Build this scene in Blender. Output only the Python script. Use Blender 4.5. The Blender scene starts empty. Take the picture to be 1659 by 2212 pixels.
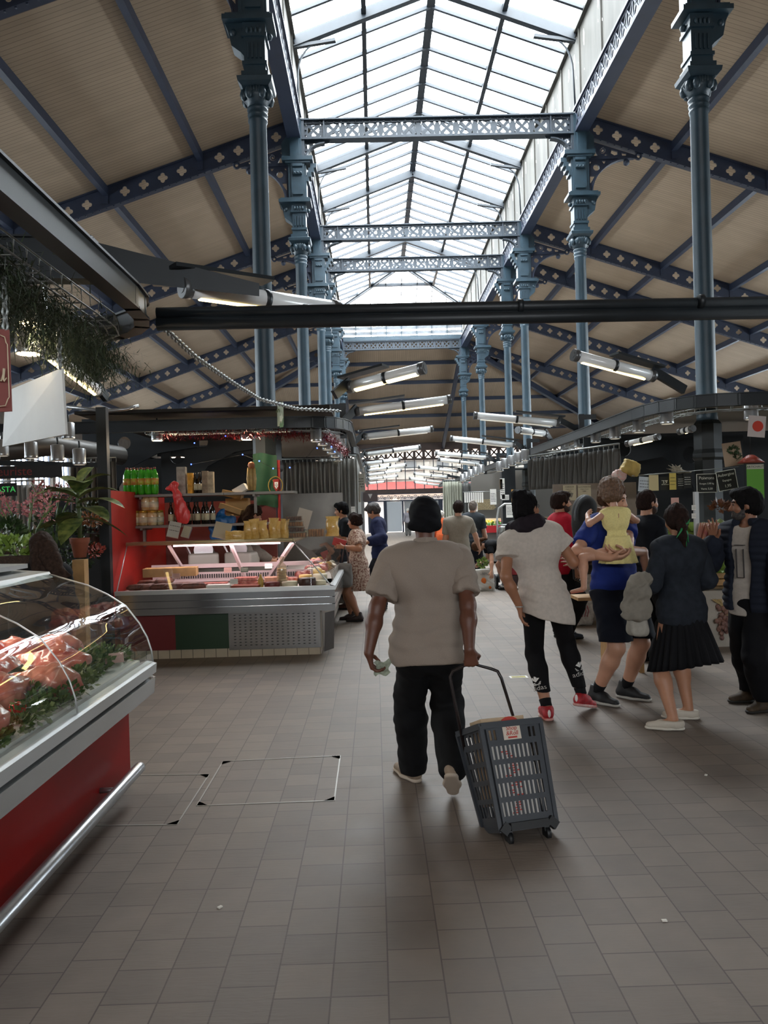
import bpy, bmesh, math, random
import numpy as np
from mathutils import Vector, Matrix, noise
R = random.Random(7)
SC = bpy.context.scene
C = SC.collection
PI = math.pi
# ---------------------------------------------------------------- camera
FPX, VPX, VPY, ROLL, EYE = 1663.0, 810.0, 1101.0, 0.028, 1.62
_v = Vector(((VPX-829.5)/FPX, (1106-VPY)/FPX, -1)).normalized()
_u = Vector((-ROLL, 1, 0)); _u = (_u-_v*_u.dot(_v)).normalized()
_x = _v.cross(_u)
CAM = Matrix((_x, _v, _u))            # camera space -> world
def ray(px, py):
    return CAM @ Vector(((px-829.5)/FPX, (1106-py)/FPX, -1))
def W(px, py, Y):                     # point of the place seen at a pixel, at depth Y
    d = ray(px, py); t = Y/d.y
    return Vector((d.x*t, Y, EYE+d.z*t))
def G(px, py, z=0.0):                 # point of the floor (or a level z)
    d = ray(px, py); t = (z-EYE)/d.z
    return Vector((d.x*t, d.y*t, z))
cam = bpy.data.cameras.new('camera'); cam.sensor_fit = 'VERTICAL'; cam.sensor_height = 24
cam.lens = 24*FPX/2212; cam.clip_start = .05; cam.clip_end = 400
co = bpy.data.objects.new('camera', cam); C.objects.link(co)
co.matrix_world = Matrix.Translation((0, 0, EYE)) @ CAM.to_4x4()
SC.camera = co
SC.view_settings.view_transform = 'Standard'; SC.view_settings.look = 'None'
SC.view_settings.gamma = 1; SC.view_settings.use_curve_mapping = False
# ---------------------------------------------------------------- materials
def lin(h):
    if isinstance(h, str):
        c = [int(h[i:i+2], 16)/255 for i in (0, 2, 4)]
    else: c = [x/255 for x in h]
    return tuple(x/12.92 if x <= .04045 else ((x+.055)/1.055)**2.4 for x in c)
MATS = {}
def mat(name, col='808080', rough=.6, metal=0, var=0, vs=8, bump=0, bs=60, spec=.5, emit=None, es=1, alpha=1, trans=0, stretch=None, col2=None, coat=0, sheen=0):
    if name in MATS: return MATS[name]
    m = bpy.data.materials.new(name); m.use_nodes = True
    nt = m.node_tree; N, L = nt.nodes, nt.links
    b = N['Principled BSDF']
    c = lin(col)
    b.inputs['Base Color'].default_value = (*c, 1)
    b.inputs['Roughness'].default_value = rough
    b.inputs['Metallic'].default_value = metal
    b.inputs['Specular IOR Level'].default_value = spec
    b.inputs['Alpha'].default_value = alpha
    b.inputs['Transmission Weight'].default_value = trans
    b.inputs['Coat Weight'].default_value = coat
    b.inputs['Sheen Weight'].default_value = sheen
    if emit:
        b.inputs['Emission Color'].default_value = (*lin(emit), 1)
        b.inputs['Emission Strength'].default_value = es
    if var or col2 or bump:
        tc = N.new('ShaderNodeTexCoord'); mp = N.new('ShaderNodeMapping')
        L.new(tc.outputs['Object'], mp.inputs['Vector'])
        if stretch: mp.inputs['Scale'].default_value = stretch
    if var or col2:
        t = N.new('ShaderNodeTexNoise'); t.inputs['Scale'].default_value = vs; t.inputs['Detail'].default_value = 5
        L.new(mp.outputs[0], t.inputs['Vector'])
        r = N.new('ShaderNodeValToRGB'); L.new(t.outputs[0], r.inputs[0])
        r.color_ramp.elements[0].position = .35; r.color_ramp.elements[1].position = .65
        if col2:
            r.color_ramp.elements[0].color = (*c, 1); r.color_ramp.elements[1].color = (*lin(col2), 1)
        else:
            r.color_ramp.elements[0].color = (*[x*(1-var) for x in c], 1); r.color_ramp.elements[1].color = (*[min(1, x*(1+var)) for x in c], 1)
        L.new(r.outputs[0], b.inputs['Base Color'])
    if bump:
        t = N.new('ShaderNodeTexNoise'); t.inputs['Scale'].default_value = bs; t.inputs['Detail'].default_value = 3
        L.new(mp.outputs[0], t.inputs['Vector'])
        bp = N.new('ShaderNodeBump'); bp.inputs['Strength'].default_value = bump; bp.inputs['Distance'].default_value = .02
        L.new(t.outputs[0], bp.inputs['Height']); L.new(bp.outputs[0], b.inputs['Normal'])
    MATS[name] = m
    return m
def glassmat(name, tint='ffffff', refl=.12, rough=.02, opac=0):
    if name in MATS: return MATS[name]
    m = bpy.data.materials.new(name); m.use_nodes = True; nt = m.node_tree; N, L = nt.nodes, nt.links
    N.remove(N['Principled BSDF']); out = N['Material Output']
    tr = N.new('ShaderNodeBsdfTransparent'); tr.inputs[0].default_value = (*lin(tint), 1)
    gl = N.new('ShaderNodeBsdfGlossy'); gl.inputs['Roughness'].default_value = rough
    fr = N.new('ShaderNodeLayerWeight'); fr.inputs[0].default_value = .5; pw = N.new('ShaderNodeMath'); pw.operation = 'POWER'; pw.inputs[1].default_value = 4
    mx = N.new('ShaderNodeMixShader'); ad = N.new('ShaderNodeMath'); ad.operation = 'MULTIPLY_ADD'
    ad.inputs[1].default_value = .75; ad.inputs[2].default_value = refl
    L.new(fr.outputs['Facing'], pw.inputs[0]); L.new(pw.outputs[0], ad.inputs[0]); L.new(ad.outputs[0], mx.inputs[0]); L.new(tr.outputs[0], mx.inputs[1]); L.new(gl.outputs[0], mx.inputs[2])
    last = mx
    if opac:
        df = N.new('ShaderNodeBsdfDiffuse'); df.inputs[0].default_value = (*lin(tint), 1); m2 = N.new('ShaderNodeMixShader')
        m2.inputs[0].default_value = opac; L.new(mx.outputs[0], m2.inputs[1]); L.new(df.outputs[0], m2.inputs[2]); last = m2
    L.new(last.outputs[0], out.inputs[0])
    MATS[name] = m
    return m
# ---------------------------------------------------------------- mesh builder
def frame(d):                         # two axes across a direction
    d = d.normalized(); a = Vector((0, 0, 1)) if abs(d.z) < .95 else Vector((1, 0, 0))
    s = d.cross(a).normalized(); return s, s.cross(d).normalized()
def rotz(a): return Matrix.Rotation(a, 3, 'Z')
class MB:
    def __init__(s): s.v, s.f, s.sm, s.mi, s.m = [], [], [], [], 0
    def add(s, vs, fs, smooth=False):
        o = len(s.v); s.v += [tuple(x) for x in vs]
        s.f += [tuple(i+o for i in f) for f in fs]; s.sm += [smooth]*len(fs); s.mi += [s.m]*len(fs); return s
    def box(s, c, d, rot=None):
        hx, hy, hz = d[0]/2, d[1]/2, d[2]/2; c = Vector(c)
        p = [Vector((x, y, z)) for z in (-hz, hz) for y in (-hy, hy) for x in (-hx, hx)]
        if rot is not None: p = [rot @ q for q in p]
        return s.add([c+q for q in p], [(0, 2, 3, 1), (4, 5, 7, 6), (0, 1, 5, 4), (2, 6, 7, 3), (0, 4, 6, 2), (1, 3, 7, 5)])
    def bar(s, a, b, w, h, up=None):  # rectangular bar between two points
        a, b = Vector(a), Vector(b); d = b-a; x, z = frame(d)
        if up is not None:
            z = Vector(up); z = (z-d.normalized()*z.dot(d.normalized())).normalized(); x = d.normalized().cross(z)
        p = [q+x*sx*w/2+z*sz*h/2 for q in (a, b) for sx, sz in ((-1, -1), (1, -1), (1, 1), (-1, 1))]
        return s.add(p, [(0, 1, 2, 3), (7, 6, 5, 4), (0, 4, 5, 1), (1, 5, 6, 2), (2, 6, 7, 3), (3, 7, 4, 0)])
    def tube(s, pts, r, n=8, cap=True, closed=False):
        pts = [Vector(p) for p in pts]; k = len(pts); vs, fs = [], []
        rr = r if isinstance(r, (list, tuple)) else [r]*k
        x = None
        for i, p in enumerate(pts):
            if closed: d = pts[(i+1) % k]-pts[i-1]
            else: d = pts[min(i+1, k-1)]-pts[max(i-1, 0)]
            if d.length < 1e-9: d = Vector((0, 0, 1))
            d.normalize()
            if x is None: x, _ = frame(d)
            x = x-d*x.dot(d)
            x = x.normalized() if x.length > 1e-6 else frame(d)[0]
            z = d.cross(x)
            vs += [p+(x*math.cos(2*PI*j/n)+z*math.sin(2*PI*j/n))*rr[i] for j in range(n)]
        for i in range(k if closed else k-1):
            i2 = (i+1) % k
            fs += [(i*n+j, i*n+(j+1) % n, i2*n+(j+1) % n, i2*n+j) for j in range(n)]
        s.add(vs, fs, True)
        if cap and not closed:
            o = len(s.v)-len(vs)
            s.f += [tuple(range(o+n-1, o-1, -1)), tuple(range(o+(k-1)*n, o+k*n))]; s.sm += [False]*2; s.mi += [s.m]*2
        return s
    def cyl(s, a, b, r, r2=None, n=12, cap=True): return s.tube([a, b], [r, r if r2 is None else r2], n, cap)
    def lathe(s, prof, c=(0, 0, 0), n=16, smooth=True, rot=None, sq=None):   # prof: (radius, z); sq: square section
        c = Vector(c); vs, fs = [], []
        for r, z in prof:
            for j in range(n):
                a = 2*PI*(j+(.5 if sq else 0))/n
                q = Vector((r*math.cos(a), r*math.sin(a), z))
                if sq: q = Vector((r*math.cos(a)*1.41421, r*math.sin(a)*1.41421, z))
                if rot is not None: q = rot @ q
                vs.append(c+q)
        k = len(prof)
        fs = [(i*n+j, i*n+(j+1) % n, (i+1)*n+(j+1) % n, (i+1)*n+j) for i in range(k-1) for j in range(n)]
        s.add(vs, fs, smooth)
        o = len(s.v)-len(vs)
        if prof[0][0] > 1e-4: s.f.append(tuple(range(o+n-1, o-1, -1))); s.sm.append(False); s.mi.append(s.m)
        if prof[-1][0] > 1e-4: s.f.append(tuple(range(o+(k-1)*n, o+k*n))); s.sm.append(False); s.mi.append(s.m)
        return s
    def ell(s, c, r, n=12, rot=None):
        r = (r, r, r) if isinstance(r, (int, float)) else r
        c = Vector(c); k = max(4, n//2); vs = []
        for i in range(k+1):
            t = PI*i/k
            for j in range(n):
                a = 2*PI*j/n
                q = Vector((r[0]*math.sin(t)*math.cos(a), r[1]*math.sin(t)*math.sin(a), -r[2]*math.cos(t)))
                vs.append(c+(rot @ q if rot is not None else q))
        return s.add(vs, [(i*n+j, i*n+(j+1) % n, (i+1)*n+(j+1) % n, (i+1)*n+j) for i in range(k) for j in range(n)], True)
    def grid(s, fn, nu, nv, smooth=True):
        vs = [fn(i/nu, j/nv) for j in range(nv+1) for i in range(nu+1)]
        return s.add(vs, [(j*(nu+1)+i, j*(nu+1)+i+1, (j+1)*(nu+1)+i+1, (j+1)*(nu+1)+i) for j in range(nv) for i in range(nu)], smooth)
    def quad(s, a, b, c, d): return s.add([a, b, c, d], [(0, 1, 2, 3)])
    def prism(s, poly, fn, t0, t1):   # convex-ish polygon of (u,v) mapped by fn(u,v,t)
        n = len(poly)
        return s.add([fn(u, v, t) for t in (t0, t1) for u, v in poly],
                     [tuple(range(n-1, -1, -1)), tuple(range(n, 2*n))]+[(i, (i+1) % n, n+(i+1) % n, n+i) for i in range(n)])
    def merge(s, me, M=None):         # take in a bpy mesh
        vs = [(M @ v.co if M is not None else v.co) for v in me.vertices]
        return s.add(vs, [tuple(p.vertices) for p in me.polygons])
    def raw(s, vs, fs, smooth=True, M=None):
        return s.add([M @ Vector(v) for v in vs] if M is not None else vs, fs, smooth)
    def mesh(s, name):
        me = bpy.data.meshes.new(name); me.from_pydata(s.v, [], s.f)
        me.polygons.foreach_set('use_smooth', s.sm); me.polygons.foreach_set('material_index', s.mi)
        me.update(); return me
    def build(s, name, mt, parent=None, **k):
        me = s.mesh(name)
        for x in (mt if isinstance(mt, (list, tuple)) else [mt]): me.materials.append(x)
        return link(name, me, parent, **k)
def link(name, me, parent=None, label=None, cat=None, group=None, kind=None, loc=None):
    o = bpy.data.objects.new(name, me); C.objects.link(o)
    if parent is not None: o.parent = parent
    if loc is not None: o.location = loc
    return tag(o, label, cat, group, kind)
def tag(o, label=None, cat=None, group=None, kind=None):
    if label: o['label'] = label
    if cat: o['category'] = cat
    if group: o['group'] = group
    if kind: o['kind'] = kind
    return o
def thing(name, label, cat, loc=(0, 0, 0), rz=0, group=None, kind=None):
    o = bpy.data.objects.new(name, None); C.objects.link(o); o.location = loc; o.rotation_euler = (0, 0, rz)
    o.empty_display_size = .1
    return tag(o, label, cat, group, kind)
KIDS = {}
def dup(o, loc=None, rz=None, label=None, group=None, parent=None, scale=None):
    c = o.copy(); C.objects.link(c)
    if parent is not None: c.parent = parent
    if loc is not None: c.location = loc
    if rz is not None: c.rotation_euler = (0, 0, rz)
    if scale is not None: c.scale = (scale,)*3 if isinstance(scale, (int, float)) else scale
    tag(c, label, None, group)
    for k in [x for x in C.objects if x.parent == o]: dup(k, parent=c)
    return c
def struct(name, mb, mt, parent=None): return mb.build(name, mt, parent, kind='structure' if parent is None else None)
def loops_mesh(loops, thick):         # 2D plate with holes in x,y, thickness along z
    cu = bpy.data.curves.new('plate', 'CURVE'); cu.dimensions = '2D'; cu.fill_mode = 'BOTH'; cu.extrude = thick/2
    for lp in loops:
        sp = cu.splines.new('POLY'); sp.points.add(len(lp)-1); sp.use_cyclic_u = True
        for p, (x, y) in zip(sp.points, lp): p.co = (x, y, 0, 1)
    o = bpy.data.objects.new('plate', cu)
    me = bpy.data.meshes.new_from_object(o)
    bpy.data.objects.remove(o); bpy.data.curves.remove(cu); return me
def text_mesh(body, size, thick=.002, align='CENTER', shear=0, space=1):
    cu = bpy.data.curves.new('txt', 'FONT'); cu.body = body; cu.size = size; cu.extrude = thick/2; cu.align_x = align; cu.align_y = 'CENTER'
    cu.shear = shear; cu.space_character = space; cu.resolution_u = 3
    o = bpy.data.objects.new('txt', cu); me = bpy.data.meshes.new_from_object(o)
    bpy.data.objects.remove(o); bpy.data.curves.remove(cu); return me
def place(o, X, Yv, Z):               # matrix with given axes at o
    m = Matrix((X, Yv, Z)).transposed().to_4x4(); m.translation = o; return m
def facing(o, rz, tilt=0): # upright text/plates: local x right, local y up, facing -Y turned by rz
    return Matrix.Translation(o) @ Matrix.Rotation(rz, 4, 'Z') @ Matrix.Rotation(PI/2+tilt, 4, 'X')
def circ(cx, cy, r, n=12, a0=0): return [(cx+r*math.cos(a0+2*PI*i/n), cy+r*math.sin(a0+2*PI*i/n)) for i in range(n)]
def area(name, loc, size, energy, rot=(0, 0, 0), col=(1, 1, 1), portal=False):
    l = bpy.data.lights.new(name, 'AREA'); l.shape = 'RECTANGLE'; l.size, l.size_y = size; l.energy = energy; l.color = col
    o = bpy.data.objects.new(name, l); C.objects.link(o); o.location = loc; o.rotation_euler = rot
    if portal: l.cycles.is_portal = True
    return o
def point(name, loc, energy, col=(1, .8, .55), r=.05):
    l = bpy.data.lights.new(name, 'POINT'); l.energy = energy; l.color = col; l.shadow_soft_size = r
    o = bpy.data.objects.new(name, l); C.objects.link(o); o.location = loc; return o
ORD = ['nearest', 'second nearest', 'third nearest', 'fourth nearest', 'fifth nearest', 'sixth nearest', 'seventh nearest', 'eighth nearest', 'ninth nearest', 'tenth nearest', 'eleventh nearest', 'twelfth nearest', 'thirteenth nearest', 'fourteenth nearest']
# ---------------------------------------------------------------- implicit surfaces (organic shapes)
class SDF:
    def __init__(s, k=.02): s.p, s.k = [], k
    def cap(s, a, b, ra, rb=None, flat=None, k=None, sub=False):   # tapered capsule; flat: (axis vector, factor) squashes along the axis
        s.p.append(('c', Vector(a), Vector(b), ra, ra if rb is None else rb, flat, k, sub)); return s
    def chain(s, pts, rs, flat=None, k=None):
        for i in range(len(pts)-1): s.cap(pts[i], pts[i+1], rs[i], rs[i+1], flat, k)
        return s
    def ell(s, c, r, rot=None, k=None, sub=False):
        s.p.append(('e', Vector(c), r, rot, k, sub)); return s
    def box(s, c, h, rad, rot=None, k=None, sub=False):
        s.p.append(('b', Vector(c), Vector(h), rad, rot, k, sub)); return s
    def clip(s, p, n): s.p.append(('p', Vector(p), Vector(n).normalized())); return s
    def run(s, res, disp=None):
        lo, hi = np.full(3, 1e9), np.full(3, -1e9); B = []
        for q in s.p:
            if q[0] == 'c':
                m = max(q[3], q[4])*(max(1, q[5][1]) if q[5] else 1)
                l = np.minimum(q[1], q[2])-m; h = np.maximum(q[1], q[2])+m
            elif q[0] == 'e':
                m = max(q[2]); l = np.array(q[1])-m; h = np.array(q[1])+m
            elif q[0] == 'b':
                m = q[2].length if q[4] is not None else np.array(q[2]); l = np.array(q[1])-m-q[3]; h = np.array(q[1])+m+q[3]
            else: B.append(None); continue
            B.append((l, h))
            if not (q[0] != 'p' and q[-1] is True): lo = np.minimum(lo, l); hi = np.maximum(hi, h)
        pad = 3*res+.01; lo -= pad; hi += pad
        n = np.ceil((hi-lo)/res).astype(int)+1
        ax = [lo[i]+np.arange(n[i])*res for i in range(3)]
        F = np.full(n, 1e3, np.float32)
        for q, bb in zip(s.p, B):
            if q[0] == 'p':
                d = [(ax[i]-q[1][i])*q[2][i] for i in range(3)]
                F = np.maximum(F, (d[0][:, None, None]+d[1][None, :, None]+d[2][None, None, :]).astype(np.float32)); continue
            kk = (q[-2] if q[-2] is not None else s.k); sub = q[-1]
            m = kk*1.2+2.5*res
            i0 = np.maximum(0, np.floor((bb[0]-m-lo)/res).astype(int)); i1 = np.minimum(n, np.ceil((bb[1]+m-lo)/res).astype(int)+1)
            if (i1 <= i0).any(): continue
            P = [ax[i][i0[i]:i1[i]] for i in range(3)]
            X, Y, Z = P[0][:, None, None], P[1][None, :, None], P[2][None, None, :]
            if q[0] == 'c':
                a, b, ra, rb = q[1], q[2], q[3], q[4]; d = b-a; L2 = d.length_squared
                x, y, z = X-a.x, Y-a.y, Z-a.z
                if L2 > 1e-10: t = np.clip((x*d.x+y*d.y+z*d.z)/L2, 0, 1)
                else: t = 0*x+0*y+0*z
                x, y, z = x-t*d.x, y-t*d.y, z-t*d.z
                if q[5]:
                    fa = q[5][0].normalized(); f = q[5][1]
                    c = x*fa.x+y*fa.y+z*fa.z; g = 1/f-1
                    x, y, z = x+c*g*fa.x, y+c*g*fa.y, z+c*g*fa.z
                    D = (np.sqrt(x*x+y*y+z*z)-(ra+(rb-ra)*t))*min(1, f)
                else: D = np.sqrt(x*x+y*y+z*z)-(ra+(rb-ra)*t)
            else:
                x, y, z = X-q[1].x, Y-q[1].y, Z-q[1].z
                rot = q[3] if q[0] == 'e' else q[4]
                if rot is not None:
                    T = rot.transposed()
                    x, y, z = (T[i][0]*x+T[i][1]*y+T[i][2]*z for i in range(3))
                if q[0] == 'e':
                    r = q[2]; k0 = np.sqrt((x/r[0])**2+(y/r[1])**2+(z/r[2])**2)
                    k1 = np.sqrt((x/r[0]**2)**2+(y/r[1]**2)**2+(z/r[2]**2)**2)+1e-6
                    D = k0*(k0-1)/k1
                else:
                    h = q[2]; ox, oy, oz = np.abs(x)-h.x, np.abs(y)-h.y, np.abs(z)-h.z
                    D = np.sqrt(np.maximum(ox, 0)**2+np.maximum(oy, 0)**2+np.maximum(oz, 0)**2)+np.minimum(np.maximum(ox, np.maximum(oy, oz)), 0)-q[3]
            sl = tuple(slice(i0[i], i1[i]) for i in range(3)); E = F[sl]; D = np.broadcast_to(D, E.shape).astype(np.float32)
            if sub:
                h = np.maximum(kk-np.abs(-D-E), 0)/max(kk, 1e-6); F[sl] = np.maximum(E, -D)+h*h*kk*.25
            elif kk > 0:
                h = np.maximum(kk-np.abs(E-D), 0)/kk; F[sl] = np.minimum(E, D)-h*h*kk*.25
            else: F[sl] = np.minimum(E, D)
        return nets(F, lo, res, disp)
def nets(F, lo, res, disp=None):
    I = F < 0
    A = np.zeros(tuple(x-1 for x in F.shape), np.int8)
    for a in (0, 1):
        for b in (0, 1):
            for c in (0, 1):
                A += I[a:a+A.shape[0], b:b+A.shape[1], c:c+A.shape[2]]
    act = np.argwhere((A > 0) & (A < 8))
    if len(act) == 0: return np.zeros((0, 3)), []
    idx = np.full(A.shape, -1, np.int32); idx[tuple(act.T)] = np.arange(len(act))
    S = np.zeros((len(act), 3)); cnt = np.zeros(len(act))
    cs = [(a, b, c) for a in (0, 1) for b in (0, 1) for c in (0, 1)]
    for p in cs:
        for ax in range(3):
            if p[ax]: continue
            q = list(p); q[ax] = 1
            f0 = F[tuple((act+p).T)]; f1 = F[tuple((act+q).T)]
            m = (f0 < 0) != (f1 < 0)
            t = f0[m]/(f0[m]-f1[m]); P = np.tile(np.array(p, float), (m.sum(), 1)); P[:, ax] = t
            S[m] += P; cnt[m] += 1
    V = (act+S/cnt[:, None])*res+lo
    Q = []
    for ax in range(3):
        u, v = (ax+1) % 3, (ax+2) % 3
        sl0 = [slice(None)]*3; sl1 = [slice(None)]*3; sl0[ax] = slice(0, -1); sl1[ax] = slice(1, None)
        a, b = I[tuple(sl0)], I[tuple(sl1)]
        e = np.argwhere(a != b); ok = (e[:, u] > 0) & (e[:, v] > 0) & (e[:, u] < A.shape[u]) & (e[:, v] < A.shape[v]); e = e[ok]
        fl = a[tuple(e.T)]
        def at(du, dv):
            t = e.copy(); t[:, u] -= du; t[:, v] -= dv; return idx[tuple(t.T)]
        q = np.stack([at(1, 1), at(0, 1), at(0, 0), at(1, 0)], 1)
        q[~fl] = q[~fl][:, ::-1]
        Q.append(q)
    Q = np.concatenate(Q)
    if disp is not None: V = disp(V)
    return V, Q
def np_mesh(name, V, Q):
    me = bpy.data.meshes.new(name); me.vertices.add(len(V)); me.vertices.foreach_set('co', np.asarray(V, np.float32).ravel())
    me.loops.add(len(Q)*4); me.loops.foreach_set('vertex_index', np.asarray(Q, np.int32).ravel())
    me.polygons.add(len(Q)); me.polygons.foreach_set('loop_start', np.arange(0, len(Q)*4, 4, dtype=np.int32))
    me.update(calc_edges=True); me.polygons.foreach_set('use_smooth', np.ones(len(Q), bool)); me.validate(); return me
def sdf_obj(name, s, res, mt, parent=None, disp=None, **k):
    V, Q = s.run(res, disp)
    me = np_mesh(name, V, Q); me.materials.append(mt)
    return link(name, me, parent, **k)
def wob(V, amp, sc, seed=0, dirs=(1, 1, 1)):   # cheap smooth wobble of vertices
    r = np.random.RandomState(abs(int(seed*7)) % 99991); O = np.zeros_like(V)
    for o in range(4):
        k = r.normal(size=(3, 3)); k /= np.linalg.norm(k, axis=1)[:, None]; ph = r.uniform(0, 6.28, 3)
        f = sc*(1.7**o)
        O += np.sin(V @ k.T*f+ph)*amp/(1.5**o)
    return V+O*np.array(dirs)
# ================================================================ HALL
XC, HW = 1.667, 3.2
P = [11.15, 17.62, 24.19, 27.35, 34.0, 40.82]
YB, YE, SE = -7.0, 53.9, 16.4         # back wall, end wall, half width of the hall
def roofz(s): return 10.49-.333*(s-3.5)
iron = mat('iron_paint', '263944', .42, 0, .12, 5, .08, 90)
girdm = mat('girder_paint_dimmed', '252f39', .5, 0, .12, 5, .08, 90); pedm = mat('pedestal_paint', '1a2123', .5, 0, .15, 4)  # girders: column paint darkened to offset the strong skylight, slightly greyer hue
irond = mat('iron_paint_dark', '20283a', .5, 0, .12, 4, .05, 60)  # same iron paint with the rafters' shade put in; other dark ironwork shares it
# floor tiles ------------------------------------------------------
def tile_mat():
    m = bpy.data.materials.new('slate_tile'); m.use_nodes = True; nt = m.node_tree; N, L = nt.nodes, nt.links
    b = N['Principled BSDF']; tc = N.new('ShaderNodeTexCoord'); mp = N.new('ShaderNodeMapping')
    mp.inputs['Rotation'].default_value = (0, 0, PI/2); mp.inputs['Location'].default_value = (.06, 0, 0)
    L.new(tc.outputs['Object'], mp.inputs['Vector'])
    br = N.new('ShaderNodeTexBrick'); br.offset = .37; br.offset_frequency = 3; br.squash = 1
    for k, v in (('Scale', 1), ('Mortar Size', .003), ('Mortar Smooth', .1), ('Brick Width', .1925), ('Row Height', .1925), ('Bias', 0)): br.inputs[k].default_value = v
    br.inputs['Color1'].default_value = (*lin('776c62'), 1); br.inputs['Color2'].default_value = (*lin('6c625a'), 1); br.inputs['Mortar'].default_value = (*lin('554c46'), 1)
    L.new(mp.outputs[0], br.inputs['Vector'])
    n1 = N.new('ShaderNodeTexNoise'); n1.inputs['Scale'].default_value = 5; n1.inputs['Detail'].default_value = 6
    L.new(tc.outputs['Object'], n1.inputs['Vector'])
    r1 = N.new('ShaderNodeMapRange'); r1.inputs['To Min'].default_value = .75; r1.inputs['To Max'].default_value = 1.25; L.new(n1.outputs[0], r1.inputs['Value'])
    mx = N.new('ShaderNodeMix'); mx.data_type = 'RGBA'; mx.blend_type = 'MULTIPLY'; mx.inputs['Factor'].default_value = 1
    L.new(br.outputs['Color'], mx.inputs['A']); L.new(r1.outputs[0], mx.inputs['B']); L.new(mx.outputs['Result'], b.inputs['Base Color'])
    # slate grain, its direction differing from tile to tile
    wn = N.new('ShaderNodeTexNoise'); wn.inputs['Scale'].default_value = 7; L.new(tc.outputs['Object'], wn.inputs['Vector'])
    wm = N.new('ShaderNodeMapping'); wm.inputs['Rotation'].default_value = (0, 0, .9); wm.inputs['Scale'].default_value = (10, 90, 10); L.new(tc.outputs['Object'], wm.inputs['Vector'])
    va = N.new('ShaderNodeVectorMath'); va.operation = 'MULTIPLY_ADD'; va.inputs[1].default_value = (2.5, 2.5, 2.5); L.new(wn.outputs['Color'], va.inputs[0]); L.new(wm.outputs[0], va.inputs[2])
    n2 = N.new('ShaderNodeTexNoise'); n2.inputs['Scale'].default_value = 1; n2.inputs['Detail'].default_value = 3; L.new(va.outputs[0], n2.inputs['Vector'])
    ma = N.new('ShaderNodeMath'); ma.operation = 'MULTIPLY_ADD'; ma.inputs[1].default_value = -1.2; L.new(br.outputs['Fac'], ma.inputs[0]); L.new(n2.outputs[0], ma.inputs[2])
    bp = N.new('ShaderNodeBump'); bp.inputs['Strength'].default_value = .22; bp.inputs['Distance'].default_value = .006; L.new(ma.outputs[0], bp.inputs['Height']); L.new(bp.outputs[0], b.inputs['Normal'])
    r2 = N.new('ShaderNodeMapRange'); r2.inputs['To Min'].default_value = .5; r2.inputs['To Max'].default_value = .68; L.new(n1.outputs[0], r2.inputs['Value']); L.new(r2.outputs[0], b.inputs['Roughness'])
    b.inputs['Specular IOR Level'].default_value = .28
    return m
struct('floor', MB().box((XC, 24, -.1), (40, 66, .2)), tile_mat())
# board ceiling ----------------------------------------------------
def boards_mat(name, axis, pitch=.105):
    m = bpy.data.materials.new(name); m.use_nodes = True; nt = m.node_tree; N, L = nt.nodes, nt.links; b = N['Principled BSDF']
    tc = N.new('ShaderNodeTexCoord'); sx = N.new('ShaderNodeSeparateXYZ'); L.new(tc.outputs['Object'], sx.inputs[0])
    d = N.new('ShaderNodeMath'); d.operation = 'DIVIDE'; d.inputs[1].default_value = pitch; L.new(sx.outputs[axis], d.inputs[0])
    f = N.new('ShaderNodeMath'); f.operation = 'FRACT'; L.new(d.outputs[0], f.inputs[0])
    fl = N.new('ShaderNodeMath'); fl.operation = 'FLOOR'; L.new(d.outputs[0], fl.inputs[0])
    wn = N.new('ShaderNodeTexWhiteNoise'); wn.noise_dimensions = '1D'; L.new(fl.outputs[0], wn.inputs['W'])
    c = N.new('ShaderNodeMath'); c.operation = 'LESS_THAN'; c.inputs[1].default_value = .1; L.new(f.outputs[0], c.inputs[0])
    nz = N.new('ShaderNodeTexNoise'); nz.inputs['Scale'].default_value = 1.3; nz.inputs['Detail'].default_value = 5; L.new(tc.outputs['Object'], nz.inputs['Vector'])
    ad = N.new('ShaderNodeMath'); ad.operation = 'MULTIPLY_ADD'; ad.inputs[1].default_value = .25; L.new(wn.outputs['Value'], ad.inputs[0]); L.new(nz.outputs[0], ad.inputs[2])
    r = N.new('ShaderNodeValToRGB'); r.color_ramp.elements[0].position = .35; r.color_ramp.elements[1].position = .95
    r.color_ramp.elements[0].color = (*lin('8f7d69'), 1); r.color_ramp.elements[1].color = (*lin('9e8a75'), 1); L.new(ad.outputs[0], r.inputs[0])
    mx = N.new('ShaderNodeMix'); mx.data_type = 'RGBA'; L.new(c.outputs[0], mx.inputs['Factor']); L.new(r.outputs[0], mx.inputs['A']); mx.inputs['B'].default_value = (*lin('6f5f50'), 1)
    L.new(mx.outputs['Result'], b.inputs['Base Color']); b.inputs['Roughness'].default_value = .75
    return m
bx_y, bx_x = boards_mat('ceiling_boards', 'Y'), boards_mat('ceiling_boards_end', 'X')
def slab(name, pts, th, m):
    n = (Vector(pts[1])-Vector(pts[0])).cross(Vector(pts[2])-Vector(pts[0])).normalized()
    if n.z < 0: n = -n
    k = len(pts); b = MB().add([*pts, *[Vector(p)+n*th for p in pts]], [tuple(range(k)), tuple(range(2*k-1, k-1, -1))]+[(i, (i+1) % k, k+(i+1) % k, k+i) for i in range(k)])
    return struct(name, b, m)
s0 = 3.28
for nm, q in (('ceiling_left', -1), ('ceiling_right', 1)):
    X = lambda s: XC+q*s
    slab(nm, [(X(s0), YB, roofz(s0)), (X(SE), YB, roofz(SE)), (X(SE), P[5]+SE-HW, roofz(SE)), (X(s0), P[5]+s0-HW, roofz(s0))], .12, bx_y)
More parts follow.
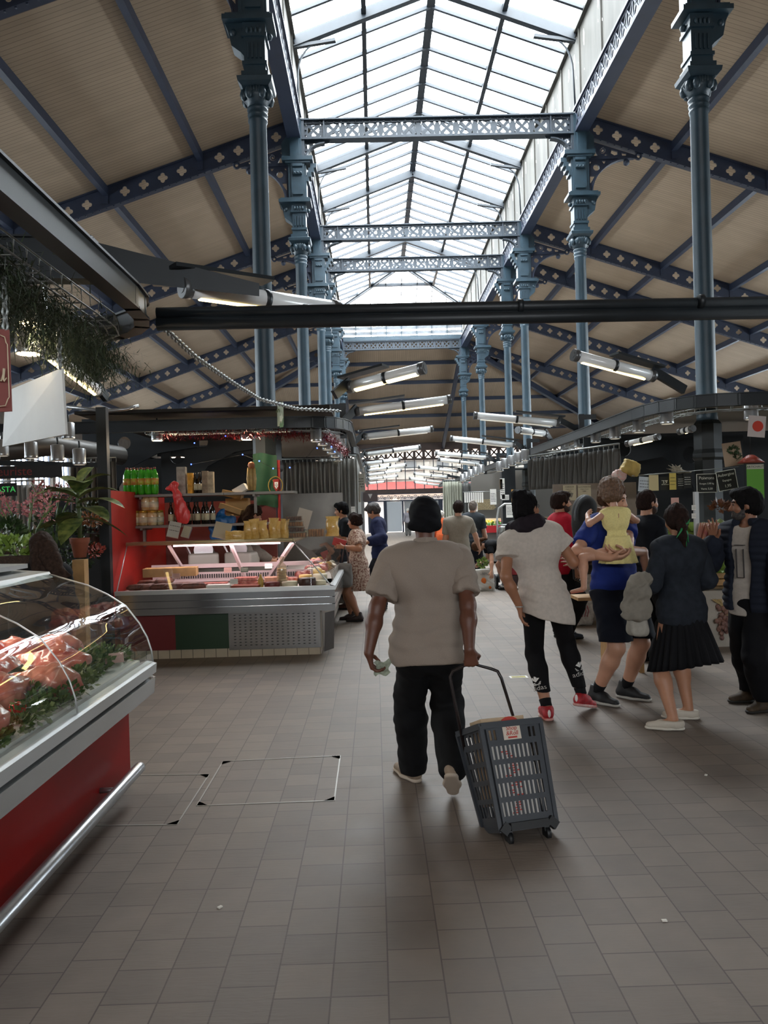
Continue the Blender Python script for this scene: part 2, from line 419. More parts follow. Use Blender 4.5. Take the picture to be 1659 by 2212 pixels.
slab('ceiling_end', [(XC-s0, P[5]+s0-HW, roofz(s0)), (XC+s0, P[5]+s0-HW, roofz(s0)), (XC+SE, P[5]+SE-HW, roofz(SE)), (XC-SE, P[5]+SE-HW, roofz(SE))], .12, bx_x)
LY0 = 12.5                               # lantern starts here; boarded roof behind
slab('ceiling_back', [(XC-s0, YB, 10.6), (XC+s0, YB, 10.6), (XC+s0, LY0, 10.6), (XC-s0, LY0, 10.6)], .12, bx_x)
wallm = mat('wall_render', '6a625a', .8, 0, .15, 3)
wb_ = struct('wall_back', MB().box((XC, YB-.1, 1.6), (2*SE+.4, .2, 3.2)).box((XC, YB-.1, 7.45), (2*SE+.4, .2, 6.9)).box((XC-11.4, YB-.1, 3.6), (10.4, .2, .8)).box((XC+11.4, YB-.1, 3.6), (10.4, .2, .8)), wallm)  # glazed band added in the unseen back wall to fill people's backs
b = MB()
for i in range(-6, 7): b.box((XC+i*.98, YB-.1, 3.6), (.07, .1, .8))
b.build('glazing_bars', mat('added_window_iron', '20283a', .5), wb_)
# purlins ----------------------------------------------------------
def purl(s): return roofz(s)-.1
SP = [5.42+2.17*k for k in range(5)]
for q, nm in ((-1, 'left'), (1, 'right')):
    for k, s in enumerate(SP):
        x = XC+q*s; b = MB()
        ang = Matrix.Rotation(q*.3217, 3, 'Y')
        b.bar((x, YB, purl(s)), (x, P[5]+s-HW, purl(s)), .13, .2)
        b.build('roof_purlin', irond, label=f'dark roof purlin running the length of the {nm} aisle, '+['nearest the nave', 'second out from the nave', 'third out from the nave', 'fourth out from the nave', 'outermost'][k], cat='beam', group='roof purlins')
for k, s in enumerate(SP):
    b = MB().bar((XC-s, P[5]+s-HW, purl(s)), (XC+s, P[5]+s-HW, purl(s)), .13, .2)
    b.build('roof_purlin', irond, label='dark cross purlin under the sloping far end ceiling, '+['topmost', 'second from the top', 'third from the top', 'fourth from the top', 'lowest, above the X frieze'][k], cat='beam', group='end purlins')
# pierced rafters --------------------------------------------------
def quatre(cx, cy, r):
    pts = []
    for k in range(4):
        a = k*PI/2; c = (cx+r*.62*math.cos(a), cy+r*.62*math.sin(a))
        pts += [(c[0]+r*.5*math.cos(a+t), c[1]+r*.5*math.sin(a+t)) for t in (-1.7, -1.1, -.5, 0, .5, 1.1, 1.7)]
    return pts
def rafter_mesh(q):
    L = SE-3.3; D = .5
    t = lambda s: -.333*(s-3.5)
    loops = [[(3.3, t(3.3)), (3.3, t(3.3)-D), (SE, t(SE)-D), (SE, t(SE))]]
    s = 5.42-4*.434
    k = 0
    while s < SE-.3:
        if k % 5 != 4: loops.append(quatre(s, t(s)-.25, .105))
        s += .434; k += 1
    loops = [[(q*x, z) for x, z in l] for l in loops]
    me = loops_mesh(loops, .03)
    b = MB().merge(me, Matrix.Rotation(PI/2, 4, 'X')); bpy.data.meshes.remove(me)
    for zz, w in ((-.02, .12), (-D+.015, .17)):
        b.bar((q*3.3, 0, t(3.3)+zz), (q*SE, 0, t(SE)+zz), w, .035, (0, 0, 1))
    for s in SP: b.box((q*s, 0, t(s)-.2), (.12, .07, .38))
    for i in range(int(L/.16)):
        s = 3.4+i*.16; b.box((q*s, -.05, t(s)-D-.01), (.03, .03, .025))
    me = b.mesh('rafter'); me.materials.append(irond); return me
RM = {q: rafter_mesh(q) for q in (-1, 1)}
for q, nm in ((-1, 'left'), (1, 'right')):
    for k, y in enumerate(P):
        link('pierced_rafter', RM[q], label=f'dark iron rafter pierced with quatrefoils over the {nm} aisle, {ORD[k]}', cat='beam', group='pierced rafters', loc=(XC, y, 10.49))
def small_rafter(a, b_, lab):
    a, b_ = Vector(a), Vector(b_); b = MB().bar(a, b_, .14, .32, (0, 0, 1)); b.bar(a-Vector((0, 0, .17)), b_-Vector((0, 0, .17)), .22, .03, (0, 0, 1))
    b.build('hip_rafter', irond, label=lab, cat='beam')
zt, ze = roofz(HW)-.3, roofz(SE)-.3
for q, nm in ((-1, 'left'), (1, 'right')):
    small_rafter((XC+q*HW, P[5], zt), (XC+q*SE, P[5]+SE-HW, ze), f'dark diagonal hip rafter at the far {nm} corner of the roof')
    small_rafter((XC+q*HW, P[5], zt), (XC+q*HW, P[5]+SE-HW, ze), f'dark rafter down the far end slope from the last {nm} column')
# columns ----------------------------------------------------------
def scroll(cx, cy, r, a0, d=1, turns=1.4, n=16):
    return [(cx+r*(1-.75*i/n)*math.cos(a0+d*turns*2*PI*i/n), cy+r*(1-.75*i/n)*math.sin(a0+d*turns*2*PI*i/n)) for i in range(n+1)]
def bracket(q):
    # pierced quarter bracket under the rafter, in the X-Z plane; u outward from the column
    t = lambda u: 9.92-.333*(u-.3)
    arc = [(1.2-.92*math.cos(a)+.02, 8.72+.92*math.sin(a)*.86) for a in [PI/2*i/9 for i in range(10)]]
    outer = [(.2, t(.2)), (.2, 8.72)]+arc+[(1.34, 9.5), (1.36, t(1.36))]
    holes = [[(.27, 9.86), (.27, 9.72), (.42, 9.82)], [(.3, 9.58), (.33, 9.68), (.4, 9.7), (.46, 9.58)], circ(.57, 9.7, .07, 10), [(.6, 9.58), (.66, 9.62), (.72, 9.58)],
             [(.78, 9.71), (.92, 9.67), (.92, 9.6), (.84, 9.58), (.76, 9.63)], [(1.0, 9.64), (1.12, 9.62), (1.12, 9.57), (1.02, 9.57)],
             [(.27, 9.46), (.27, 9.4), (.33, 9.46)], circ(.42, 9.31, .075, 10), [(.54, 9.46), (.64, 9.46), (.6, 9.39)], [(.27, 9.12), (.27, 8.95), (.31, 9.0), (.38, 9.12)]]
    loops = [[(q*x, z) for x, z in l] for l in [outer]+holes]
    me = loops_mesh(loops, .05); b = MB().merge(me, Matrix.Rotation(PI/2, 4, 'X')); bpy.data.meshes.remove(me)
    pts = [Vector((q*x, 0, z)) for x, z in arc]
    for i in range(len(pts)-1): b.bar(pts[i], pts[i+1], .14, .03, (0, 0, 1))
    b.tube([Vector((q*x, -.03, z)) for x, z in scroll(.57, 9.7, .07, 1.2)], .016, 5)
    b.ell((q*1.12, 0, 9.42), .075, 10); b.lathe([(.0, 9.42), (.035, 9.44), (.05, 9.5), (.05, 9.56)], (q*1.12, 0, 0), 8)
    b.tube([(q*(1.4+.06*math.cos(a)), 0, 9.55+.06*math.sin(a)) for a in [2*PI*i/10 for i in range(10)]], .03, 6, closed=True)
    b.bar((q*.25, 0, 9.52), (q*1.3, 0, 9.52), .1, .05, (0, 0, 1))
    return b
def build_column(q):                    # q: side of the nave; aisle lies outward
    t = {}
    b = MB()
    b.lathe([(.23, 0), (.23, .25), (.2, .32), (.2, 2.2), (.225, 2.24), (.225, 2.3), (.205, 2.36), (.205, 2.72), (.16, 2.78)], n=8, smooth=False)
    t['pedestal'] = b
    b = MB().lathe([(.15, 2.74), (.143, 2.85), (.125, 7.22), (.14, 7.25), (.14, 7.28), (.126, 7.3), (.145, 7.33), (.145, 7.36), (.13, 7.38), (.15, 7.41), (.15, 7.44), (.13, 7.46)], n=18)
    t['shaft'] = b
    b = MB().lathe([(.13, 7.44), (.15, 7.5), (.2, 7.56), (.22, 7.62), (.19, 7.66), (.2, 7.7)], n=12)
    for a in range(4):
        for e in (-1, 1):
            an = a*PI/2+e*.5
            b.ell((.2*math.cos(an), .2*math.sin(an), 7.6), (.06, .06, .09), 8)
        for e in (-.06, -.02, .02, .06):
            r = rotz(a*PI/2); b.ell(r @ Vector((.2, e, 7.64)), (.03, .018, .05), 6)
    b.lathe([(.19, 7.69), (.24, 7.74), (.25, 7.8), (.22, 7.82)], n=4, sq=True, smooth=False)
    t['capital'] = b
    b = MB()
    for w, z0, z1 in ((.19, 7.82, 7.9), (.155, 7.9, 8.0), (.175, 8.0, 8.05), (.15, 8.05, 8.4), (.18, 8.4, 8.45), (.165, 8.45, 8.6)): b.box((0, 0, (z0+z1)/2), (2*w, 2*w, z1-z0))
    for e in (-.09, -.03, .03, .09): b.box((e, -.16, 8.2), (.025, .03, .22)); b.box((e, .16, 8.2), (.025, .03, .22)); b.ell((e, -.18, 8.48), (.026, .04, .05), 6)
    b.ell((q*.3, -.1, 8.48), .06, 8); b.ell((q*.3, .1, 8.48), .06, 8); b.ell((-q*.2, 0, 8.48), .05, 8)
    b.prism([(.1, 8.08), (.2, 8.2), (.33, 8.3), (.37, 8.5), (.42, 8.62), (.1, 8.62)], lambda u, v, s_: Vector((q*u, s_, v)), -.12, .12)
    b.box((q*.08, 0, 8.65), (.72, .46, .07)); b.box((q*.08, 0, 8.7), (.64, .4, .04))
    t['impost'] = b
    b = MB().box((0, 0, 9.13), (.3, .36, .84)); b.box((q*.17, 0, 9.13), (.1, .26, .84)); b.box((-q*.15, 0, 9.13), (.08, .28, .84))
    b.box((0, -.19, 8.82), (.22, .05, .07)); b.box((0, -.19, 9.45), (.22, .06, .06)); b.box((0, -.2, 9.3), (.2, .06, .12))
    for e in (-.07, 0, .07): b.ell((e, -.22, 9.27), .03, 6)
    for i in range(4): b.box((-q*(.2+.05*i), 0, 9.16+.1*i), (.08+.02*i, .26, .1))
    b.box((0, 0, 9.6), (.7, .46, .09)); b.box((0, 0, 9.53), (.56, .4, .05))
    t['pilaster'] = b
    b = MB().box((q*.06, 0, 10.08), (.2, .4, .92)); b.box((-q*.06, 0, 10.08), (.08, .2, .92))
    b.prism([(.1, 9.64), (.36, 9.64), (.36, 10.0), (.2, 10.2), (.1, 10.2)], lambda u, v, s_: Vector((q*u, s_, v)), -.1, .1)
    t['post_plate'] = b
    t['aisle_bracket'] = bracket(q)
    return {k: (lambda me: (me.materials.append(pedm if k == 'pedestal' else irond if k == 'aisle_bracket' else iron), me)[1])(v.mesh(k)) for k, v in t.items()}
CM = {q: build_column(q) for q in (-1, 1)}
for q, nm in ((-1, 'left'), (1, 'right')):
    for k, y in enumerate(P):
        o = thing('iron_column', f'tall blue-grey cast iron column with ornate capital, {ORD[k]} in the {nm} row', 'column', (XC+q*HW, y, 0), 0, 'cast iron columns')
        for kk, me in CM[q].items(): link(kk, me, o)
# cross girders ----------------------------------------------------
def xring(cx, cy, r, sx=1):             # four petals between the arms of an X inside a ring
    out = []
    for k in range(4):
        a = k*PI/2
        out.append([(cx+sx*r*x, cy+r*z) for x, z in [(math.cos(a)*.26, math.sin(a)*.26)]+[(math.cos(a+t_)*.97, math.sin(a+t_)*.97) for t_ in (-.52, -.25, 0, .25, .52)]])
    return out
def girder_mesh():
    Lh = HW-.1; H_ = .46
    loops = [[(-Lh, 0), (Lh, 0), (Lh, H_), (-Lh, H_)]]
    n = 12; p = (2*Lh-1.02)/n
    for e in (-1, 1):
        cx = e*(Lh-.27); loops += xring(cx, .23, .14)
        for a in (-1, 1):
            for c in (-1, 1): loops.append([(cx+a*.17, .23+c*.15), (cx+a*.13, .23+c*.15), (cx+a*.17, .23+c*.1)])
    for i in range(n):
        cx = -Lh+.51+p*(i+.5); loops += xring(cx, .23, .15)
        if i < n-1:
            for c in (-1, 1):
                for a in (-1, 1): loops.append([(cx+p/2+a*.03, .23+c*.15), (cx+p/2+a*.09, .23+c*.155), (cx+p/2+a*.06, .23+c*.07)][::1])
    me = loops_mesh(loops, .03); b = MB().merge(me, Matrix.Rotation(PI/2, 4, 'X')); bpy.data.meshes.remove(me)
    b.box((0, 0, .445), (2*Lh, .22, .03)); b.box((0, 0, .0), (2*Lh, .24, .03)); b.box((0, -.03, .4), (2*Lh, .02, .06)); b.box((0, -.03, .05), (2*Lh, .02, .05))
    for e in (-1, 1):
        b.box((e*(Lh-.51), 0, .22), (.03, .16, .44)); b.box((e*(Lh-.03), -.04, .0), (.06, .1, .9))
        for i in range(7): b.box((e*(Lh-.1), -.04, -.36+.12*i), (.03, .03, .03))
    for i in range(38): b.box((-Lh+.1+i*(2*Lh-.2)/37, -.045, .05), (.025, .03, .025)); b.box((-Lh+.1+i*(2*Lh-.2)/37, -.045, .4), (.025, .03, .025))
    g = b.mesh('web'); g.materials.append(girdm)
    cs = []
    for e in (-1, 1):
        arc = [(Lh-.08-.44*(1-math.cos(a)), -.44+.36*math.sin(a)) for a in [PI/2*i/7 for i in range(8)]]
        outer = [(Lh, -.02), (Lh, -.46), (Lh-.08, -.46)]+arc+[(Lh-.62, -.06), (Lh-.64, -.02)]
        loops = [outer, circ(Lh-.14, -.14, .06, 10), [(Lh-.34, -.06), (Lh-.23, -.06), (Lh-.24, -.12)], [(Lh-.12, -.25), (Lh-.06, -.25), (Lh-.09, -.34)]]
        loops = [[(e*x, z) for x, z in l] for l in loops]
        me = loops_mesh(loops, .03); b = MB().merge(me, Matrix.Rotation(PI/2, 4, 'X')); bpy.data.meshes.remove(me)
        for i in range(7): b.bar((e*arc[i][0], 0, arc[i][1]), (e*arc[i+1][0], 0, arc[i+1][1]), .16, .03, (0, 0, 1))
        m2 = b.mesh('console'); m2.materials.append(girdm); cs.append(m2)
    return g, cs
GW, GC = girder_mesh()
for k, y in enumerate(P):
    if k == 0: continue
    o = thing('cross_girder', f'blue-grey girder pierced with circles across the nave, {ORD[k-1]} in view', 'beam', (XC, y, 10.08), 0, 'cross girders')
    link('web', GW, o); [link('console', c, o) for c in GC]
# valance girders along the nave -----------------------------------
pale = mat('pale_panel', 'c9ccca', .7, 0, .1, 6)
for q, nm in ((-1, 'left'), (1, 'right')):
    Yp = P
    for k in range(5):
        a, c = Yp[k]+.15, Yp[k+1]-.15; x = XC+q*(HW-.06); b = MB()
        for z, w, h, dx in ((10.1, .3, .05, .13), (10.56, .12, .05, 0), (10.13, .04, .06, 0), (10.53, .04, .06, 0)): b.box((x+q*dx, (a+c)/2, z), (w, c-a, h))
        n = max(2, round((c-a)/.33)); p = (c-a)/n
        for i in range(n):
            y0, y1 = a+i*p, a+(i+1)*p
            b.bar((x, y0, 10.14), (x, y1, 10.53), .02, .035, (0, 0, 1)); b.bar((x, y0, 10.53), (x, y1, 10.14), .02, .035, (0, 0, 1)); b.box((x, y0, 10.31), (.02, .03, .34))
        o = thing('valance_girder', f'lattice girder along the {nm} side of the nave, '+(f'{ORD[k]} bay'), 'beam', (0, 0, 0), 0, 'valance girders')
        b.build('lattice', irond, o)
        MB().box((x+q*.07, (a+c)/2, 10.33), (.03, c-a, .42)).build('backing_panel', pale, o)
# lantern: upstand walls, glazed roof ------------------------------
def streak_mat():
    m = mat('weathered_zinc', '46443f', .75, 0, .35, 1.4, .25, 10, stretch=(1.2, 1.2, .25)); return m
zn = streak_mat(); LW, ZL, ZR = 3.22, 12.44, 13.62
for q, nm in ((-1, 'left'), (1, 'right')):
    b = MB(); x = XC+q*(LW+.1)
    b.box((x, (LY0+P[5])/2, (10.56+ZL)/2), (.1, P[5]-LY0, ZL-10.56))
    y = LY0
    while y < P[5]: b.box((x-q*.07, y, (10.56+ZL)/2), (.03, .05, ZL-10.56)); y += 1.64
    b.box((x-q*.06, (LY0+P[5])/2, ZL-.02), (.16, P[5]-LY0, .06)); b.box((x-q*.06, (LY0+P[5])/2, 10.58), (.14, P[5]-LY0, .05))
    w = struct(f'wall_lantern_{nm}', b, zn)
    fl = mat('sky_gap_and_flake', 'e8e8e4', .7); b = MB()
    for i in range(34):
        y = 12+i*.82+R.uniform(-.2, .2); z = R.choice([11.9, 12.0, 12.1]); b.ell((x-q*.052, y, z), (.006, .05, R.uniform(.1, .2)), 8)  # long pale ovals painted for sky showing through wall openings
    for i in range(60):
        b.ell((x-q*.052, R.uniform(12, 40), R.uniform(10.8, 12.3)), (.005, .012, R.uniform(.02, .05)), 6)
    b.build('sky_gap_and_flakes', fl, w)
struct('wall_lantern_front', MB().box((XC, LY0-.05, 11.6), (2*LW+.3, .1, 2.3)), zn)
sky = MB(); win = struct('window_1', MB().box((XC, (LY0+37.6)/2, ZR+.04), (.2, 37.6-LY0, .16)), mat('glazing_iron', '252b32', .5, 0, .1, 5))
gi = MATS['glazing_iron']; YR = P[5]-LW
pane = glassmat('skylight_glass', 'f2f6f8', .04)
for q, nm in ((-1, 'left'), (1, 'right')):
    MB().quad((XC, LY0, ZR), (XC+q*LW, LY0, ZL), (XC+q*LW, P[5], ZL), (XC, YR, ZR)).build('pane', pane, win)
    b = MB(); y = P[1]-17*.82
    while y < P[5]-.2:
        u1 = 1.0; u0 = 0 if y < YR else (y-YR)/LW
        b.bar((XC+q*LW*u0, y, ZR-(ZR-ZL)*u0), (XC+q*LW, y, ZL), .075, .08, (0, 0, 1)); y += .82
    b.build('glazing_bars', gi, win)
    b = MB().bar((XC+q*LW/2, LY0, (ZR+ZL)/2-.05), (XC+q*LW/2, YR+LW/2, (ZR+ZL)/2-.05), .11, .14, (0, 0, 1)).build('lantern_purlin', gi, win)
    b = MB().bar((XC, YR, ZR-.02), (XC+q*LW, P[5], ZL-.02), .16, .16, (0, 0, 1)).bar((XC, YR, ZR-.12), (XC+q*LW, P[5], ZL-.12), .07, .16, (0, 0, 1)).build('hip_bar', gi, win)
MB().add([(XC, YR, ZR), (XC-LW, P[5], ZL), (XC+LW, P[5], ZL)], [(0, 1, 2)]).build('pane', pane, win)
b = MB()
for i in range(-3, 4):
    x = i*.8; b.bar((XC+x, YR+abs(x), ZR-(ZR-ZL)*abs(x)/LW), (XC+x, P[5], ZL), .04, .07, (0, 0, 1))
b.bar((XC-LW/2, YR+LW/2, (ZR+ZL)/2), (XC+LW/2, YR+LW/2, (ZR+ZL)/2), .1, .16, (0, 0, 1)); b.box((XC, P[5], ZL), (2*LW, .14, .16)); b.build('end_glazing_bars', gi, win)
trn = mat('truss_iron', '20272e', .5, 0, .1, 5)
for k, y in enumerate([P[1], P[2], P[3], P[4]]):
    o = thing('lantern_truss', f'pale grey rafter pair under the skylight glass, {ORD[k]}', 'beam', (XC, y, 0), 0, 'lantern trusses')
    for q in (-1, 1):
        b = MB().bar((0, 0, ZR-.1), (q*LW, 0, ZL-.1), .09, .26, (0, 0, 1)); b.bar((0, 0, ZR-.22), (q*LW, 0, ZL-.22), .16, .03, (0, 0, 1))
        b.bar((q*(LW-.95), 0, ZL-.06-.02), (q*LW, 0, ZL-.22), .1, .07, (0, 0, 1)); b.build('rafter', trn, o)
        MB().tube([(q*(LW-.62+.55*math.sin(a)), 0, ZL-.9+.78*math.cos(a)) for a in [PI/2*i/8 for i in range(9)]]+[(q*(LW-.04), 0, 10.7)], .022, 6).build('curved_stay', trn, o)
# louvred end wall of the lantern
b = MB()
for i in range(7): b.box((XC, P[5]+.06, 10.7+i*.27), (2*LW, .03, .17), Matrix.Rotation(.35, 3, 'X'))
lv = struct('wall_lantern_end', b, mat('louvre', '8c9095', .6, 0, .15, 4))
b = MB()
for i in range(9): b.box((XC-LW+i*LW/4, P[5]-.03, 11.5), (.05, .06, 1.9))
b.box((XC, P[5]-.02, 10.68), (2*LW, .06, .22)); b.build('frame', iron, lv)
# ---------------------------------------------------------------- side walls with high windows
WS = 7.0  # unseen wall kept windowless nearer than this to darken the near floor
for q, nm in ((-1, 'left'), (1, 'right')):
    x = XC+q*(SE+.1); b = MB()
    b.box((x, 23.5, 1.5), (.25, 61, 3.0)); b.box((x, 23.5, 5.85), (.25, 61, .9)); b.box((x, (YB+WS)/2, 4.2), (.25, WS-YB, 2.6)); b.box((x, 49, 4.2), (.25, 10, 2.6))
    y = WS
    while y < 45: b.box((x, y, 4.2), (.25, .35, 2.6)); y += 2.2
    w = struct(f'wall_{nm}', b, wallm)
    b = MB(); y = YB
    while y < 54: b.box((x, y, 4.2), (.06, .05, 2.5)); y += .55
    b.box((x, 23.5, 4.2), (.06, 61, .05)); b.build('glazing_bars', irond, w)
    MB().box((x, 23.5, 4.2), (.02, 61, 2.5)).build('pane', pane, w)
# end wall ----------------------------------------------------------
dk = mat('frieze_brown', '4a3a34', .6, 0, .1, 4)
b = MB(); y = YE+.1
b.box((XC, y, 5.95), (2*SE+.4, .25, .5)); b.box((XC, y, 5.08), (2*SE+.4, .22, .14)); b.box((XC, y, 2.86), (2*SE, .3, .3))
for i in range(-24, 25):
    x = XC+i*.66+.2; b.box((x+.33, y, 5.42), (.2, .18, .6))
    b.bar((x-.23, y, 5.17), (x+.23, y, 5.68), .1, .06, (0, 1, 0)); b.bar((x-.23, y, 5.68), (x+.23, y, 5.17), .1, .06, (0, 1, 0))
struct('trim_1', b, dk)
b = MB()
for i in range(-24, 25): b.box((XC+i*.66-.13, y, 4.0), (.05, .12, 2.2))
b.box((XC, y, 4.5), (2*SE, .08, .04)); ew = struct('window_2', b, irond)
MB().box((XC, y, 4.0), (2*SE, .02, 2.1)).build('pane', glassmat('end_glass', 'b4b9bc', .05), ew)
b = MB(); b.box((XC-SE/2-1.6, y, 1.4), (SE-3.4, .25, 2.8)); b.box((XC+SE/2+2.0, y, 1.4), (SE-3.6, .25, 2.8)); struct('wall_end', b, wallm)
# scrolled iron overdoor and entrance doors
b = MB()
b.box((2.2, YE, 2.68), (7.6, .1, .06)); b.box((2.2, YE, 2.2), (7.6, .1, .08))
for i in range(16):
    cx = -1.3+i*.47
    b.tube([(x, YE, z) for x, z in scroll(cx-.09, 2.46, .13, 0, 1, 1.2, 14)], .022, 5); b.tube([(x, YE, z) for x, z in scroll(cx+.14, 2.42, .11, PI, 1, 1.2, 14)], .022, 5)
b.build('overdoor_grille', irond, label='black wrought iron scroll grille over the far entrance', cat='grille')
d = struct('door_1', MB().box((-.35, YE, 1.1), (.3, .2, 2.2)).box((3.2, YE, 1.1), (.07, .12, 2.2)).box((4.6, YE, 1.1), (.3, .2, 2.2)).box((1.95, YE, 1.1), (.12, .14, 2.2)).box((.72, YE, 1.1), (.22, .14, 2.2)), irond)
MB().box((3.9, YE, 1.1), (1.2, .02, 2.15)).build('pane', glassmat('end_glass'), d)
MB().box((2.6, YE, 1.1), (1.1, .02, 2.15)).build('pane', glassmat('end_glass'), d)
MB().box((1.35, YE, 1.1), (1.05, .03, 2.1)).build('frosted_pane', mat('frosted', 'c3c9ce', .4, emit='c8d0d6', es=.0), d)
# street beyond -----------------------------------------------------
fs = mat('street_stone', 'a3978a', .85, 0, .1, 1.5)
b = MB(); yf = 76
b.box((2, yf, 7), (60, .6, 14))
for z in (4.6, 5.5, 6.4, 7.4, 9): b.box((2, yf-.4, z), (60, .3, .16))
for i in range(-8, 9): b.box((2+i*3.2, yf-.33, 3.2), (.5, .2, 6))
fo = b.build('street_building', fs, label='pale stone building across the street beyond the far glazing', cat='building')
b = MB()
for i in range(-8, 9): b.box((3.6+i*3.2, yf-.31, 5.9), (1.2, .06, 1.2)); b.box((3.6+i*3.2, yf-.31, 1.5), (2.2, .06, 2.6))
b.build('windows', mat('street_glass', '6d6a68', .2), fo)
b = MB().add([(-6, yf-.5, 4.3), (12, yf-.5, 4.3), (12, yf-2.4, 3.5), (-6, yf-2.4, 3.5), (-6, yf-2.4, 3.15), (12, yf-2.4, 3.15)], [(0, 1, 2, 3), (3, 2, 5, 4)])
b.build('shop_awning', mat('awning_red', '96453d', .8), label='faded red shop awning across the street, seen through the far glazing', cat='awning')
struct('ground_street', MB().box((2, 66, -.12), (80, 24, .2)), mat('asphalt', '8a8682', .9))
# ---------------------------------------------------------------- light of the place
wd = bpy.data.worlds.new('world'); SC.world = wd; wd.use_nodes = True
bg = wd.node_tree.nodes['Background']; bg.inputs[0].default_value = (.93, .97, 1.0, 1); bg.inputs[1].default_value = 22.0
sl = math.atan2(ZR-ZL, LW)
for q in (-1, 1):
    area('daylight_portal', (XC+q*LW/2, (LY0+P[5])/2, (ZR+ZL)/2+.12), (LW*1.05, P[5]-LY0), 1, (0, q*sl, 0), portal=True)
area('daylight_portal', (XC, YE+.4, 2.9), (2*SE, 5.8), 1, (-PI/2, 0, 0), portal=True)
area('daylight_portal', (XC, YB-.3, 3.6), (12.4, .8), 1, (PI/2, 0, 0), portal=True)  # opening of the added back window band
for q in (-1, 1): area('daylight_portal', (XC+q*(SE+.35), 26, 4.2), (2.6, 38), 1, (0, q*PI/2, 0), portal=True)
SC.view_settings.exposure = 0.25
SC.cycles.max_bounces = 8; SC.cycles.diffuse_bounces = 3; SC.cycles.glossy_bounces = 3; SC.cycles.transparent_max_bounces = 10; SC.cycles.transmission_bounces = 4
SC.cycles.sample_clamp_indirect = 6; SC.cycles.caustics_reflective = False; SC.cycles.caustics_refractive = False
SC.cycles.use_denoising = True
# ================================================================ SHARED FITTINGS
steel = mat('brushed_steel', 'b4b6b8', .32, .85, .08, 30, stretch=(1, 1, 12))
alu = mat('aluminium', 'c4c7c8', .35, .6)
darkm = mat('dark_rail', '1b2024', .45, .1, .15, 5)
wirem = mat('galvanised_wire', '8f9290', .4, .7)
black = mat('black_plastic', '17181a', .5)
white = mat('white_card', 'e8e6e0', .7)
ink = mat('ink', '1d1b1b', .7)
clear = glassmat('clear_glass', 'f4f8f6', .045)
tubeg = mat('lamp_casing', 'eceeee', .22, .0, spec=.8)
warm = mat('lit_tube', 'fff0c0', .5, emit='ffdf90', es=9)
unlit = mat('pale_tube', 'f1efe6', .4, emit='fff6de', es=.35)
spot_e = mat('spot_bulb', 'fff0d0', .5, emit='ffd894', es=14)
wood = mat('pale_wood', 'b28d5e', .7, 0, .2, 6, stretch=(1, 8, 1))
def rail(name, pts, label, sec=(.05, .11), m=None, cat='rail', lip=True):
    b = MB(); pts = [Vector(p) for p in pts]
    for a, c in zip(pts, pts[1:]):
        e = (c-a).normalized()*.02
        b.bar(a-e, c+e, sec[0], sec[1], (0, 0, 1))
        if lip:
            for z in (-1, 1): b.bar(a-e+Vector((0, 0, z*sec[1]*.5)), c+e+Vector((0, 0, z*sec[1]*.5)), sec[0]*1.7, .012, (0, 0, 1))
    return b.build(name, m or darkm, label=label, cat=cat)
def corner(a, c, e, n=6):             # rounded corner: from a round point c to e
    a, c, e = Vector(a), Vector(c), Vector(e)
    return [a*(1-t)**2+c*2*t*(1-t)+e*t*t for t in [i/n for i in range(n+1)]]
def lamp(a, b_, lit, label, group=None, r=.062, arm=None, plate=True):
    a, b_ = Vector(a), Vector(b_); m = (a+b_)/2; d = (b_-a).normalized(); L = (b_-a).length
    o = thing('tube_lamp', label, 'lamp', m, 0, group); a, b_ = a-m, b_-m
    MB().tube([a, b_], r, 14).build('casing', tubeg, o)
    for p, s in ((a, -1), (b_, 1)): MB().tube([p-d*.03, p+d*.03], r*1.12, 14).tube([p+d*.028*s, p+d*.034*s], r*.6, 10).build('end_cap', mat('cap_grey', '5c5d5e', .35, .4), o)
    MB().tube([-d*.02, d*.02], r*1.1, 14).build('clamp', darkm, o)
    z = Vector((0, 0, -1)); z = (z-d*z.dot(d)).normalized()
    if lit != 2: MB().tube([a+d*.09+z*r*.82, b_-d*.09+z*r*.82], r*.36, 8).build('fluorescent_tube', warm if lit else unlit, o)
    else: MB().tube([a+d*.06+z*r*.25, b_-d*.06+z*r*.25], r*.86, 10).build('fluorescent_tube', warm, o)
    if arm is not None:               # flat mounting blade and arm towards the stall
        arm = Vector(arm)-m; q = a if (a-arm).length < (b_-arm).length else b_
        s = (arm-q); e = q+(-q)*1.05
        if plate: MB().bar(q-z*.12+(q-e).normalized()*.1, e-z*.13, .17, .025, -z).build('mounting_blade', darkm, o)
        MB().bar(q-z*.06, arm, .05, .1, (0, 0, 1)).build('arm', darkm, o)
    return o
def spot(p, label, group='cylinder spotlights', r=.07, h=.19, lit=True):
    o = thing('spotlight', label, 'lamp', p, 0, group)
    MB().lathe([(r, 0), (r*1.03, .005), (r*1.03, .03), (r, .035), (r, h), (r*.8, h+.01)], n=16).build('housing', steel, o)
    MB().lathe([(r*.86, -.002), (r*.5, .004), (.0, .006)], n=14).build('bulb', spot_e if lit else unlit, o)
    MB().tube([(0, 0, h), (0, 0, h+.1)], .012, 6).build('stem', darkm, o)
    return o
def chain(pts, label, name='chain', r=.006, link_=.03):
    b = MB(); pts = [Vector(p) for p in pts]; k = 0
    for a, c in zip(pts, pts[1:]):
        n = max(1, int((c-a).length/link_)); d = (c-a).normalized(); x, z = frame(d)
        for i in range(n):
            p = a+(c-a)*(i+.5)/n; s = x if k % 2 else z; k += 1
            b.tube([p+d*math.cos(t)*link_*.66+s*math.sin(t)*link_*.32 for t in [2*PI*j/8 for j in range(8)]], r, 5, closed=True)
    return b.build(name, wirem, label=label, cat='chain')
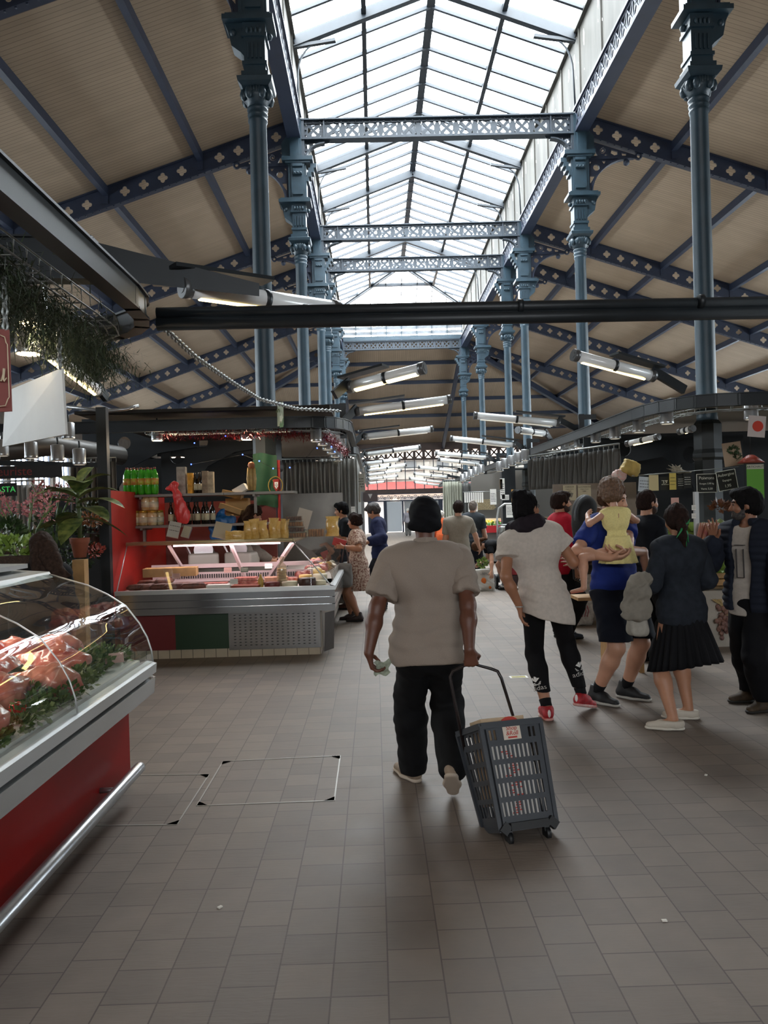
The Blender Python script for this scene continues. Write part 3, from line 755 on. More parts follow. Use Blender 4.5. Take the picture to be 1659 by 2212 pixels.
def tray(pts, w, label, n=4, drop=.07):       # wire basket tray hung under a rail
    b = MB(); pts = [Vector(p) for p in pts]
    out = []
    for i, p in enumerate(pts):
        d = pts[min(i+1, len(pts)-1)]-pts[max(i-1, 0)]; out.append(Vector((d.y, -d.x, 0)).normalized())
    for j in range(n): b.tube([p+o_*(w*(j/(n-1)-.5)) for p, o_ in zip(pts, out)], .005, 5)
    for s in (-.5, .5): b.tube([p+o_*w*s+Vector((0, 0, drop)) for p, o_ in zip(pts, out)], .005, 5)
    for i in range(len(pts)-1):
        L = (pts[i+1]-pts[i]).length; k = max(1, int(L/.12))
        for t in range(k):
            p = pts[i].lerp(pts[i+1], t/k); o_ = out[i].lerp(out[i+1], t/k)
            b.tube([p-o_*w*.5+Vector((0, 0, drop)), p-o_*w*.5, p+o_*w*.5, p+o_*w*.5+Vector((0, 0, drop))], .004, 4)
    return b.build('wire_tray', wirem, label=label, cat='tray')
def card(p, w, h, label, m=None, rz=0, tilt=0, text=None, tm=None, ts=.03, group=None, name='price_card', cat='card', lines=0, thick=.004, roll=0):
    o = thing(name, label, cat, p, 0, group)
    M = facing((0, 0, 0), rz, tilt) @ Matrix.Rotation(roll, 4, 'Z')
    b = MB(); b.raw([(x, y, z) for z in (-thick, 0) for x, y in ((-w/2, 0), (w/2, 0), (w/2, h), (-w/2, h))], [(3, 2, 1, 0), (4, 5, 6, 7), (0, 1, 5, 4), (1, 2, 6, 5), (2, 3, 7, 6), (3, 0, 4, 7)], False, M)
    b.build('sheet', m or white, o)
    if text or lines:
        b = MB()
        for i, (s, sz, yy) in enumerate(text or []):
            me = text_mesh(s, sz, .001); b.merge(me, M @ Matrix.Translation((0, yy, .001))); bpy.data.meshes.remove(me)
        for i in range(lines):
            y = h*(.7-.6*i/max(1, lines)); x0 = -w*.4; 
            while x0 < w*.36:
                l = R.uniform(.06, .2)*w; x1 = min(x0+l, w*.42)
                b.raw([(x0, y, .002), (x1, y, .002), (x1, y+h*.035, .002), (x0, y+h*.035, .002)], [(0, 1, 2, 3)], False, M); x0 = x1+.04*w
        b.build('lettering', tm or ink, o)
    return o
def drape(a, b_, z0, z1, label, m, folds=14, amp=.05, name='curtain', group=None, seed=1, gather=0):
    a, b_ = Vector(a), Vector(b_); d = b_-a; n = Vector((d.y, -d.x, 0)).normalized(); rr = random.Random(seed)
    ph = [rr.uniform(-.6, .6) for _ in range(folds+2)]
    def f(u, v):
        k = u*folds; i = int(min(folds, k)); w = math.sin(k*2*PI+ph[i])*amp*(.55+.45*v)+math.sin(k*4.3+3*v)*amp*.3
        p = a+d*(u+gather*v*math.sin(u*9)*.02)+n*w; return Vector((p.x, p.y, z1+(z0-z1)*v))
    b = MB().grid(f, folds*8, 8)
    o = thing(name, label, 'curtain', (0, 0, 0), 0, group)
    c = b.build('cloth', m, o)
    sm = c.modifiers.new('s', 'SOLIDIFY'); sm.thickness = .006
    b = MB()
    for i in range(folds+1): p = a+d*i/folds; b.tube([(p.x, p.y, z1-.01), (p.x, p.y, z1+.05)], .008, 5)
    b.tube([(a.x, a.y, z1+.06), (b_.x, b_.y, z1+.06)], .014, 6); b.build('curtain_rail', wirem, o)
    return o
def leafclump(b, c, r, n, size, seed=0, up=.3):
    rr = random.Random(seed); c = Vector(c)
    for _ in range(n):
        p = Vector((rr.gauss(0, 1), rr.gauss(0, 1), rr.gauss(0, 1))).normalized(); p = Vector((p.x*r[0], p.y*r[1], p.z*r[2]))*rr.uniform(.5, 1)
        d = (p.normalized()+Vector((rr.uniform(-.7, .7), rr.uniform(-.7, .7), rr.uniform(-.4, .7)+up))).normalized(); s, z = frame(d)
        L = size*rr.uniform(.6, 1.3); w = L*.32; q = c+p; t = rr.uniform(0, 6.28); s2 = s*math.cos(t)+z*math.sin(t)
        b.add([q, q+d*L*.5+s2*w, q+d*L, q+d*L*.5-s2*w], [(0, 1, 2, 3)])
    return b
# ================================================================ BUTCHER COUNTER, front left
redp = mat('red_panel', '8a0f0d', .45, 0, .06, 3, spec=.15)
Y0, Y1 = 1.2, 4.6
ctr = thing('butcher_counter', 'refrigerated butcher counter with red front and curved glass, at the left edge', 'display counter', (-1.8, 4.6, 0))
def loc(b): 
    b.v = [(x+1.8, y-4.6, z) for x, y, z in b.v]; return b
def ext(poly, name, m, y0=Y0, y1=Y1, par=None):  # extruded section in X-Z
    return loc(MB().prism(poly, lambda u, v, t: Vector((u, t, v)), y0, y1)).build(name, m, par or ctr)
ext([(-1.5, .1), (-1.5, .47), (-1.53, .47), (-1.53, .1)], 'red_panel', redp)
ext([(-1.56, .02), (-1.56, .5), (-2.5, .5), (-2.5, .02)], 'base_cabinet', mat('cabinet_grey', '5c5a58', .6), Y0, Y1-.02)
loc(MB().box((-2.02, Y1+.005, .26), (1.0, .02, .46))).build('end_panel', alu, ctr)
loc(MB().tube([(-1.4, Y0, .17), (-1.4, Y1-.16, .17), (-1.4, Y1-.14, .17)], .032, 14).tube([(-1.4, Y1-.5, .17), (-1.5, Y1-.5, .17)], .015, 8).tube([(-1.4, Y1-2, .17), (-1.5, Y1-2, .17)], .015, 8)).build('bumper_bar', steel, ctr)
ext([(-1.345, .57), (-1.335, .665), (-1.4, .685), (-1.55, .68), (-1.55, .46), (-1.46, .48)], 'fascia', mat('satin_alu', 'b9bcbd', .22, .75), Y0, Y1)
ext([(-1.33, .69), (-1.325, .745), (-1.38, .76), (-1.42, .75), (-1.42, .69)], 'front_rail', alu, Y0, Y1)
ext([(-1.42, .7), (-1.42, .765), (-2.3, .86), (-2.3, .7)], 'deck', mat('deck_white', 'd2d0ca', .4), Y0, Y1-.02)
ext([(-2.28, .8), (-2.28, 1.27), (-2.32, 1.27), (-2.32, .8)], 'back_panel', mat('counter_back', '6f6c68', .5), Y0, Y1-.02)
ext([(-1.93, 1.27), (-1.95, 1.305), (-2.32, 1.335), (-2.32, 1.28)], 'top_shelf', alu, Y0, Y1+.01)
ext([(-2.05, 1.335), (-2.05, 1.36), (-2.32, 1.365), (-2.32, 1.335)], 'top_rail', alu, Y0, Y1-.05)
gp = [(-1.345, .755), (-1.352, .82), (-1.375, .9), (-1.418, .985), (-1.497, 1.09), (-1.6, 1.16), (-1.72, 1.22), (-1.94, 1.29)]
for k, (a, c) in enumerate(((Y0, 3.42), (3.435, Y1-.01))):
    g = loc(MB().grid(lambda u, v: Vector((gp[0][0], 0, 0)) if 0 else (lambda i, f: Vector((gp[i][0]+(gp[i+1][0]-gp[i][0])*f, a+(c-a)*u, gp[i][1]+(gp[i+1][1]-gp[i][1])*f+.004*math.sin(u*9+i))))(min(6, int(v*7)), v*7-min(6, int(v*7))), 14, 28))
    g.build('curved_glass', glassmat('counter_glass', 'eef4f2', .09, .01), ctr)
loc(MB().add([(x, Y1-.012, z) for x, z in gp]+[(-2.28, Y1-.012, 1.29), (-2.28, Y1-.012, .8)], [tuple(range(10))])).build('end_glass', MATS['counter_glass'], ctr)
loc(MB().tube([(x, 3.428, z) for x, z in gp], .004, 5).tube([(x, Y1-.01, z) for x, z in gp], .005, 5)).build('glass_edge', alu, ctr)
loc(MB().box((-2.22, (Y0+Y1)/2, 1.26), (.03, Y1-Y0, .02))).build('light_strip', mat('led_strip', 'fff4e0', .5, emit='ffe0b8', es=10), ctr)
area('counter_light', (-2.15, 3.2, 1.24), (.1, 2.6), 11, (0, -.35, 0), (1, .86, .76))
# meat ------------------------------------------------------------
meatm = mat('raw_meat', 'a34034', .32, 0, .2, 9, .1, 30, col2='cf8674', coat=.4)
meatp = mat('pale_meat', 'cf8f78', .32, 0, .2, 8, .1, 30, col2='c25f4e', coat=.4)
def meat_mesh(seed):
    r = random.Random(seed); s = SDF(.05)
    s.cap((-.16, 0, .05), (.1, r.uniform(-.03, .03), .07), .05, .085, k=.05)
    for i in range(6): s.ell((r.uniform(-.18, .18), r.uniform(-.06, .06), r.uniform(.03, .09)), (r.uniform(.05, .1), r.uniform(.03, .06), r.uniform(.025, .06)), rotz(r.uniform(-.6, .6)))
    V, Q = s.run(.011, lambda V: wob(V, .004, 60, seed)); return np_mesh('meat', V, Q)
MM = [meat_mesh(i) for i in range(5)]
for i, m_ in enumerate(MM): m_.materials.append((meatm, meatp)[i % 2])
def deckz(x): return .765+(-1.42-x)*.108
spots_ = [(-1.62, 2.55, .3), (-1.85, 2.5, 1.2), (-1.66, 2.95, -.2), (-1.95, 2.95, .5), (-1.72, 3.3, .8), (-2.05, 3.35, 0), (-1.62, 3.62, .1), (-1.88, 3.72, 1.4), (-2.12, 3.75, .3), (-1.75, 4.05, -.3), (-2.02, 4.1, .9), (-1.9, 4.38, .2)]
for i, (x, y, a) in enumerate(spots_):
    link('meat_cut', MM[i % 5], label=['glossy red', 'pale pink'][i % 2]+' cut of raw meat on the butcher counter, '+['front row nearest', 'back row nearest', 'second in front row', 'second in back row', 'middle behind glass joint', 'far back middle', 'front, past glass joint', 'middle, past glass joint', 'back, past glass joint', 'front, near far end', 'back, near far end', 'at far end'][i], cat='meat', group='cuts of meat', loc=(x, y, deckz(x))).rotation_euler = (0, 0, a)
gm = mat('parsley', '3a5222', .6, 0, .3, 20, col2='62763a')
gar = MB()
for i in range(26):
    y = 2.1+i*.098; x = -1.475+R.uniform(-.03, .03)+(-.06 if i > 18 else 0); leafclump(gar, (x, y, .80+R.uniform(0, .03)), (.07, .06, .045), 90, .035, i)
for i, (x, y) in enumerate(((-1.62, 4.25), (-1.75, 4.36), (-1.6, 4.42), (-1.85, 3.52), (-1.58, 3.45), (-1.65, 2.78))): leafclump(gar, (x, y, .84), (.09, .09, .05), 120, .04, 40+i)
gar.build('parsley_garnish', gm, label='curly parsley bedding along the front of the meat display', cat='garnish', kind='stuff')
tom = mat('tomato_red', 'c8261c', .3)
for i, (x, y) in enumerate(((-1.56, 2.62), (-1.52, 2.88), (-1.7, 3.12), (-1.5, 3.2), (-1.55, 3.86), (-1.82, 4.2), (-1.53, 2.3))):
    b = MB()
    for k in range(7): a = k*.9; b.ell((.018*math.cos(a), .018*math.sin(a), .01), (.018, .018, .022), 8)
    b.build('tomato_rose', tom, label='carved red tomato rose among the parsley, '+['beside the nearest meat', 'in the front row before the joint', 'between the middle cuts', 'at the rail by the glass joint', 'past the glass joint', 'towards the far end', 'closest to the camera'][i], cat='garnish', group='tomato roses', loc=(x, y, deckz(x)+.06))
pinkc = mat('pink_card', 'd9aaa0', .6)
for i, (px, py, Y, w, h) in enumerate(((248, 1432, 4.3, .1, .055), (182, 1440, 4.25, .1, .05), (75, 1478, 3.9, .11, .06), (8, 1435, 4.0, .09, .055))):
    card(W(px, py, Y), w, h, 'blank pink price card standing in the meat display, '+['at the far end by the parsley', 'second from the far end', 'third from the far end', 'by the left edge of the photo'][i], pinkc, .5, -.25, group='pink price cards')
dg = mat('chalk_green', '2c3626', .7); chalk = mat('chalk', 'd8d8cc', .9)
card(W(42, 1480, 3.6), .13, .08, 'dark green chalk price board leaning in the meat display', dg, .5, -.5, text=[('Foie', .04, .05), ('Entier', .035, .018)], tm=chalk, roll=.5)
card(W(178, 1468, 3.95), .09, .06, 'small printed tag leaning on meat past the glass joint', white, .5, -.5, lines=3, roll=.6)
card(W(82, 1470, 3.75), .04, .05, 'tiny pale tag on the pale pink meat', mat('pale_green_card', 'c9d0a4', .7), .5, -.4, lines=2, roll=-.3)
c = card((-1.86, 2.9, 1.3), .3, .2, 'pale green notice taped flat on the counter top glass', mat('notice_green', 'aebc98', .7), PI/2, -PI/2+.32, text=[('ICI', .07, .12)], lines=3, tm=ink, name='counter_notice', cat='notice')
c.location = (-1.62, 3.05, 1.175)
# overhead rail and fittings ---------------------------------------
rp = [(-1.27, 1.2, 2.8), (-1.27, 4.15, 2.8)]+corner((-1.27, 4.15, 2.8), (-1.27, 4.85, 2.8), (-1.9, 4.9, 2.8))+[(-3.2, 4.9, 2.8)]
rail('stall_rail', rp, 'dark steel rail curving round the corner above the butcher counter', (.05, .13))
rail('support_beam', [W(0, 560, 4.9), W(200, 562, 4.9)], 'deep dark beam running off the left edge above the butcher rail', (.08, .26))
b = MB().add([W(195, 520, 4.95), W(195, 600, 4.95), W(560, 640, 4.95), W(560, 612, 4.95)]+[W(px, py, 5.03) for px, py in ((195, 520), (195, 600), (560, 640), (560, 612))], [(0, 1, 2, 3), (7, 6, 5, 4), (0, 4, 5, 1), (1, 5, 6, 2), (2, 6, 7, 3), (3, 7, 4, 0)])
b.build('lamp_bracket', darkm, label='tapered dark bracket carrying the big lamp, upper left', cat='bracket')
b = MB().tube([(-1.27, 4.62, 2.83), (2.9, 4.72, 2.83)], .034, 12).tube([(-1.27, 4.62, 2.765), (2.9, 4.72, 2.765)], .04, 12)
for x in (-.4, .9, 2.0): b.tube([(x, 4.66, 2.83), (x+.03, 4.66, 2.83)], .042, 10)
b.build('cable_duct', darkm, label='twin black conduit spanning the whole aisle from left to right', cat='pipe')
lamp(W(402, 622, 5.0), W(722, 668, 5.75), True, 'large lit tube lamp above the black conduit, nearest on the left', arm=W(330, 600, 5.0))
lamp(W(100, 757, 6.4), W(208, 843, 8.3), True, 'lit tube lamp slanting down behind the white hanging sign', arm=W(230, 860, 8.5))
tray([(-1.62, 2.6, 2.72), (-1.62, 4.45, 2.72)]+corner((-1.62, 4.45, 2.72), (-1.62, 4.75, 2.72), (-1.95, 4.8, 2.72), 3), .3, 'wire tray full of pine garland, upper left', 6)
pg = MB(); rr = random.Random(4)
for i in range(9500):
    t = rr.random(); c_ = Vector((-1.66+rr.gauss(0, .09), 3.1+1.75*t, 2.66+rr.gauss(0, .07)-.12*t*t))
    if t > .93: c_.x += rr.uniform(-.15, .1)
    d = Vector((rr.gauss(0, 1), rr.gauss(0, 1), rr.gauss(-.4, .8))).normalized(); s, _ = frame(d)
    L = rr.uniform(.05, .11); pg.add([c_-s*.0035, c_+s*.0035, c_+d*L], [(0, 1, 2)])
pg.build('pine_garland', mat('pine_needles', '27331f', .7, 0, .4, 30, col2='3d4a32'), label='artificial pine garland drooping from the wire tray, upper left', cat='garland', kind='stuff')
spot(W(70, 700, 4.1), 'brushed steel cylinder spotlight under the pine garland, the upper of two', r=.078, h=.185)
spot(W(62, 765, 4.6), 'brushed steel cylinder spotlight just below the pine garland, the lower of two', r=.075, h=.18)
for q, l in ((W(70, 700, 4.1), 'x'), (W(62, 765, 4.6), 'y')): point('spot_glow', q-Vector((0, 0, .05)), 7)
# hanging signs -----------------------------------------------------
q = [W(133, 795, 4.0), W(142, 938, 4.0), W(5, 965, 4.75), W(12, 846, 4.75)]
n = (q[1]-q[0]).cross(q[3]-q[0]).normalized()*.012
MB().add(q+[p+n for p in q], [(0, 1, 2, 3), (7, 6, 5, 4), (0, 4, 5, 1), (1, 5, 6, 2), (2, 6, 7, 3), (3, 7, 4, 0)]).build('hanging_sign', mat('sign_white', 'd9d8d2', .6, 0, .05, 3), label='blank white sign board hanging from chains, left edge', cat='sign')
chain([W(127, 690, 4.0), W(130, 795, 4.0)], 'chain holding the right corner of the blank white sign')
q = [W(20, 712, 3.3), W(26, 888, 3.3), W(-60, 893, 3.25), W(-66, 707, 3.25)]
n = (q[1]-q[0]).cross(q[3]-q[0]).normalized()*.014
sg = thing('hanging_sign', 'dark red hanging sign with cream script, cut by the left edge', 'sign')
MB().add(q+[p+n for p in q], [(0, 1, 2, 3), (7, 6, 5, 4), (0, 4, 5, 1), (1, 5, 6, 2), (2, 6, 7, 3), (3, 7, 4, 0)]).build('board', mat('sign_red', '7b3026', .6), sg)
cream = mat('cream_paint', 'd8c7a8', .7)
def on(px, py): return W(px, py, 3.27)
MB().tube([on(-4, 722), on(10, 728), on(13, 740), on(16, 744), on(20, 858), on(17, 862), on(12, 876), on(-4, 878)], .0022, 5).build('border', cream, sg)
MB().tube([on(-3, 800), on(-2, 822), on(3, 823), on(8, 805), on(9, 796), on(7, 818), on(9, 824), on(14, 816)], [.003, .005, .003, .004, .005, .005, .003, .002], 6).build('lettering', cream, sg)
chain([W(8, 600, 3.3), W(12, 712, 3.3)], 'chain holding the dark red sign')
chain([W(345, 700, 4.6), W(420, 770, 5.6), W(500, 825, 6.8), W(560, 862, 8.0), W(640, 883, 9.2), W(735, 888, 10.2)], 'long sagging chain from the butcher rail to the deli corner', r=.009, link_=.05)
# ================================================================ DELI STALL, middle left
FY = 8.73
def X_at(px, py, Y=8.73): return W(px, py, Y).x
deli = thing('deli_counter', 'long glazed deli counter with red, green and steel front, middle left', 'display counter', (-1.8, FY, 0))
def dl(b): b.v = [(x+1.8, y-FY, z) for x, y, z in b.v]; return b
xa, xb, xc, xd = -2.91, -2.29, -1.69, -.655
sst = mat('stainless_front', 'a7a9ab', .16, .9, .05, 4)
dl(MB().box(((xa+xd)/2, FY+.25, .05), (xd-xa, .5, .1))).build('tiled_plinth', mat('plinth_tile', 'b9ab94', .5, 0, .1, 4), deli)
b = MB()
for i in range(18): b.box((xa+.02+i*.131, FY-.002, .05), (.005, .006, .1))
dl(b).build('plinth_joints', mat('grout', '5a5148', .8), deli)
dl(MB().box(((xa+xb)/2, FY, .31), (xb-xa, .03, .42))).build('red_panel', mat('deli_red', '6f1a1c', .55), deli)
dl(MB().box(((xb+xc)/2, FY, .31), (xc-xb, .03, .42))).build('green_panel', mat('deli_green', '16351d', .55), deli)
# perforated steel sheet: louvre slots in rows
b = MB().box(((xc+xd)/2, FY, .3), (xd-xc, .03, .44))
dl(b).build('perforated_panel', sst, deli)
b = MB()
for r_ in range(11):
    for c_ in range(16): b.ell((xc+.07+c_*.06, FY-.016, .13+r_*.034), (.015, .006, .0045), 8)
dl(b).build('louvre_slots', mat('slot_dark', '2a2a2c', .4, .6), deli)['kind'] = 'stuff'
b = MB()
for i, z in enumerate((.545, .625, .705)):
    b.box(((xa+xd)/2+.07, FY-.1, z), (xd-xa+.16, .05, .072)); b.box((-.5, 10.7, z), (.05, 4.2, .072))
b.box(((xa+xd)/2+.07, FY-.085, .625), (xd-xa+.14, .03, .23)); b.box((-.52, 10.7, .625), (.03, 4.18, .23))
dl(b).build('stainless_bands', sst, deli)
dl(MB().box(((xa+xd)/2+.08, FY-.11, .765), (xd-xa+.18, .07, .045)).box((-.5, 10.7, .765), (.07, 4.24, .045))).build('front_rail', alu, deli)
dl(MB().box(((xa-.5)/2, 9.2, .74), (2.4, 1.1, .05)).box((-.95, 11.0, .74), (.9, 3.7, .05))).build('deck', mat('deli_deck', 'bdb3ac', .4), deli)
dl(MB().box((-.66, 10.75, .3), (.05, 4.0, .5)).box((-1.3, 11, .3), (.05, 3.4, .5)).box((-1.8, 9.75, .3), (2.2, .05, .5))).build('side_panels', mat('side_cream', '9d9488', .6), deli)
dl(MB().add([(-.62, 8.72, .03), (-.6, 8.72, .47), (-.5, 8.9, .47), (-.52, 8.92, .03)], [(0, 1, 2, 3), (3, 2, 1, 0)])).build('loose_flap', mat('flap_dark', '4b4746', .5), deli)
tz, ty = 1.275, 9.03
g = dl(MB().add([(xa, FY-.09, .79), (-.52, FY-.09, .79), (-.97, ty, tz), (xa, ty, tz)], [(0, 1, 2, 3)])); g.build('front_glass', glassmat('deli_glass', 'f0f2f0', .06, .015), deli)
for y0, y1 in ((8.7, 9.7), (9.72, 10.7), (10.72, 11.7), (11.72, 12.7)):
    pf = [(-.5, .79), (-.52, .9), (-.6, 1.03), (-.74, 1.16), (-.97, tz)]
    dl(MB().grid(lambda u, v: (lambda i, f: Vector((pf[i][0]+(pf[i+1][0]-pf[i][0])*f, max(y0, 8.64+(FY+.3-8.64)*0)+(y1-y0)*u+(0 if y0 > 9 else (ty-8.64)*v*(1-u)-.06*(1-u)), pf[i][1]+(pf[i+1][1]-pf[i][1])*f)))(min(3, int(v*4)), v*4-min(3, int(v*4))), 6, 16)).build('side_glass', MATS['deli_glass'], deli)
dl(MB().tube([(-.52, FY-.09, .79), (-.97, ty, tz)], .007, 6).tube([(xa, FY-.09, .79), (xa, ty, tz)], .007, 6)).build('glass_edge', alu, deli)
dl(MB().box(((xa-.97)/2, ty+.12, tz+.02), (xa+.97 and -.97-xa, .3, .035)).box((-1.08, 10.9, tz+.02), (.24, 3.6, .035)).tube([(xa, ty-.02, tz+.02), (-.97, ty-.02, tz+.02)], .022, 8)).build('top_shelf', mat('shelf_brass', 'b9aa86', .3, .6), deli)
dl(MB().box((-1.75, ty+.03, tz-.015), (1.25, .02, .016))).build('light_strip', mat('led_pink', 'ffe8f4', .5, emit='ffdcee', es=12), deli)
dl(MB().bar((-2.35, 9.7, .8), (-2.48, 9.25, 1.26), .03, .03).bar((-1.62, 9.55, .8), (-1.72, 9.15, 1.26), .035, .035).bar((-1.35, 9.6, .8), (-.98, 9.15, 1.27), .045, .04).box((-1.8, 9.62, .98), (2.0, .03, .05)).box((-1.8, 9.66, .84), (2.0, .02, .12))).build('inner_frame', mat('pinkish_frame', 'c9b3b3', .5), deli)
b = MB()
for i in range(60): b.box((-2.55+i*.029, 9.645, .85), (.012, .02, .05))
dl(b).build('vent_slots', black, deli)
area('deli_counter_light', (-1.8, 9.1, 1.25), (2.0, .08), 9, (.2, 0, 0), (1, .86, .88))
area('deli_side_light', (-1.02, 11, 1.25), (.08, 3.2), 7, (0, .2, 0), (1, .88, .88))
# goods in the case -------------------------------------------------
salm = mat('salami', '4a2a24', .5, 0, .3, 25, col2='7b4a3c'); hamr = mat('cured_meat', '8f3a34', .4, 0, .3, 30, col2='c98a7e'); cheese = mat('cheese', 'dcb368', .5, 0, .08, 8); cheesew = mat('white_cheese', 'd8cfb4', .55, 0, .08, 8)
def goods(name, label, group, b, m, p, rz=0, cat='food', extra=()):
    o = b.build(name, m, label=label, cat=cat, group=group, loc=p); o.rotation_euler = (0, 0, rz); return o
ZD = .768
sm = MB().tube([(-.15, 0, .035), (-.11, 0, .04), (0, .01, .04), (.11, 0, .04), (.15, 0, .035)], [.008, .034, .04, .034, .008], 10)
sme = sm.mesh('salami'); sme.materials.append(salm)
for i, (x, y, z, a) in enumerate(((-2.72, 8.85, 0, .4), (-2.6, 8.9, 0, .9), (-2.45, 8.83, 0, .1), (-2.66, 9.0, .03, -.3), (-2.3, 8.86, 0, .5), (-2.2, 8.95, 0, -.2), (-2.48, 9.02, .05, 1.0), (-2.1, 8.84, 0, .2))):
    link('salami', sme, label='dark dried salami lying in the deli case, '+['nearest the left end', 'second from the left end', 'at the glass in the left half', 'on top of the left pile', 'mid left near the glass', 'behind the mid left one', 'on top near the wooden crate', 'rightmost of the salami pile'][i], cat='sausage', group='salamis', loc=(x, y, ZD+z)).rotation_euler = (0, 0, a)
b = MB(); 
for s in (-1, 1): b.box((0, s*.11, .05), (.6, .012, .1))
for s in (-1, 1): b.box((s*.3, 0, .05), (.012, .23, .1))
b.box((0, 0, .006), (.6, .22, .012)); goods('wooden_crate', 'pale wooden crate tipped in the back left of the deli case', None, b, wood, (-2.45, 9.2, ZD+.13), .1, 'crate')
for i, (x, y, w, d, h, m, nm, lb) in enumerate(((-1.95, 9.05, .36, .2, .05, hamr, 'meat_tray', 'tray of sliced red cured meat beside the salamis'), (-1.55, 9.1, .26, .22, .1, hamr, 'bacon_stack', 'stack of streaky bacon slabs mid deli case'), (-1.5, 8.8, .34, .16, .035, mat('terracotta_dish', '8c3f2a', .5), 'shallow_dish', 'shallow terracotta dish at the glass, mid deli case'), (-1.8, 8.8, .3, .14, .05, white, 'white_tray', 'white tray at the glass left of the terracotta dish'), (-1.2, 9.15, .3, .2, .09, mat('pale_ham', 'cf9a82', .5, 0, .2, 14), 'ham_block', 'pale cooked ham block behind the cheeses'))):
    b = MB()
    for k in range(3): b.box((R.uniform(-.01, .01), 0, h*(k+.5)/3), (w*R.uniform(.9, 1), d*R.uniform(.9, 1), h/3.2))
    goods(nm, lb, None, b, m, (x, y, ZD), R.uniform(-.2, .2))
for i, (x, y, r_, h, m, lb) in enumerate(((-1.2, 8.82, .09, .06, mat('red_rind', '6c1f22', .4), 'flat red rinded cheese round at the glass'), (-1.0, 8.84, .09, .06, cheesew, 'flat pale cheese round at the glass'), (-.8, 8.86, .1, .09, mat('dark_rind', '3a1f1b', .35), 'tall dark rinded cheese round, right end of the case'), (-.66, 8.95, .07, .05, cheesew, 'small pale cheese in the corner of the case'), (-.85, 9.2, .08, .1, cheese, 'yellow cheese behind the dark rinded one'), (-.7, 9.5, .09, .08, cheesew, 'pale cheese round in the aisle side case'), (-.75, 9.9, .09, .09, cheese, 'yellow cheese round in the aisle side case'), (-1.02, 9.25, .07, .07, hamr, 'round of red sausage meat behind the pale cheese'))):
    goods('cheese_round', lb, 'cheese rounds', MB().lathe([(.0, 0), (r_*.95, 0), (r_, .012), (r_, h-.012), (r_*.94, h), (0, h)], n=18), m, (x, y, ZD), 0, 'cheese')
o = thing('cracker_stack', 'tall clear bag of stacked round crackers in the deli case', 'food', (-1.1, 8.93, ZD), 0)
MB().lathe([(.055, 0), (.06, .02), (.06, .2), (.05, .24), (.02, .27), (.045, .34)], n=14).build('bag', glassmat('cello', 'f6f2e8', .08, .1, .12), o)
b = MB()
for k in range(7): b.lathe([(.0, k*.03), (.05, k*.03), (.052, k*.03+.012), (.05, k*.03+.024), (0, k*.03+.024)], n=14)
b.build('crackers', mat('cracker', 'c8a878', .7, 0, .2, 20), o)
o = thing('sauce_bottle', 'small squeeze bottle of mustard coloured sauce in the deli case', 'bottle', (-1.33, 8.82, ZD)); MB().lathe([(.0, 0), (.03, 0), (.032, .01), (.032, .09), (.014, .12), (.012, .15), (0, .15)], n=12).build('bottle', mat('mustard', 'c4a04a', .4), o)
for i, (px, py, Y) in enumerate(((380, 1250, 8.8), (492, 1237, 9.1), (528, 1236, 9.3), (580, 1228, 9.2), (505, 1262, 8.75))):
    card(W(px, py, Y), .09, .06, 'small wire framed price tag in the deli case, '+['beside the salamis', 'over the cured meat', 'dark, behind the bacon', 'above the cracker bag', 'at the terracotta dish'][i], [pinkc, pinkc, dg, white, white][i], 0, -.2, lines=2, tm=chalk if i == 2 else ink, group='deli price tags')
# goods on the aisle side part, bags in a jumble
for i in range(12):
    y = 9.6+.24*i; x = -.85+R.uniform(-.12, .15)
    m = [hamr, cheese, cheesew, salm, mat('pink_pack', 'cc7f78', .4)][i % 5]
    s = SDF(.03).ell((0, 0, .05), (.1, .08, .055)).ell((.05, .03, .09), (.05, .05, .04)).ell((-.05, -.02, .07), (.05, .05, .05))
    sdf_obj('deli_pack', s, .012, m, None, label=f'shrink wrapped deli pack in the aisle side case, {["nearest"]+ORD[1:]} '[0:0]+f'shrink wrapped deli pack in the aisle side case, {ORD[i]} the corner' if i else 'shrink wrapped deli pack in the aisle side case, at the corner', cat='food', group='deli packs', loc=(x, y, ZD))
# on the top shelf: bags of crisps and boxes of biscuits -------------
def pillow(w, d, h):
    def f(u, v):
        x = (u-.5)*2; z = v*h; t = max(.06, math.sin(PI*min(1, .12+v*.9))**.7)
        return x*w/2*(.92-.12*math.sin(PI*v)+.03*math.sin(20*v)), t
    b = MB()
    for s in (-1, 1):
        b.grid(lambda u, v: Vector((f(u, v)[0]+.006*math.sin(9*v+5*u), s*d/2*f(u, v)[1]*math.sqrt(max(0, 1-(2*u-1)**2)), v*h)), 10, 12)
    return b
crisp = mat('crisp_bag', 'c99a45', .28, 0, .3, 14, .5, 40, col2='e2bf78', coat=.5)
pm = pillow(.15, .09, .24).mesh('crisps'); pm.materials.append(crisp)
TS = tz+.04
for i, (px, sx) in enumerate(((538, 1.0), (553, 1.1), (572, 1.0), (590, 1.12), (601, .95), (614, 1.05))):
    p = W(px, 1150, 9.12); o = link('crisp_bag', pm, label='golden see-through bag of crisps standing on the deli counter shelf, '+['leftmost', 'second from left', 'third from left', 'fourth from left', 'fifth from left', 'rightmost'][i], cat='bag', group='bags of crisps', loc=(p.x, 9.12+R.uniform(-.04, .05), TS)); o.scale = (.9, 1, sx*.9); o.rotation_euler = (R.uniform(-.1, .1), R.uniform(-.2, .12), R.uniform(-.5, .5))
o = link('crisp_bag', pm, label='golden bag of crisps lying flat on the deli counter shelf', cat='bag', group='bags of crisps', loc=(X_at(505, 1152, 9.1)-.1, 9.12, TS+.04)); o.rotation_euler = (0, PI/2, 0)
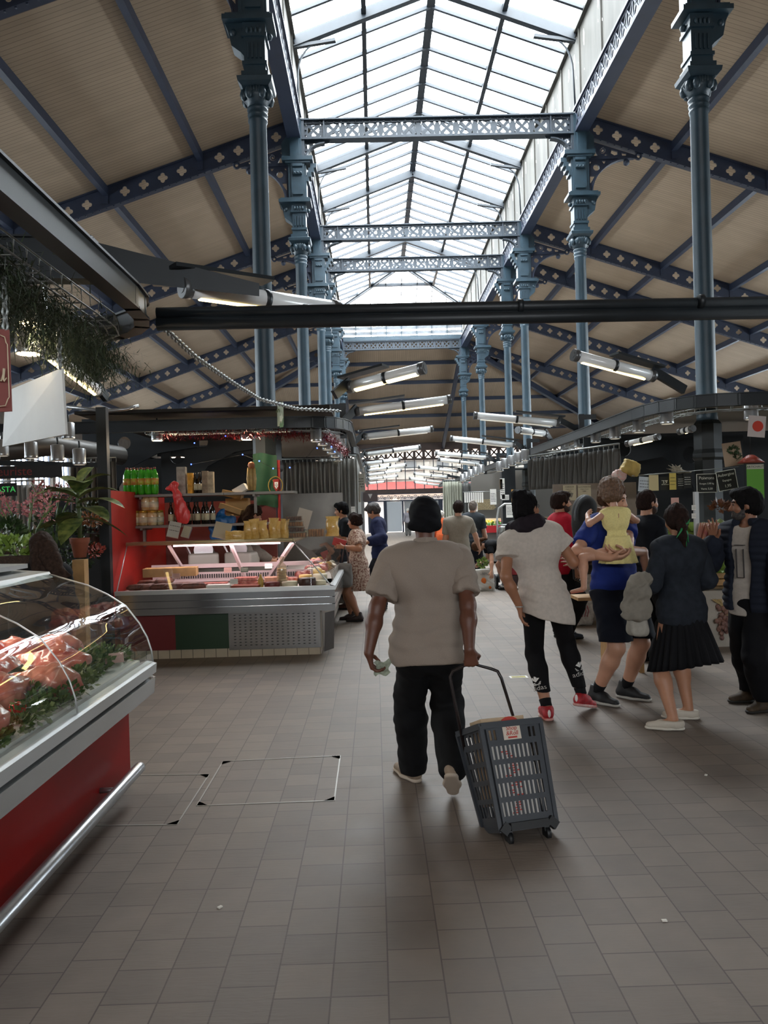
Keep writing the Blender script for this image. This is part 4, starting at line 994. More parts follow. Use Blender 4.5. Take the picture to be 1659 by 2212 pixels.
bisc = mat('biscuit', '9c6a3e', .7, 0, .25, 20); bisd = mat('dark_biscuit', '5b3526', .6, 0, .25, 20)
def biscuit_box(p, m, label, w=.19, d=.14, h=.06):
    o = thing('biscuit_box', label, 'box', p, 0, 'clear boxes of biscuits')
    MB().box((0, 0, h/2), (w, d, h)).build('clear_box', glassmat('clear_pack', 'f2f0ea', .1, .05, .06), o)
    b = MB()
    for i in range(6):
        for j in range(3): b.tube([(-w/2+.018+i*.03, -d/2+.03+j*.04, .006), (-w/2+.018+i*.03, -d/2+.03+j*.04, h-.008)], .014, 8)
    b.build('biscuits', m, o)
bp_ = W(640, 1150, 9.14)
for k, (dx, m, l) in enumerate(((.02, bisc, 'bottom'), (.0, bisd, 'second from the bottom'), (-.01, bisc, 'third from the bottom'), (-.02, bisd, 'topmost'))): biscuit_box((bp_.x+dx, 9.14, TS+k*.066), m, f'clear box of round biscuits on the deli shelf, {l} of its stack')
biscuit_box((bp_.x+.24, 9.2, TS), bisc, 'clear box of pale biscuits right of the biscuit stack', .2, .16, .1)
o = link('crisp_bag', pm, label='large bag of pale pasta twists at the right end of the deli shelf', cat='bag', loc=(bp_.x+.42, 9.3, TS)); o.scale = (1.2, 1.2, 1)
c = card((bp_.x+.02, 9.5, 1.42), .17, .24, 'white paper pad hanging tilted behind the biscuit stack', mat('paper_grey', 'b9b2a8', .7), 0, 0, name='paper_pad', cat='paper', roll=-.3)
# slicers and scales behind the glass
mg = mat('machine_grey', '9a978f', .4)
def slicer(p, rz, label):
    o = thing('meat_slicer', label, 'machine', p, rz, 'meat slicers')
    sdf_obj('body', SDF(.04).box((0, 0, .1), (.16, .11, .05), .03).ell((0, .03, .2), (.13, .09, .1)), .014, mg, o)
    MB().tube([(0, -.1, .22), (0, -.085, .22)], .12, 20).build('blade', steel, o)
    MB().bar((-.16, -.06, .15), (-.24, -.1, .34), .05, .02).build('handle', steel, o)
slicer((-2.2, 9.85, .95), .2, 'rounded grey meat slicer behind the deli glass, left'); slicer((-1.72, 9.9, .95), -.3, 'rounded grey meat slicer behind the deli glass, right')
MB().box((-2.0, 10.05, .9), (1.6, .55, .06)).box((-2.75, 10.05, .45), (.06, .5, .9)).box((-1.25, 10.05, .45), (.06, .5, .9)).build('work_table', mg, label='grey work table carrying the slicers behind the deli counter', cat='table')
for i, (px, py, w, h, m, l) in enumerate(((372, 1160, .14, .2, mat('scale_grey', 'a9a69c', .5), 'grey weighing scale display tilted behind the deli shelf, left'), (475, 1162, .2, .2, mat('scale_beige', 'b0a48c', .5), 'beige clipboard like scale top behind the deli shelf, right'), (398, 1160, .1, .14, steel, 'steel scale head behind the deli shelf, centre'))):
    card(W(px, py, 9.35), w, h, l, m, .3-.2*i, -.35, name='weighing_scale', cat='scale', thick=.03, lines=2 if i == 0 else 0, roll=-.25)
# posts, red side wall, back shelves ---------------------------------
b = MB().box((X_at(228, 1150, 8.6), 8.6, 1.42), (.11, .09, 2.84)); b.build('stall_post', darkm, label='square black stall post beside the red deli wall', cat='post')
rw = mat('red_wall', 'a32018', .5, 0, .12, 3)
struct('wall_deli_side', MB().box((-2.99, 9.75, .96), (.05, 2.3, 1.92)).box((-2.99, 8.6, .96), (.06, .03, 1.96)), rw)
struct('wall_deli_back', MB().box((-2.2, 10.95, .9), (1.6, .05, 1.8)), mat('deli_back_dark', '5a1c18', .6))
shm = mat('shelf_metal', '77726c', .4, .4)
for z, l in ((1.885, 'upper'), (1.5, 'lower')):
    o = thing('wall_shelf', f'{l} metal shelf along the red deli wall', 'shelf', (-2.4, 9.8, z), 0, 'deli wall shelves')
    MB().box((-.02, 0, -.015), (1.1, .5, .03)).box((.95, 0, -.015), (.9, .45, .03)).build('board', shm, o); 
    for x in (-.5, .9): MB().box((x, -.1, -.14), (.03, .04, .25)).box((x, -.02, -.04), (.03, .42, .03)).build('bracket', shm, o)
def bottle_proto(name, prof, m, cap, capm, lab, labm, n=14):
    d = {}
    d['glass'] = MB().lathe(prof, n=n); d['cap'] = MB().lathe(cap, n=10); d['label'] = MB().lathe(lab, n=n)
    out = []
    for k, mm in (('glass', m), ('cap', capm), ('label', labm)): me = d[k].mesh(k); me.materials.append(mm); out.append((k, me))
    return out
soda = bottle_proto('soda', [(.03, 0), (.044, .02), (.046, .1), (.046, .2), (.04, .25), (.02, .3), (.014, .315)], mat('green_pet', '3fa025', .15, 0, .2, 12, coat=.5), [(.016, .31), (.016, .335), (0, .336)], mat('cap_brown', '7a3a22', .5), [(.047, .12), (.0472, .2)], mat('soda_label', 'a9c048', .4, 0, .5, 18, col2='c46a3a'))
wine = bottle_proto('wine', [(.03, 0), (.037, .01), (.037, .18), (.03, .21), (.014, .24), (.013, .29)], mat('dark_glass', '1d1714', .12, coat=.6), [(.0142, .25), (.0142, .295), (0, .296)], mat('capsule', '221a18', .4), [(.0376, .05), (.0376, .14)], mat('wine_label', 'cbbf9e', .6))
jar = bottle_proto('jar', [(.04, 0), (.05, .01), (.05, .11), (.043, .13)], mat('jar_beige', 'b98f58', .25, 0, .25, 20, col2='d8c094', coat=.4), [(.046, .128), (.046, .15), (0, .152)], mat('jar_lid', 'b98f36', .3, .5), [(.0505, .03), (.0505, .085)], mat('jar_label', 'd8ccb0', .6, 0, .2, 16))
def put(proto, name, p, label, group, cat='bottle', s=1):
    o = thing(name, label, cat, p, R.uniform(0, 6), group); o.scale = (s, s, s)
    for k, me in proto: link(k, me, o)
    return o
nth = ['first', 'second', 'third', 'fourth', 'fifth', 'sixth', 'seventh', 'eighth', 'ninth', 'tenth', 'eleventh', 'twelfth']
for i in range(9):
    r_, c_ = i % 2, i//2
    p = W(275+c_*15+r_*7, 1060, 9.62+.12*r_); put(soda, 'soda_bottle', (p.x, 9.62+.12*r_, 1.886), f'green soda bottle on the upper deli shelf, {nth[c_]} from left in the {["front", "back"][r_]} row', 'green soda bottles', s=1.02)
for i in range(10):
    r_, c_ = i % 2, i//2
    if i < 8: put(jar, 'preserve_jar', (W(275+c_*19+r_*8, 1125, 9.7).x, 9.64+.14*r_, 1.501), f'gold lidded preserve jar on the lower deli shelf, {nth[c_]} from left in the {["front", "back"][r_]} row', 'preserve jars', 'jar', 1.25)
    else: put(jar, 'preserve_jar', (W(318+(i-8)*16, 1100, 9.7).x, 9.66, 1.501+.19), f'gold lidded preserve jar stacked on others, {["left", "right"][i-8]}', 'preserve jars', 'jar', 1.25)
for i in range(10):
    p = W(372+i*9.6, 1125, 9.75); put(wine, 'wine_bottle', (p.x, 9.7+.09*(i % 2), 1.501), f'dark wine bottle on the lower deli shelf, {nth[i]} from left', 'wine bottles', s=.95)
for i, (px, m, l) in enumerate(((400, jar[0][1].materials[0], 'amber'), (422, wine[0][1].materials[0], 'dark'), (432, wine[0][1].materials[0], 'second dark'))):
    put(wine, 'spirit_bottle', (W(px, 1070, 9.8).x, 9.8, 1.886), f'{l} spirit bottle among cartons on the upper deli shelf', 'spirit bottles', s=.9)
for i, (px, w, h, col, l) in enumerate(((393, .11, .34, '9b958a', 'tall grey'), (412, .06, .26, 'd59a28', 'bright orange'), (444, .07, .28, '8f7a62', 'brown striped'), (456, .07, .27, 'b4a184', 'pale tan'))):
    p = W(px, 1070, 9.72); MB().box((0, 0, h/2), (w, .09, h)).build('bottle_carton', mat('carton_'+col, col, .6, 0, .3, 14), label=f'{l} bottle carton standing on the upper deli shelf', cat='box', group='bottle cartons', loc=(p.x, 9.74, 1.886))
s = SDF(.03).cap((0, 0, 0), (.03, 0, -.1), .03, .04).cap((.03, 0, -.1), (.1, 0, -.36), .05, .1, (Vector((0, 1, 0)), .5)).ell((.0, 0, .02), (.06, .04, .05)).ell((-.05, 0, -.02), (.05, .03, .03))
sdf_obj('carrier_bag', s, .012, mat('red_film', 'cf3b3a', .35, 0, .1, 10), None, lambda V: wob(V, .005, 50, 2), label='crumpled red plastic bag hanging at the end of the deli shelves', cat='bag', loc=W(376, 1052, 9.5))
s = SDF(.04).box((0, 0, .12), (.12, .07, .1), .04).cap((-.05, 0, .2), (.0, 0, .33), .07, .04)
sdf_obj('carrier_bag', s, .014, mat('blue_film', '245f97', .4, 0, .1, 10), None, lambda V: wob(V, .007, 40, 3), label='blue plastic bag beside the cardboard boxes in the deli', cat='bag', loc=W(482, 1160, 9.9))
cb = mat('cardboard', 'b08d5d', .8, 0, .1, 6)
for i, (px, py, Y, w, h, r_, l) in enumerate(((515, 1115, 10.4, .3, .24, 0, 'large upright cardboard box behind the deli vendor'), (500, 1105, 10.2, .3, .07, .35, 'flat cardboard box tilted on the pile'), (503, 1075, 10.3, .26, .08, .25, 'open cardboard tray on top of the pile'), (520, 1065, 10.35, .18, .09, -.5, 'white cardboard box tipped on top of the pile'), (487, 1135, 10.0, .24, .1, -.4, 'cardboard tray sloping beside the blue bag'))):
    o = MB().box((0, 0, h/2), (w, .2, h), Matrix.Rotation(r_, 3, 'Y')).build('cardboard_box', white if i == 3 else cb, label=l, cat='box', group='deli boxes', loc=W(px, py, Y))
o = thing('hanging_sausage', 'bundle of pale dried sausages hanging by the flag', 'sausage', W(543, 1010, 10.2))
b = MB()
for i in range(5): b.tube([(-.04+.02*i, .02*(i % 2), 0), (-.05+.024*i, .02*(i % 2), -.15), (-.04+.02*i, .02*(i % 2), -.3)], [.012, .02, .012], 8)
b.build('sausages', mat('sausage_casing', 'b99b62', .5, 0, .2, 18), o); MB().ell((0, 0, .03), (.05, .04, .05), 8).build('wrapping', mat('wrap_orange', 'a4653c', .5), o)
# flag wound on the first left column -------------------------------
fl = thing('flag', 'green and red flag with a crest wrapped on the nearest left column', 'flag', (XC-HW, 10.93, 1.7))
MB().grid(lambda u, v: Vector((-.175+.34*u, .015*math.sin(u*9+3*v)-.02, .75-.74*v+.02*math.sin(u*5))), 14, 14).build('green_field', mat('flag_green', '0b3f25', .7, 0, .05, 5), fl)
MB().grid(lambda u, v: Vector((.165+.045*u-.01*v, .015*math.sin(u*4+3*v)-.02, .66-.86*v)), 4, 14).build('red_field', mat('flag_red', '8e1f1d', .7), fl)
MB().tube([(.14+.1*math.cos(a), -.045, .3+.125*math.sin(a)) for a in [2*PI*i/16 for i in range(16)]], .008, 5, closed=True).tube([(.1, -.045, .38), (.18, -.045, .24)], .006, 5).build('crest_ring', mat('flag_gold', '9a8134', .6), fl)
MB().prism([(.11, .39), (.19, .39), (.19, .28), (.15, .21), (.11, .28)], lambda u, v, t: Vector((u, t, v)), -.055, -.05).build('crest_shield', MATS['flag_red'], fl)
MB().prism([(.128, .35), (.178, .35), (.178, .29), (.152, .25), (.128, .29)], lambda u, v, t: Vector((u, t, v)), -.06, -.056).build('crest_escutcheon', white, fl)
b = MB()
for dx, dz in ((0, 0), (.018, 0), (-.018, 0), (0, .022), (0, -.022)): b.box((.153+dx, -.062, .305+dz), (.008, .004, .012))
b.build('crest_marks', mat('flag_blue', '2a3a6a', .6), fl)
MB().box((XC-HW+.0, 11.15, 2.86), (.5, .5, .1)).build('column_collar', darkm, label='dark collar round the flag column at rail height', cat='collar')
# overhead rail of the deli -----------------------------------------
rz_ = 2.8
rp = [(-5.5, 10.15, rz_), (-1.0, 10.15, rz_)]+corner((-1.0, 10.15, rz_), (-.36, 10.15, rz_), (-.33, 11.0, rz_))+[(-.33, 13.4, rz_)]
rail('stall_rail', rp, 'dark steel rail bending round the corner above the deli stall', (.05, .14))
MB().tube([W(140, 878, 9.8), W(230, 888, 9.8), W(272, 884, 9.8), W(300, 876, 9.85)], .022, 8).build('cable_pipe', steel, label='grey bent conduit above the deli rail', cat='pipe')
tp = [(-3.0, 10.3, 2.7), (-1.1, 10.3, 2.7)]+corner((-1.1, 10.3, 2.7), (-.55, 10.3, 2.7), (-.5, 11.0, 2.7), 4)+[(-.5, 13.2, 2.62)]
tray(tp, .22, 'wire tray wound with red tinsel above the deli counter', 4)
tb = MB(); rr = random.Random(9)
def tin(a, c_, n):
    a, c_ = Vector(a), Vector(c_)
    for i in range(n):
        p = a.lerp(c_, rr.random())+Vector((rr.gauss(0, .03), rr.gauss(0, .03), rr.gauss(0, .03))); d = Vector((rr.gauss(0, 1), rr.gauss(0, 1), rr.gauss(0, 1))).normalized(); s, _ = frame(d)
        tb.add([p-s*.006, p+s*.006, p+d*rr.uniform(.03, .07)], [(0, 1, 2)])
tin((-2.8, 10.2, 2.68), (-1.0, 10.2, 2.66), 1500); tin((-1.2, 10.2, 2.63), (-.6, 10.5, 2.62), 500); tin((-.6, 10.5, 2.62), (-.45, 13.2, 2.6), 1100)
tb.build('tinsel_garland', mat('tinsel', '7a1a22', .3, .5), label='red tinsel garland wound along the deli wire tray', cat='garland', kind='stuff')
for i, (px, py, Y) in enumerate(((340, 952, 10.3), (533, 950, 10.3), (683, 954, 10.35), (696, 962, 10.9), (707, 972, 11.6), (716, 980, 12.1), (724, 988, 12.7), (730, 996, 13.3))):
    p = W(px, py, Y); spot(p, 'steel cylinder spotlight over the deli counter, '+['leftmost, warm lit', 'left of the flag', 'first past the corner', 'second past the corner', 'third past the corner', 'fourth past the corner', 'fifth past the corner', 'last in the row'][i], 'deli spotlights', .075, .2, i < 2)
    if i < 2: point('spot_glow', p-Vector((0, 0, .06)), 16)
ble = mat('blue_led', '4060ff', .5, emit='3048ff', es=14)
b = MB(); 
lw = [(420, 957), (451, 923), (487, 942), (413, 1003), (524, 982), (560, 996), (590, 1012), (626, 1010), (685, 968), (716, 965), (723, 976)]
cbl = thing('fairy_lights', 'string of tiny blue lights across the back of the deli', 'lights', (0, 0, 0))
b = MB(); [b.ell(W(x, y, 10.6), .009, 6) for x, y in lw]; b.build('bulbs', ble, cbl)
MB().tube([W(x, y, 10.62) for x, y in ((413, 1003), (487, 990), (524, 982), (560, 996), (590, 1012), (626, 1010), (665, 985), (702, 940))], .003, 4).build('cable', black, cbl)
sg = card(W(606, 920, 9.95), .15, .3, 'small green and cream arrow sign hanging from the deli rail', mat('sign_cream', 'aeb79a', .6), -.9, 0, name='arrow_sign', cat='sign')
M = facing((0, 0, 0), -.9)
b = MB()
b.raw([(-.01, .06, .004), (.03, .06, .004), (.03, .02, .004), (.07, .1, .004), (.03, .17, .004), (.03, .13, .004), (-.01, .13, .004)], [tuple(range(7))], False, M); b.build('arrow', mat('arrow_white', 'd9e0cc', .6), sg)
b = MB(); me = text_mesh('5', .13, .001); b.merge(me, M @ Matrix.Translation((-.045, .2, .003)) @ Matrix.Rotation(PI/2, 4, 'Z')); b.build('lettering', mat('letter_olive', '6e7c48', .6), sg)
MB().raw([(-.02, -.02, .002), (.075, -.02, .002), (.075, .1, .002), (-.02, .02, .002)], [(0, 1, 2, 3)], False, M).build('green_patch', mat('sign_green', '4f7c50', .6), sg)
# curtain, boxed duct and panels at the back ------------------------
pvc = mat('pvc_strip', '82817c', .5, 0, .12, 3, stretch=(1, 1, .2)); 
drape(W(610, 1068, 13.3), W(738, 1068, 13.3), W(670, 1066, 13.3).z, W(670, 998, 13.3).z, 'grey gathered curtain behind the deli biscuits', pvc, 14, .05)
MB().box((W(672, 960, 13.0).x, 13.6, W(672, 958, 13.4).z), (1.1, .3, .42)).build('roller_box', mat('roller_beige', 'a39a90', .5, 0, .08, 4), label='pale boxed roller blind above the grey deli curtain', cat='blind')
MB().box((W(675, 1110, 13.2).x, 13.2, .98), (1.05, .04, 1.9)).build('metal_panel', mat('dull_metal', '6a6762', .35, .5, .15, 3), label='dull metal panel behind the biscuit boxes', cat='panel')
# dark cast brackets with round holes in the depth of the stall
dkn = mat('navy_iron', '10181f', .5)
for i, (x, y) in enumerate(((-3.9, 14.0), (-2.55, 14.2))):
    loops = [[(-.9, 0), (-.8, .55), (-.5, 1.0), (0, 1.25), (.75, 1.35), (.75, 1.9), (-1.35, 1.9), (-1.35, 0)], circ(-1.05, 1.2, .14, 14), circ(-.6, 1.45, .12, 14), circ(.1, 1.6, .15, 14), circ(.5, 1.6, .09, 12), circ(-1.1, .6, .12, 14)]
    me = loops_mesh(loops, .05); b = MB().merge(me, Matrix.Rotation(PI/2, 4, 'X'))
    b.build('iron_arch_bracket', dkn, label=f'dark arched iron bracket with round holes deep in the deli, {["left", "right"][i]}', cat='bracket', group='arch brackets', loc=(x, y, 1.5))
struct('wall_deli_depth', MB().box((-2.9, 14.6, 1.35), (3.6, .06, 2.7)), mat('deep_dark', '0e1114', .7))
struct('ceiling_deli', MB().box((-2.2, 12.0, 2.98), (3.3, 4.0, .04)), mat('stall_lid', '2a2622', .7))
# ================================================================ RIGHT SIDE: vegetable stalls
plw = mat('plinth_white', 'b5aea2', .75, 0, .12, 4, .2, 20)
struct('wall_plinth_right', MB().box((5.9, 10.4, .31), (5.0, 3.9, .62)), plw)
shelfw = mat('display_wood', '8d7450', .75, 0, .2, 5, stretch=(6, 1, 1))
o = thing('vegetable_display', 'stepped vegetable display on the white plinth, right edge', 'display stand', (4.8, 8.7, .62))
MB().box((.9, .35, .03), (4.0, .9, .05)).build('lower_board', shelfw, o); MB().box((.9, .95, .28), (4.0, .6, .05)).build('middle_board', shelfw, o); MB().box((.9, 1.5, .52), (4.0, .6, .05)).build('upper_board', shelfw, o)
for x in (-1.05, .9, 2.8): MB().box((x, 1.2, .26), (.05, 1.1, .5)).build('support', shelfw, o)
def crate(p, w, d, h, label, rz=0, tilt=0, group='wooden crates', m=None):
    o = thing('wooden_crate', label, 'crate', p, rz, group); o.rotation_euler = (tilt, 0, rz)
    b = MB().box((0, 0, .006), (w, d, .012))
    for k in range(max(1, int(h/.07))):
        z = .04+k*.07
        for s in (-1, 1): b.box((0, s*d/2, z), (w, .008, .055)); b.box((s*w/2, 0, z), (.008, d, .055))
    b.build('slats', m or wood, o); b = MB()
    for sx in (-1, 1):
        for sy in (-1, 1): b.box((sx*(w/2-.012), sy*(d/2-.012), h/2), (.022, .022, h))
    b.build('corner_posts', m or wood, o); return o
crp = W(1532, 1275, 8.6)
crate((crp.x, 8.62, .675), .36, .3, .16, 'pale wooden crate of leafy corn at the front of the display', -.05)
crate((crp.x-.32, 8.75, .675), .3, .34, .32, 'tall pale crate stacked behind the woman in denim', .05)
crate((crp.x+.42, 8.7, .675), .4, .32, .14, 'pale crate behind the bearded man', .05)
# produce -----------------------------------------------------------
leafg = mat('leaf_green', '5c7a2c', .5, 0, .3, 12, col2='87a04a'); darkleaf = mat('dark_leaf', '2a3f1c', .55, 0, .35, 12)
def veg(prof, m, name, n=12, kids=()):
    me = MB().lathe(prof, n=n).mesh(name); me.materials.append(m)
    ks = []
    for k, pr, mm in kids: x = MB().lathe(pr, n=8).mesh(k); x.materials.append(mm); ks.append((k, x))
    return me, ks
stemm = mat('veg_stem', '4f6a2a', .6)
VEG = {
 'pepper': veg([(0, .0), (.025, .0), (.04, .03), (.042, .06), (.03, .085), (.01, .08)], mat('pepper_yellow', 'd8a41e', .25), 'pepper', kids=[('stem', [(.006, .08), (.005, .1), (0, .1)], stemm)]),
 'tomato': veg([(0, 0), (.03, .006), (.04, .03), (.032, .055), (0, .06)], mat('tomato_skin', 'b8281c', .25), 'tomato', kids=[('stem', [(.012, .058), (.004, .066), (0, .066)], stemm)]),
 'aubergine': veg([(0, 0), (.03, .01), (.042, .05), (.034, .11), (.02, .15), (0, .155)], mat('aubergine_skin', '2a1626', .2), 'aubergine', kids=[('stem', [(.022, .145), (.008, .175), (0, .175)], stemm)]),
 'artichoke': veg([(0, 0), (.04, .01), (.05, .05), (.035, .09), (0, .11)], mat('artichoke_green', '6a7446', .6, 0, .35, 30), 'artichoke', kids=[('stem', [(.01, -.03), (.01, .005)], stemm)]),
 'lemon': veg([(0, 0), (.012, .006), (.03, .025), (.032, .045), (.014, .07), (0, .078)], mat('lemon_skin', 'd9b93a', .35), 'lemon'),
 'courgette': veg([(0, 0), (.018, .005), (.022, .03), (.02, .16), (.01, .175), (0, .175)], mat('courgette_skin', '3d6a28', .35, 0, .3, 20), 'courgette'),
 'turnip': veg([(0, -.03), (.006, .0), (.035, .03), (.034, .055), (.012, .07), (0, .07)], mat('turnip_skin', 'c9b2b4', .4, 0, .2, 12), 'turnip'),
 'lettuce': None}
lt = MB()
for i in range(26):
    a, r_ = i*2.4, .02+.003*i
    d = Vector((math.cos(a), math.sin(a), 0)); lt.grid(lambda u, v: d*(r_+.05*v+.01*math.sin(u*14))+Vector((-d.y, d.x, 0))*(u-.5)*.09*(1-.3*v)+Vector((0, 0, .02+.1*v-.0022*i*v*10)), 4, 3)
lm = lt.mesh('lettuce'); lm.materials.append(leafg); VEG['lettuce'] = (lm, [])
def pile(kind, pts, where, group, s=1, tip=True):
    for i, (x, y, z) in enumerate(pts):
        me, ks = VEG[kind]; lab = f'{kind} {where}' if len(pts) == 1 else f'{kind} in the heap {where}'
        o = link(kind, me, label=lab, cat='vegetable', group=group, loc=(x, y, z)); o.rotation_euler = (R.uniform(-.9, .9) if tip else 0, R.uniform(-.6, .6) if tip else 0, R.uniform(0, 6)); o.scale = (s*R.uniform(.9, 1.15),)*3
        for k, m2 in ks: link(k, m2, o)
def heap(cx, cy, z, nx, ny, sp, lift=.03, jit=.01): return [(cx+(i-(nx-1)/2)*sp+R.uniform(-jit, jit), cy+(j-(ny-1)/2)*sp+R.uniform(-jit, jit), z+lift*(1-abs(i-(nx-1)/2)/nx*2)+.03*j) for i in range(nx) for j in range(ny)]
b = MB(); leafclump(b, (crp.x, 8.62, .82), (.15, .12, .05), 70, .13, 3, .1); b.build('leaf_heap', leafg, label='loose green corn leaves heaped in the pale crate', cat='vegetable', kind='stuff')
b = MB(); leafclump(b, (crp.x+.42, 8.7, .83), (.17, .12, .07), 90, .1, 5, .2); b.build('leaf_heap', darkleaf, label='dark salad leaves heaped in the crate behind the bearded man', cat='vegetable', kind='stuff')
pile('pepper', heap(W(1490, 1145, 9.5).x, 9.5, .95, 4, 2, .08), 'left of the leaning stalks', 'yellow peppers', 1.1)
pile('tomato', heap(W(1488, 1168, 9.1).x, 9.1, .71, 4, 2, .075), 'under the yellow peppers', 'tomatoes by the stalks', .8)
pile('artichoke', heap(W(1565, 1125, 9.6).x, 9.7, 1.19, 5, 2, .1), 'beside the raised hand', 'artichokes', 1.1)
pile('aubergine', heap(W(1556, 1175, 9.1).x, 9.2, .93, 4, 2, .09), 'below the artichokes', 'aubergines', 1)
pile('lettuce', heap(W(1470, 1120, 10).x, 10.2, 1.17, 3, 1, .2), 'at the left end of the upper board', 'lettuces', 1.3, False)
stk = mat('stalk_pink', '9a6a4c', .5, 0, .25, 10, col2='8a3a3c')
for i in range(9):
    p = W(1503+i*2.2, 1192, 8.95+.03*(i % 3)); q = W(1512+i*4.4, 1140, 9.05+.03*(i % 3)); q2 = q+(q-p)*.2
    MB().tube([p, q, q2], [.02, .016, .012], 7).build('rhubarb_stalk', stk, label='long pink brown stalk leaning in the bundle beside the denim woman', cat='vegetable', group='leaning stalks')
# hanging shallots
b = MB(); sp = W(1567, 1345, 8.42)
for i in range(60):
    d = Vector((R.gauss(0, .05), R.gauss(0, .02), R.gauss(0, .07))); b.ell(sp+d, (.026, .026, .03), 8)
b.build('onion_string', mat('onion_purple', '6a4a4a', .45, 0, .35, 14, col2='8d6a5c'), label='string of small purple onions hanging against the white plinth', cat='vegetable')
o2 = thing('onion_tie', 'pale straw tie above the purple onions on the plinth', 'string', sp); b = MB()
for i in range(7): b.tube([(R.uniform(-.03, .03), 0, .08), (R.uniform(-.02, .02)-.02, -.01, .18), (R.uniform(-.1, .05)-.06, -.01, .26)], .008, 5)
b.build('straw', mat('straw', 'b09a6c', .8), o2)
# signs on strings ---------------------------------------------------
cbk = mat('chalkboard', '22231f', .8, 0, .15, 5)
def board(px, py, Y, w, h, label, m, text, tm=None, roll=0, name='chalkboard_sign', rz=0, frame_=False, group=None, lines=0):
    p = W(px, py, Y); o = card((p.x, Y, p.z-h), w, h, label, m, rz, 0, text=text, tm=tm or chalk, name=name, cat='sign', roll=roll, lines=lines, group=group)
    if frame_:
        M = facing((0, 0, 0), rz) @ Matrix.Rotation(roll, 4, 'Z'); b = MB()
        c4 = [M @ Vector(q) for q in ((-w/2, 0, .002), (w/2, 0, .002), (w/2, h, .002), (-w/2, h, .002))]
        for i in range(4): b.bar(c4[i], c4[(i+1) % 4], .006, .006)
        b.build('border', chalk, o)
    return o
board(1526, 1024, 9.6, .25, .23, 'framed black chalkboard lettered Poivrons on the vegetable stall line', cbk, [('Poivrons', .055, .18), ('Rouges 3,90 kg', .03, .11), ('Verts 3,50', .035, .045)], frame_=True)
board(1573, 1016, 9.5, .24, .24, 'tilted black chalkboard lettered Aubergine on the vegetable stall line', cbk, [('Aubergine', .05, .19), ('Espagne', .035, .12), ('1,95', .05, .05)], roll=.16, frame_=True)
board(1436, 1030, 9.8, .11, .17, 'small chalk sign fourth along the line, left of the green column', cbk, [('3,9', .05, .1)], lines=2)
board(1471, 1026, 9.75, .1, .18, 'small chalk sign next to the yellow card, right of it', cbk, None, lines=4)
board(1485, 1022, 9.7, .1, .19, 'small chalk sign rightmost before the dark column', cbk, None, lines=4)
board(1453, 1022, 9.7, .085, .21, 'yellow and cream price card on the vegetable stall line', mat('yellow_card', 'c9b45c', .7), None, ink, lines=3)
board(1390, 1030, 9.8, .15, .19, 'white and blue printed card at the left of the line', mat('paleblue_card', 'b8c2cc', .7), None, ink, lines=3, roll=-.1)
board(1412, 1026, 9.75, .12, .2, 'cream card with yellow pepper picture on the line', mat('cream_card', 'c9bc90', .7), None, lines=0)
ar = board(1631, 1003, 8.9, .2, .4, 'large bright green sign headed Artichaut hanging at the right edge', mat('lime_sign', '5b9a2e', .6), None)
M = facing((0, 0, 0), 0)
MB().raw([(-.1, .345, .003), (.1, .345, .003), (.1, .4, .003), (-.1, .4, .003)], [(0, 1, 2, 3)], False, M).build('header', mat('sign_grey', 'b5b3a2', .7), ar)
me = text_mesh('ARTICHAUT', .036, .001); MB().merge(me, M @ Matrix.Translation((0, .372, .005))).build('lettering', ink, ar)
fg = board(1632, 898, 8.8, .2, .245, 'small white flag with a red disc hanging at the right edge', mat('flag_white', 'c4b9b4', .7), None, name='small_flag', roll=-.1)
MB().tube([facing((0, 0, 0), 0) @ Matrix.Rotation(-.1, 4, 'Z') @ Vector((.01, .125, z)) for z in (.001, .006)], .062, 20).build('disc', mat('disc_red', 'c4351c', .6), fg)
MB().tube([W(1365, 1028, 9.85), W(1490, 1018, 9.75)], .008, 6).tube([W(1490, 1018, 9.7), W(1596, 1008, 9.5)], .004, 5).build('sign_line', wirem, label='thin white line the vegetable signs are clipped to', cat='line')
po = board(1585, 955, 9.7, .24, .3, 'poster with a picture of dark green broccoli near the right edge', mat('poster_cream', 'a58f78', .7), None, name='poster', roll=.12)
b = MB(); leafclump(b, (-.01, -.01, .2), (.07, .004, .05), 120, .03, 8); leafclump(b, (.04, -.01, .12), (.05, .004, .04), 60, .03, 9); b.build('broccoli_print', darkleaf, po)
board(1458, 1075, 9.9, .1, .14, 'small pink card hanging below the sign line', pinkc, None, name='hanging_card')
s = SDF(.02)
for i in range(14): s.cap((R.uniform(-.02, .02), R.uniform(-.02, .02), 0), (R.uniform(-.16, .16), R.uniform(-.06, .06), R.uniform(-.02, .1)), .02, .006)
sdf_obj('straw_bundle', s, .012, mat('straw_grey', '8f8878', .8, 0, .3, 30), label='grey straw bundle resting above the sign line', cat='decoration', loc=W(1468, 1018, 9.9))
sdf_obj('paper_bag', SDF(.02).box((0, 0, 0), (.08, .05, .06), .03, Matrix.Rotation(.4, 3, 'Y')), .014, mat('bag_yellow', 'a8904e', .7, 0, .2, 8), None, lambda V: wob(V, .006, 40, 6), label='crumpled yellow paper bag on the rod above the girl', cat='bag', loc=W(1362, 1010, 9.9))
sdf_obj('net_bag', SDF(.03).ell((0, 0, 0), (.1, .06, .09)), .014, mat('net_white', 'b9b0a8', .6, 0, .4, 40, col2='c7928a'), None, lambda V: wob(V, .006, 60, 7), label='white and pink net bag on the rod above the girl', cat='bag', loc=W(1338, 1028, 9.9))
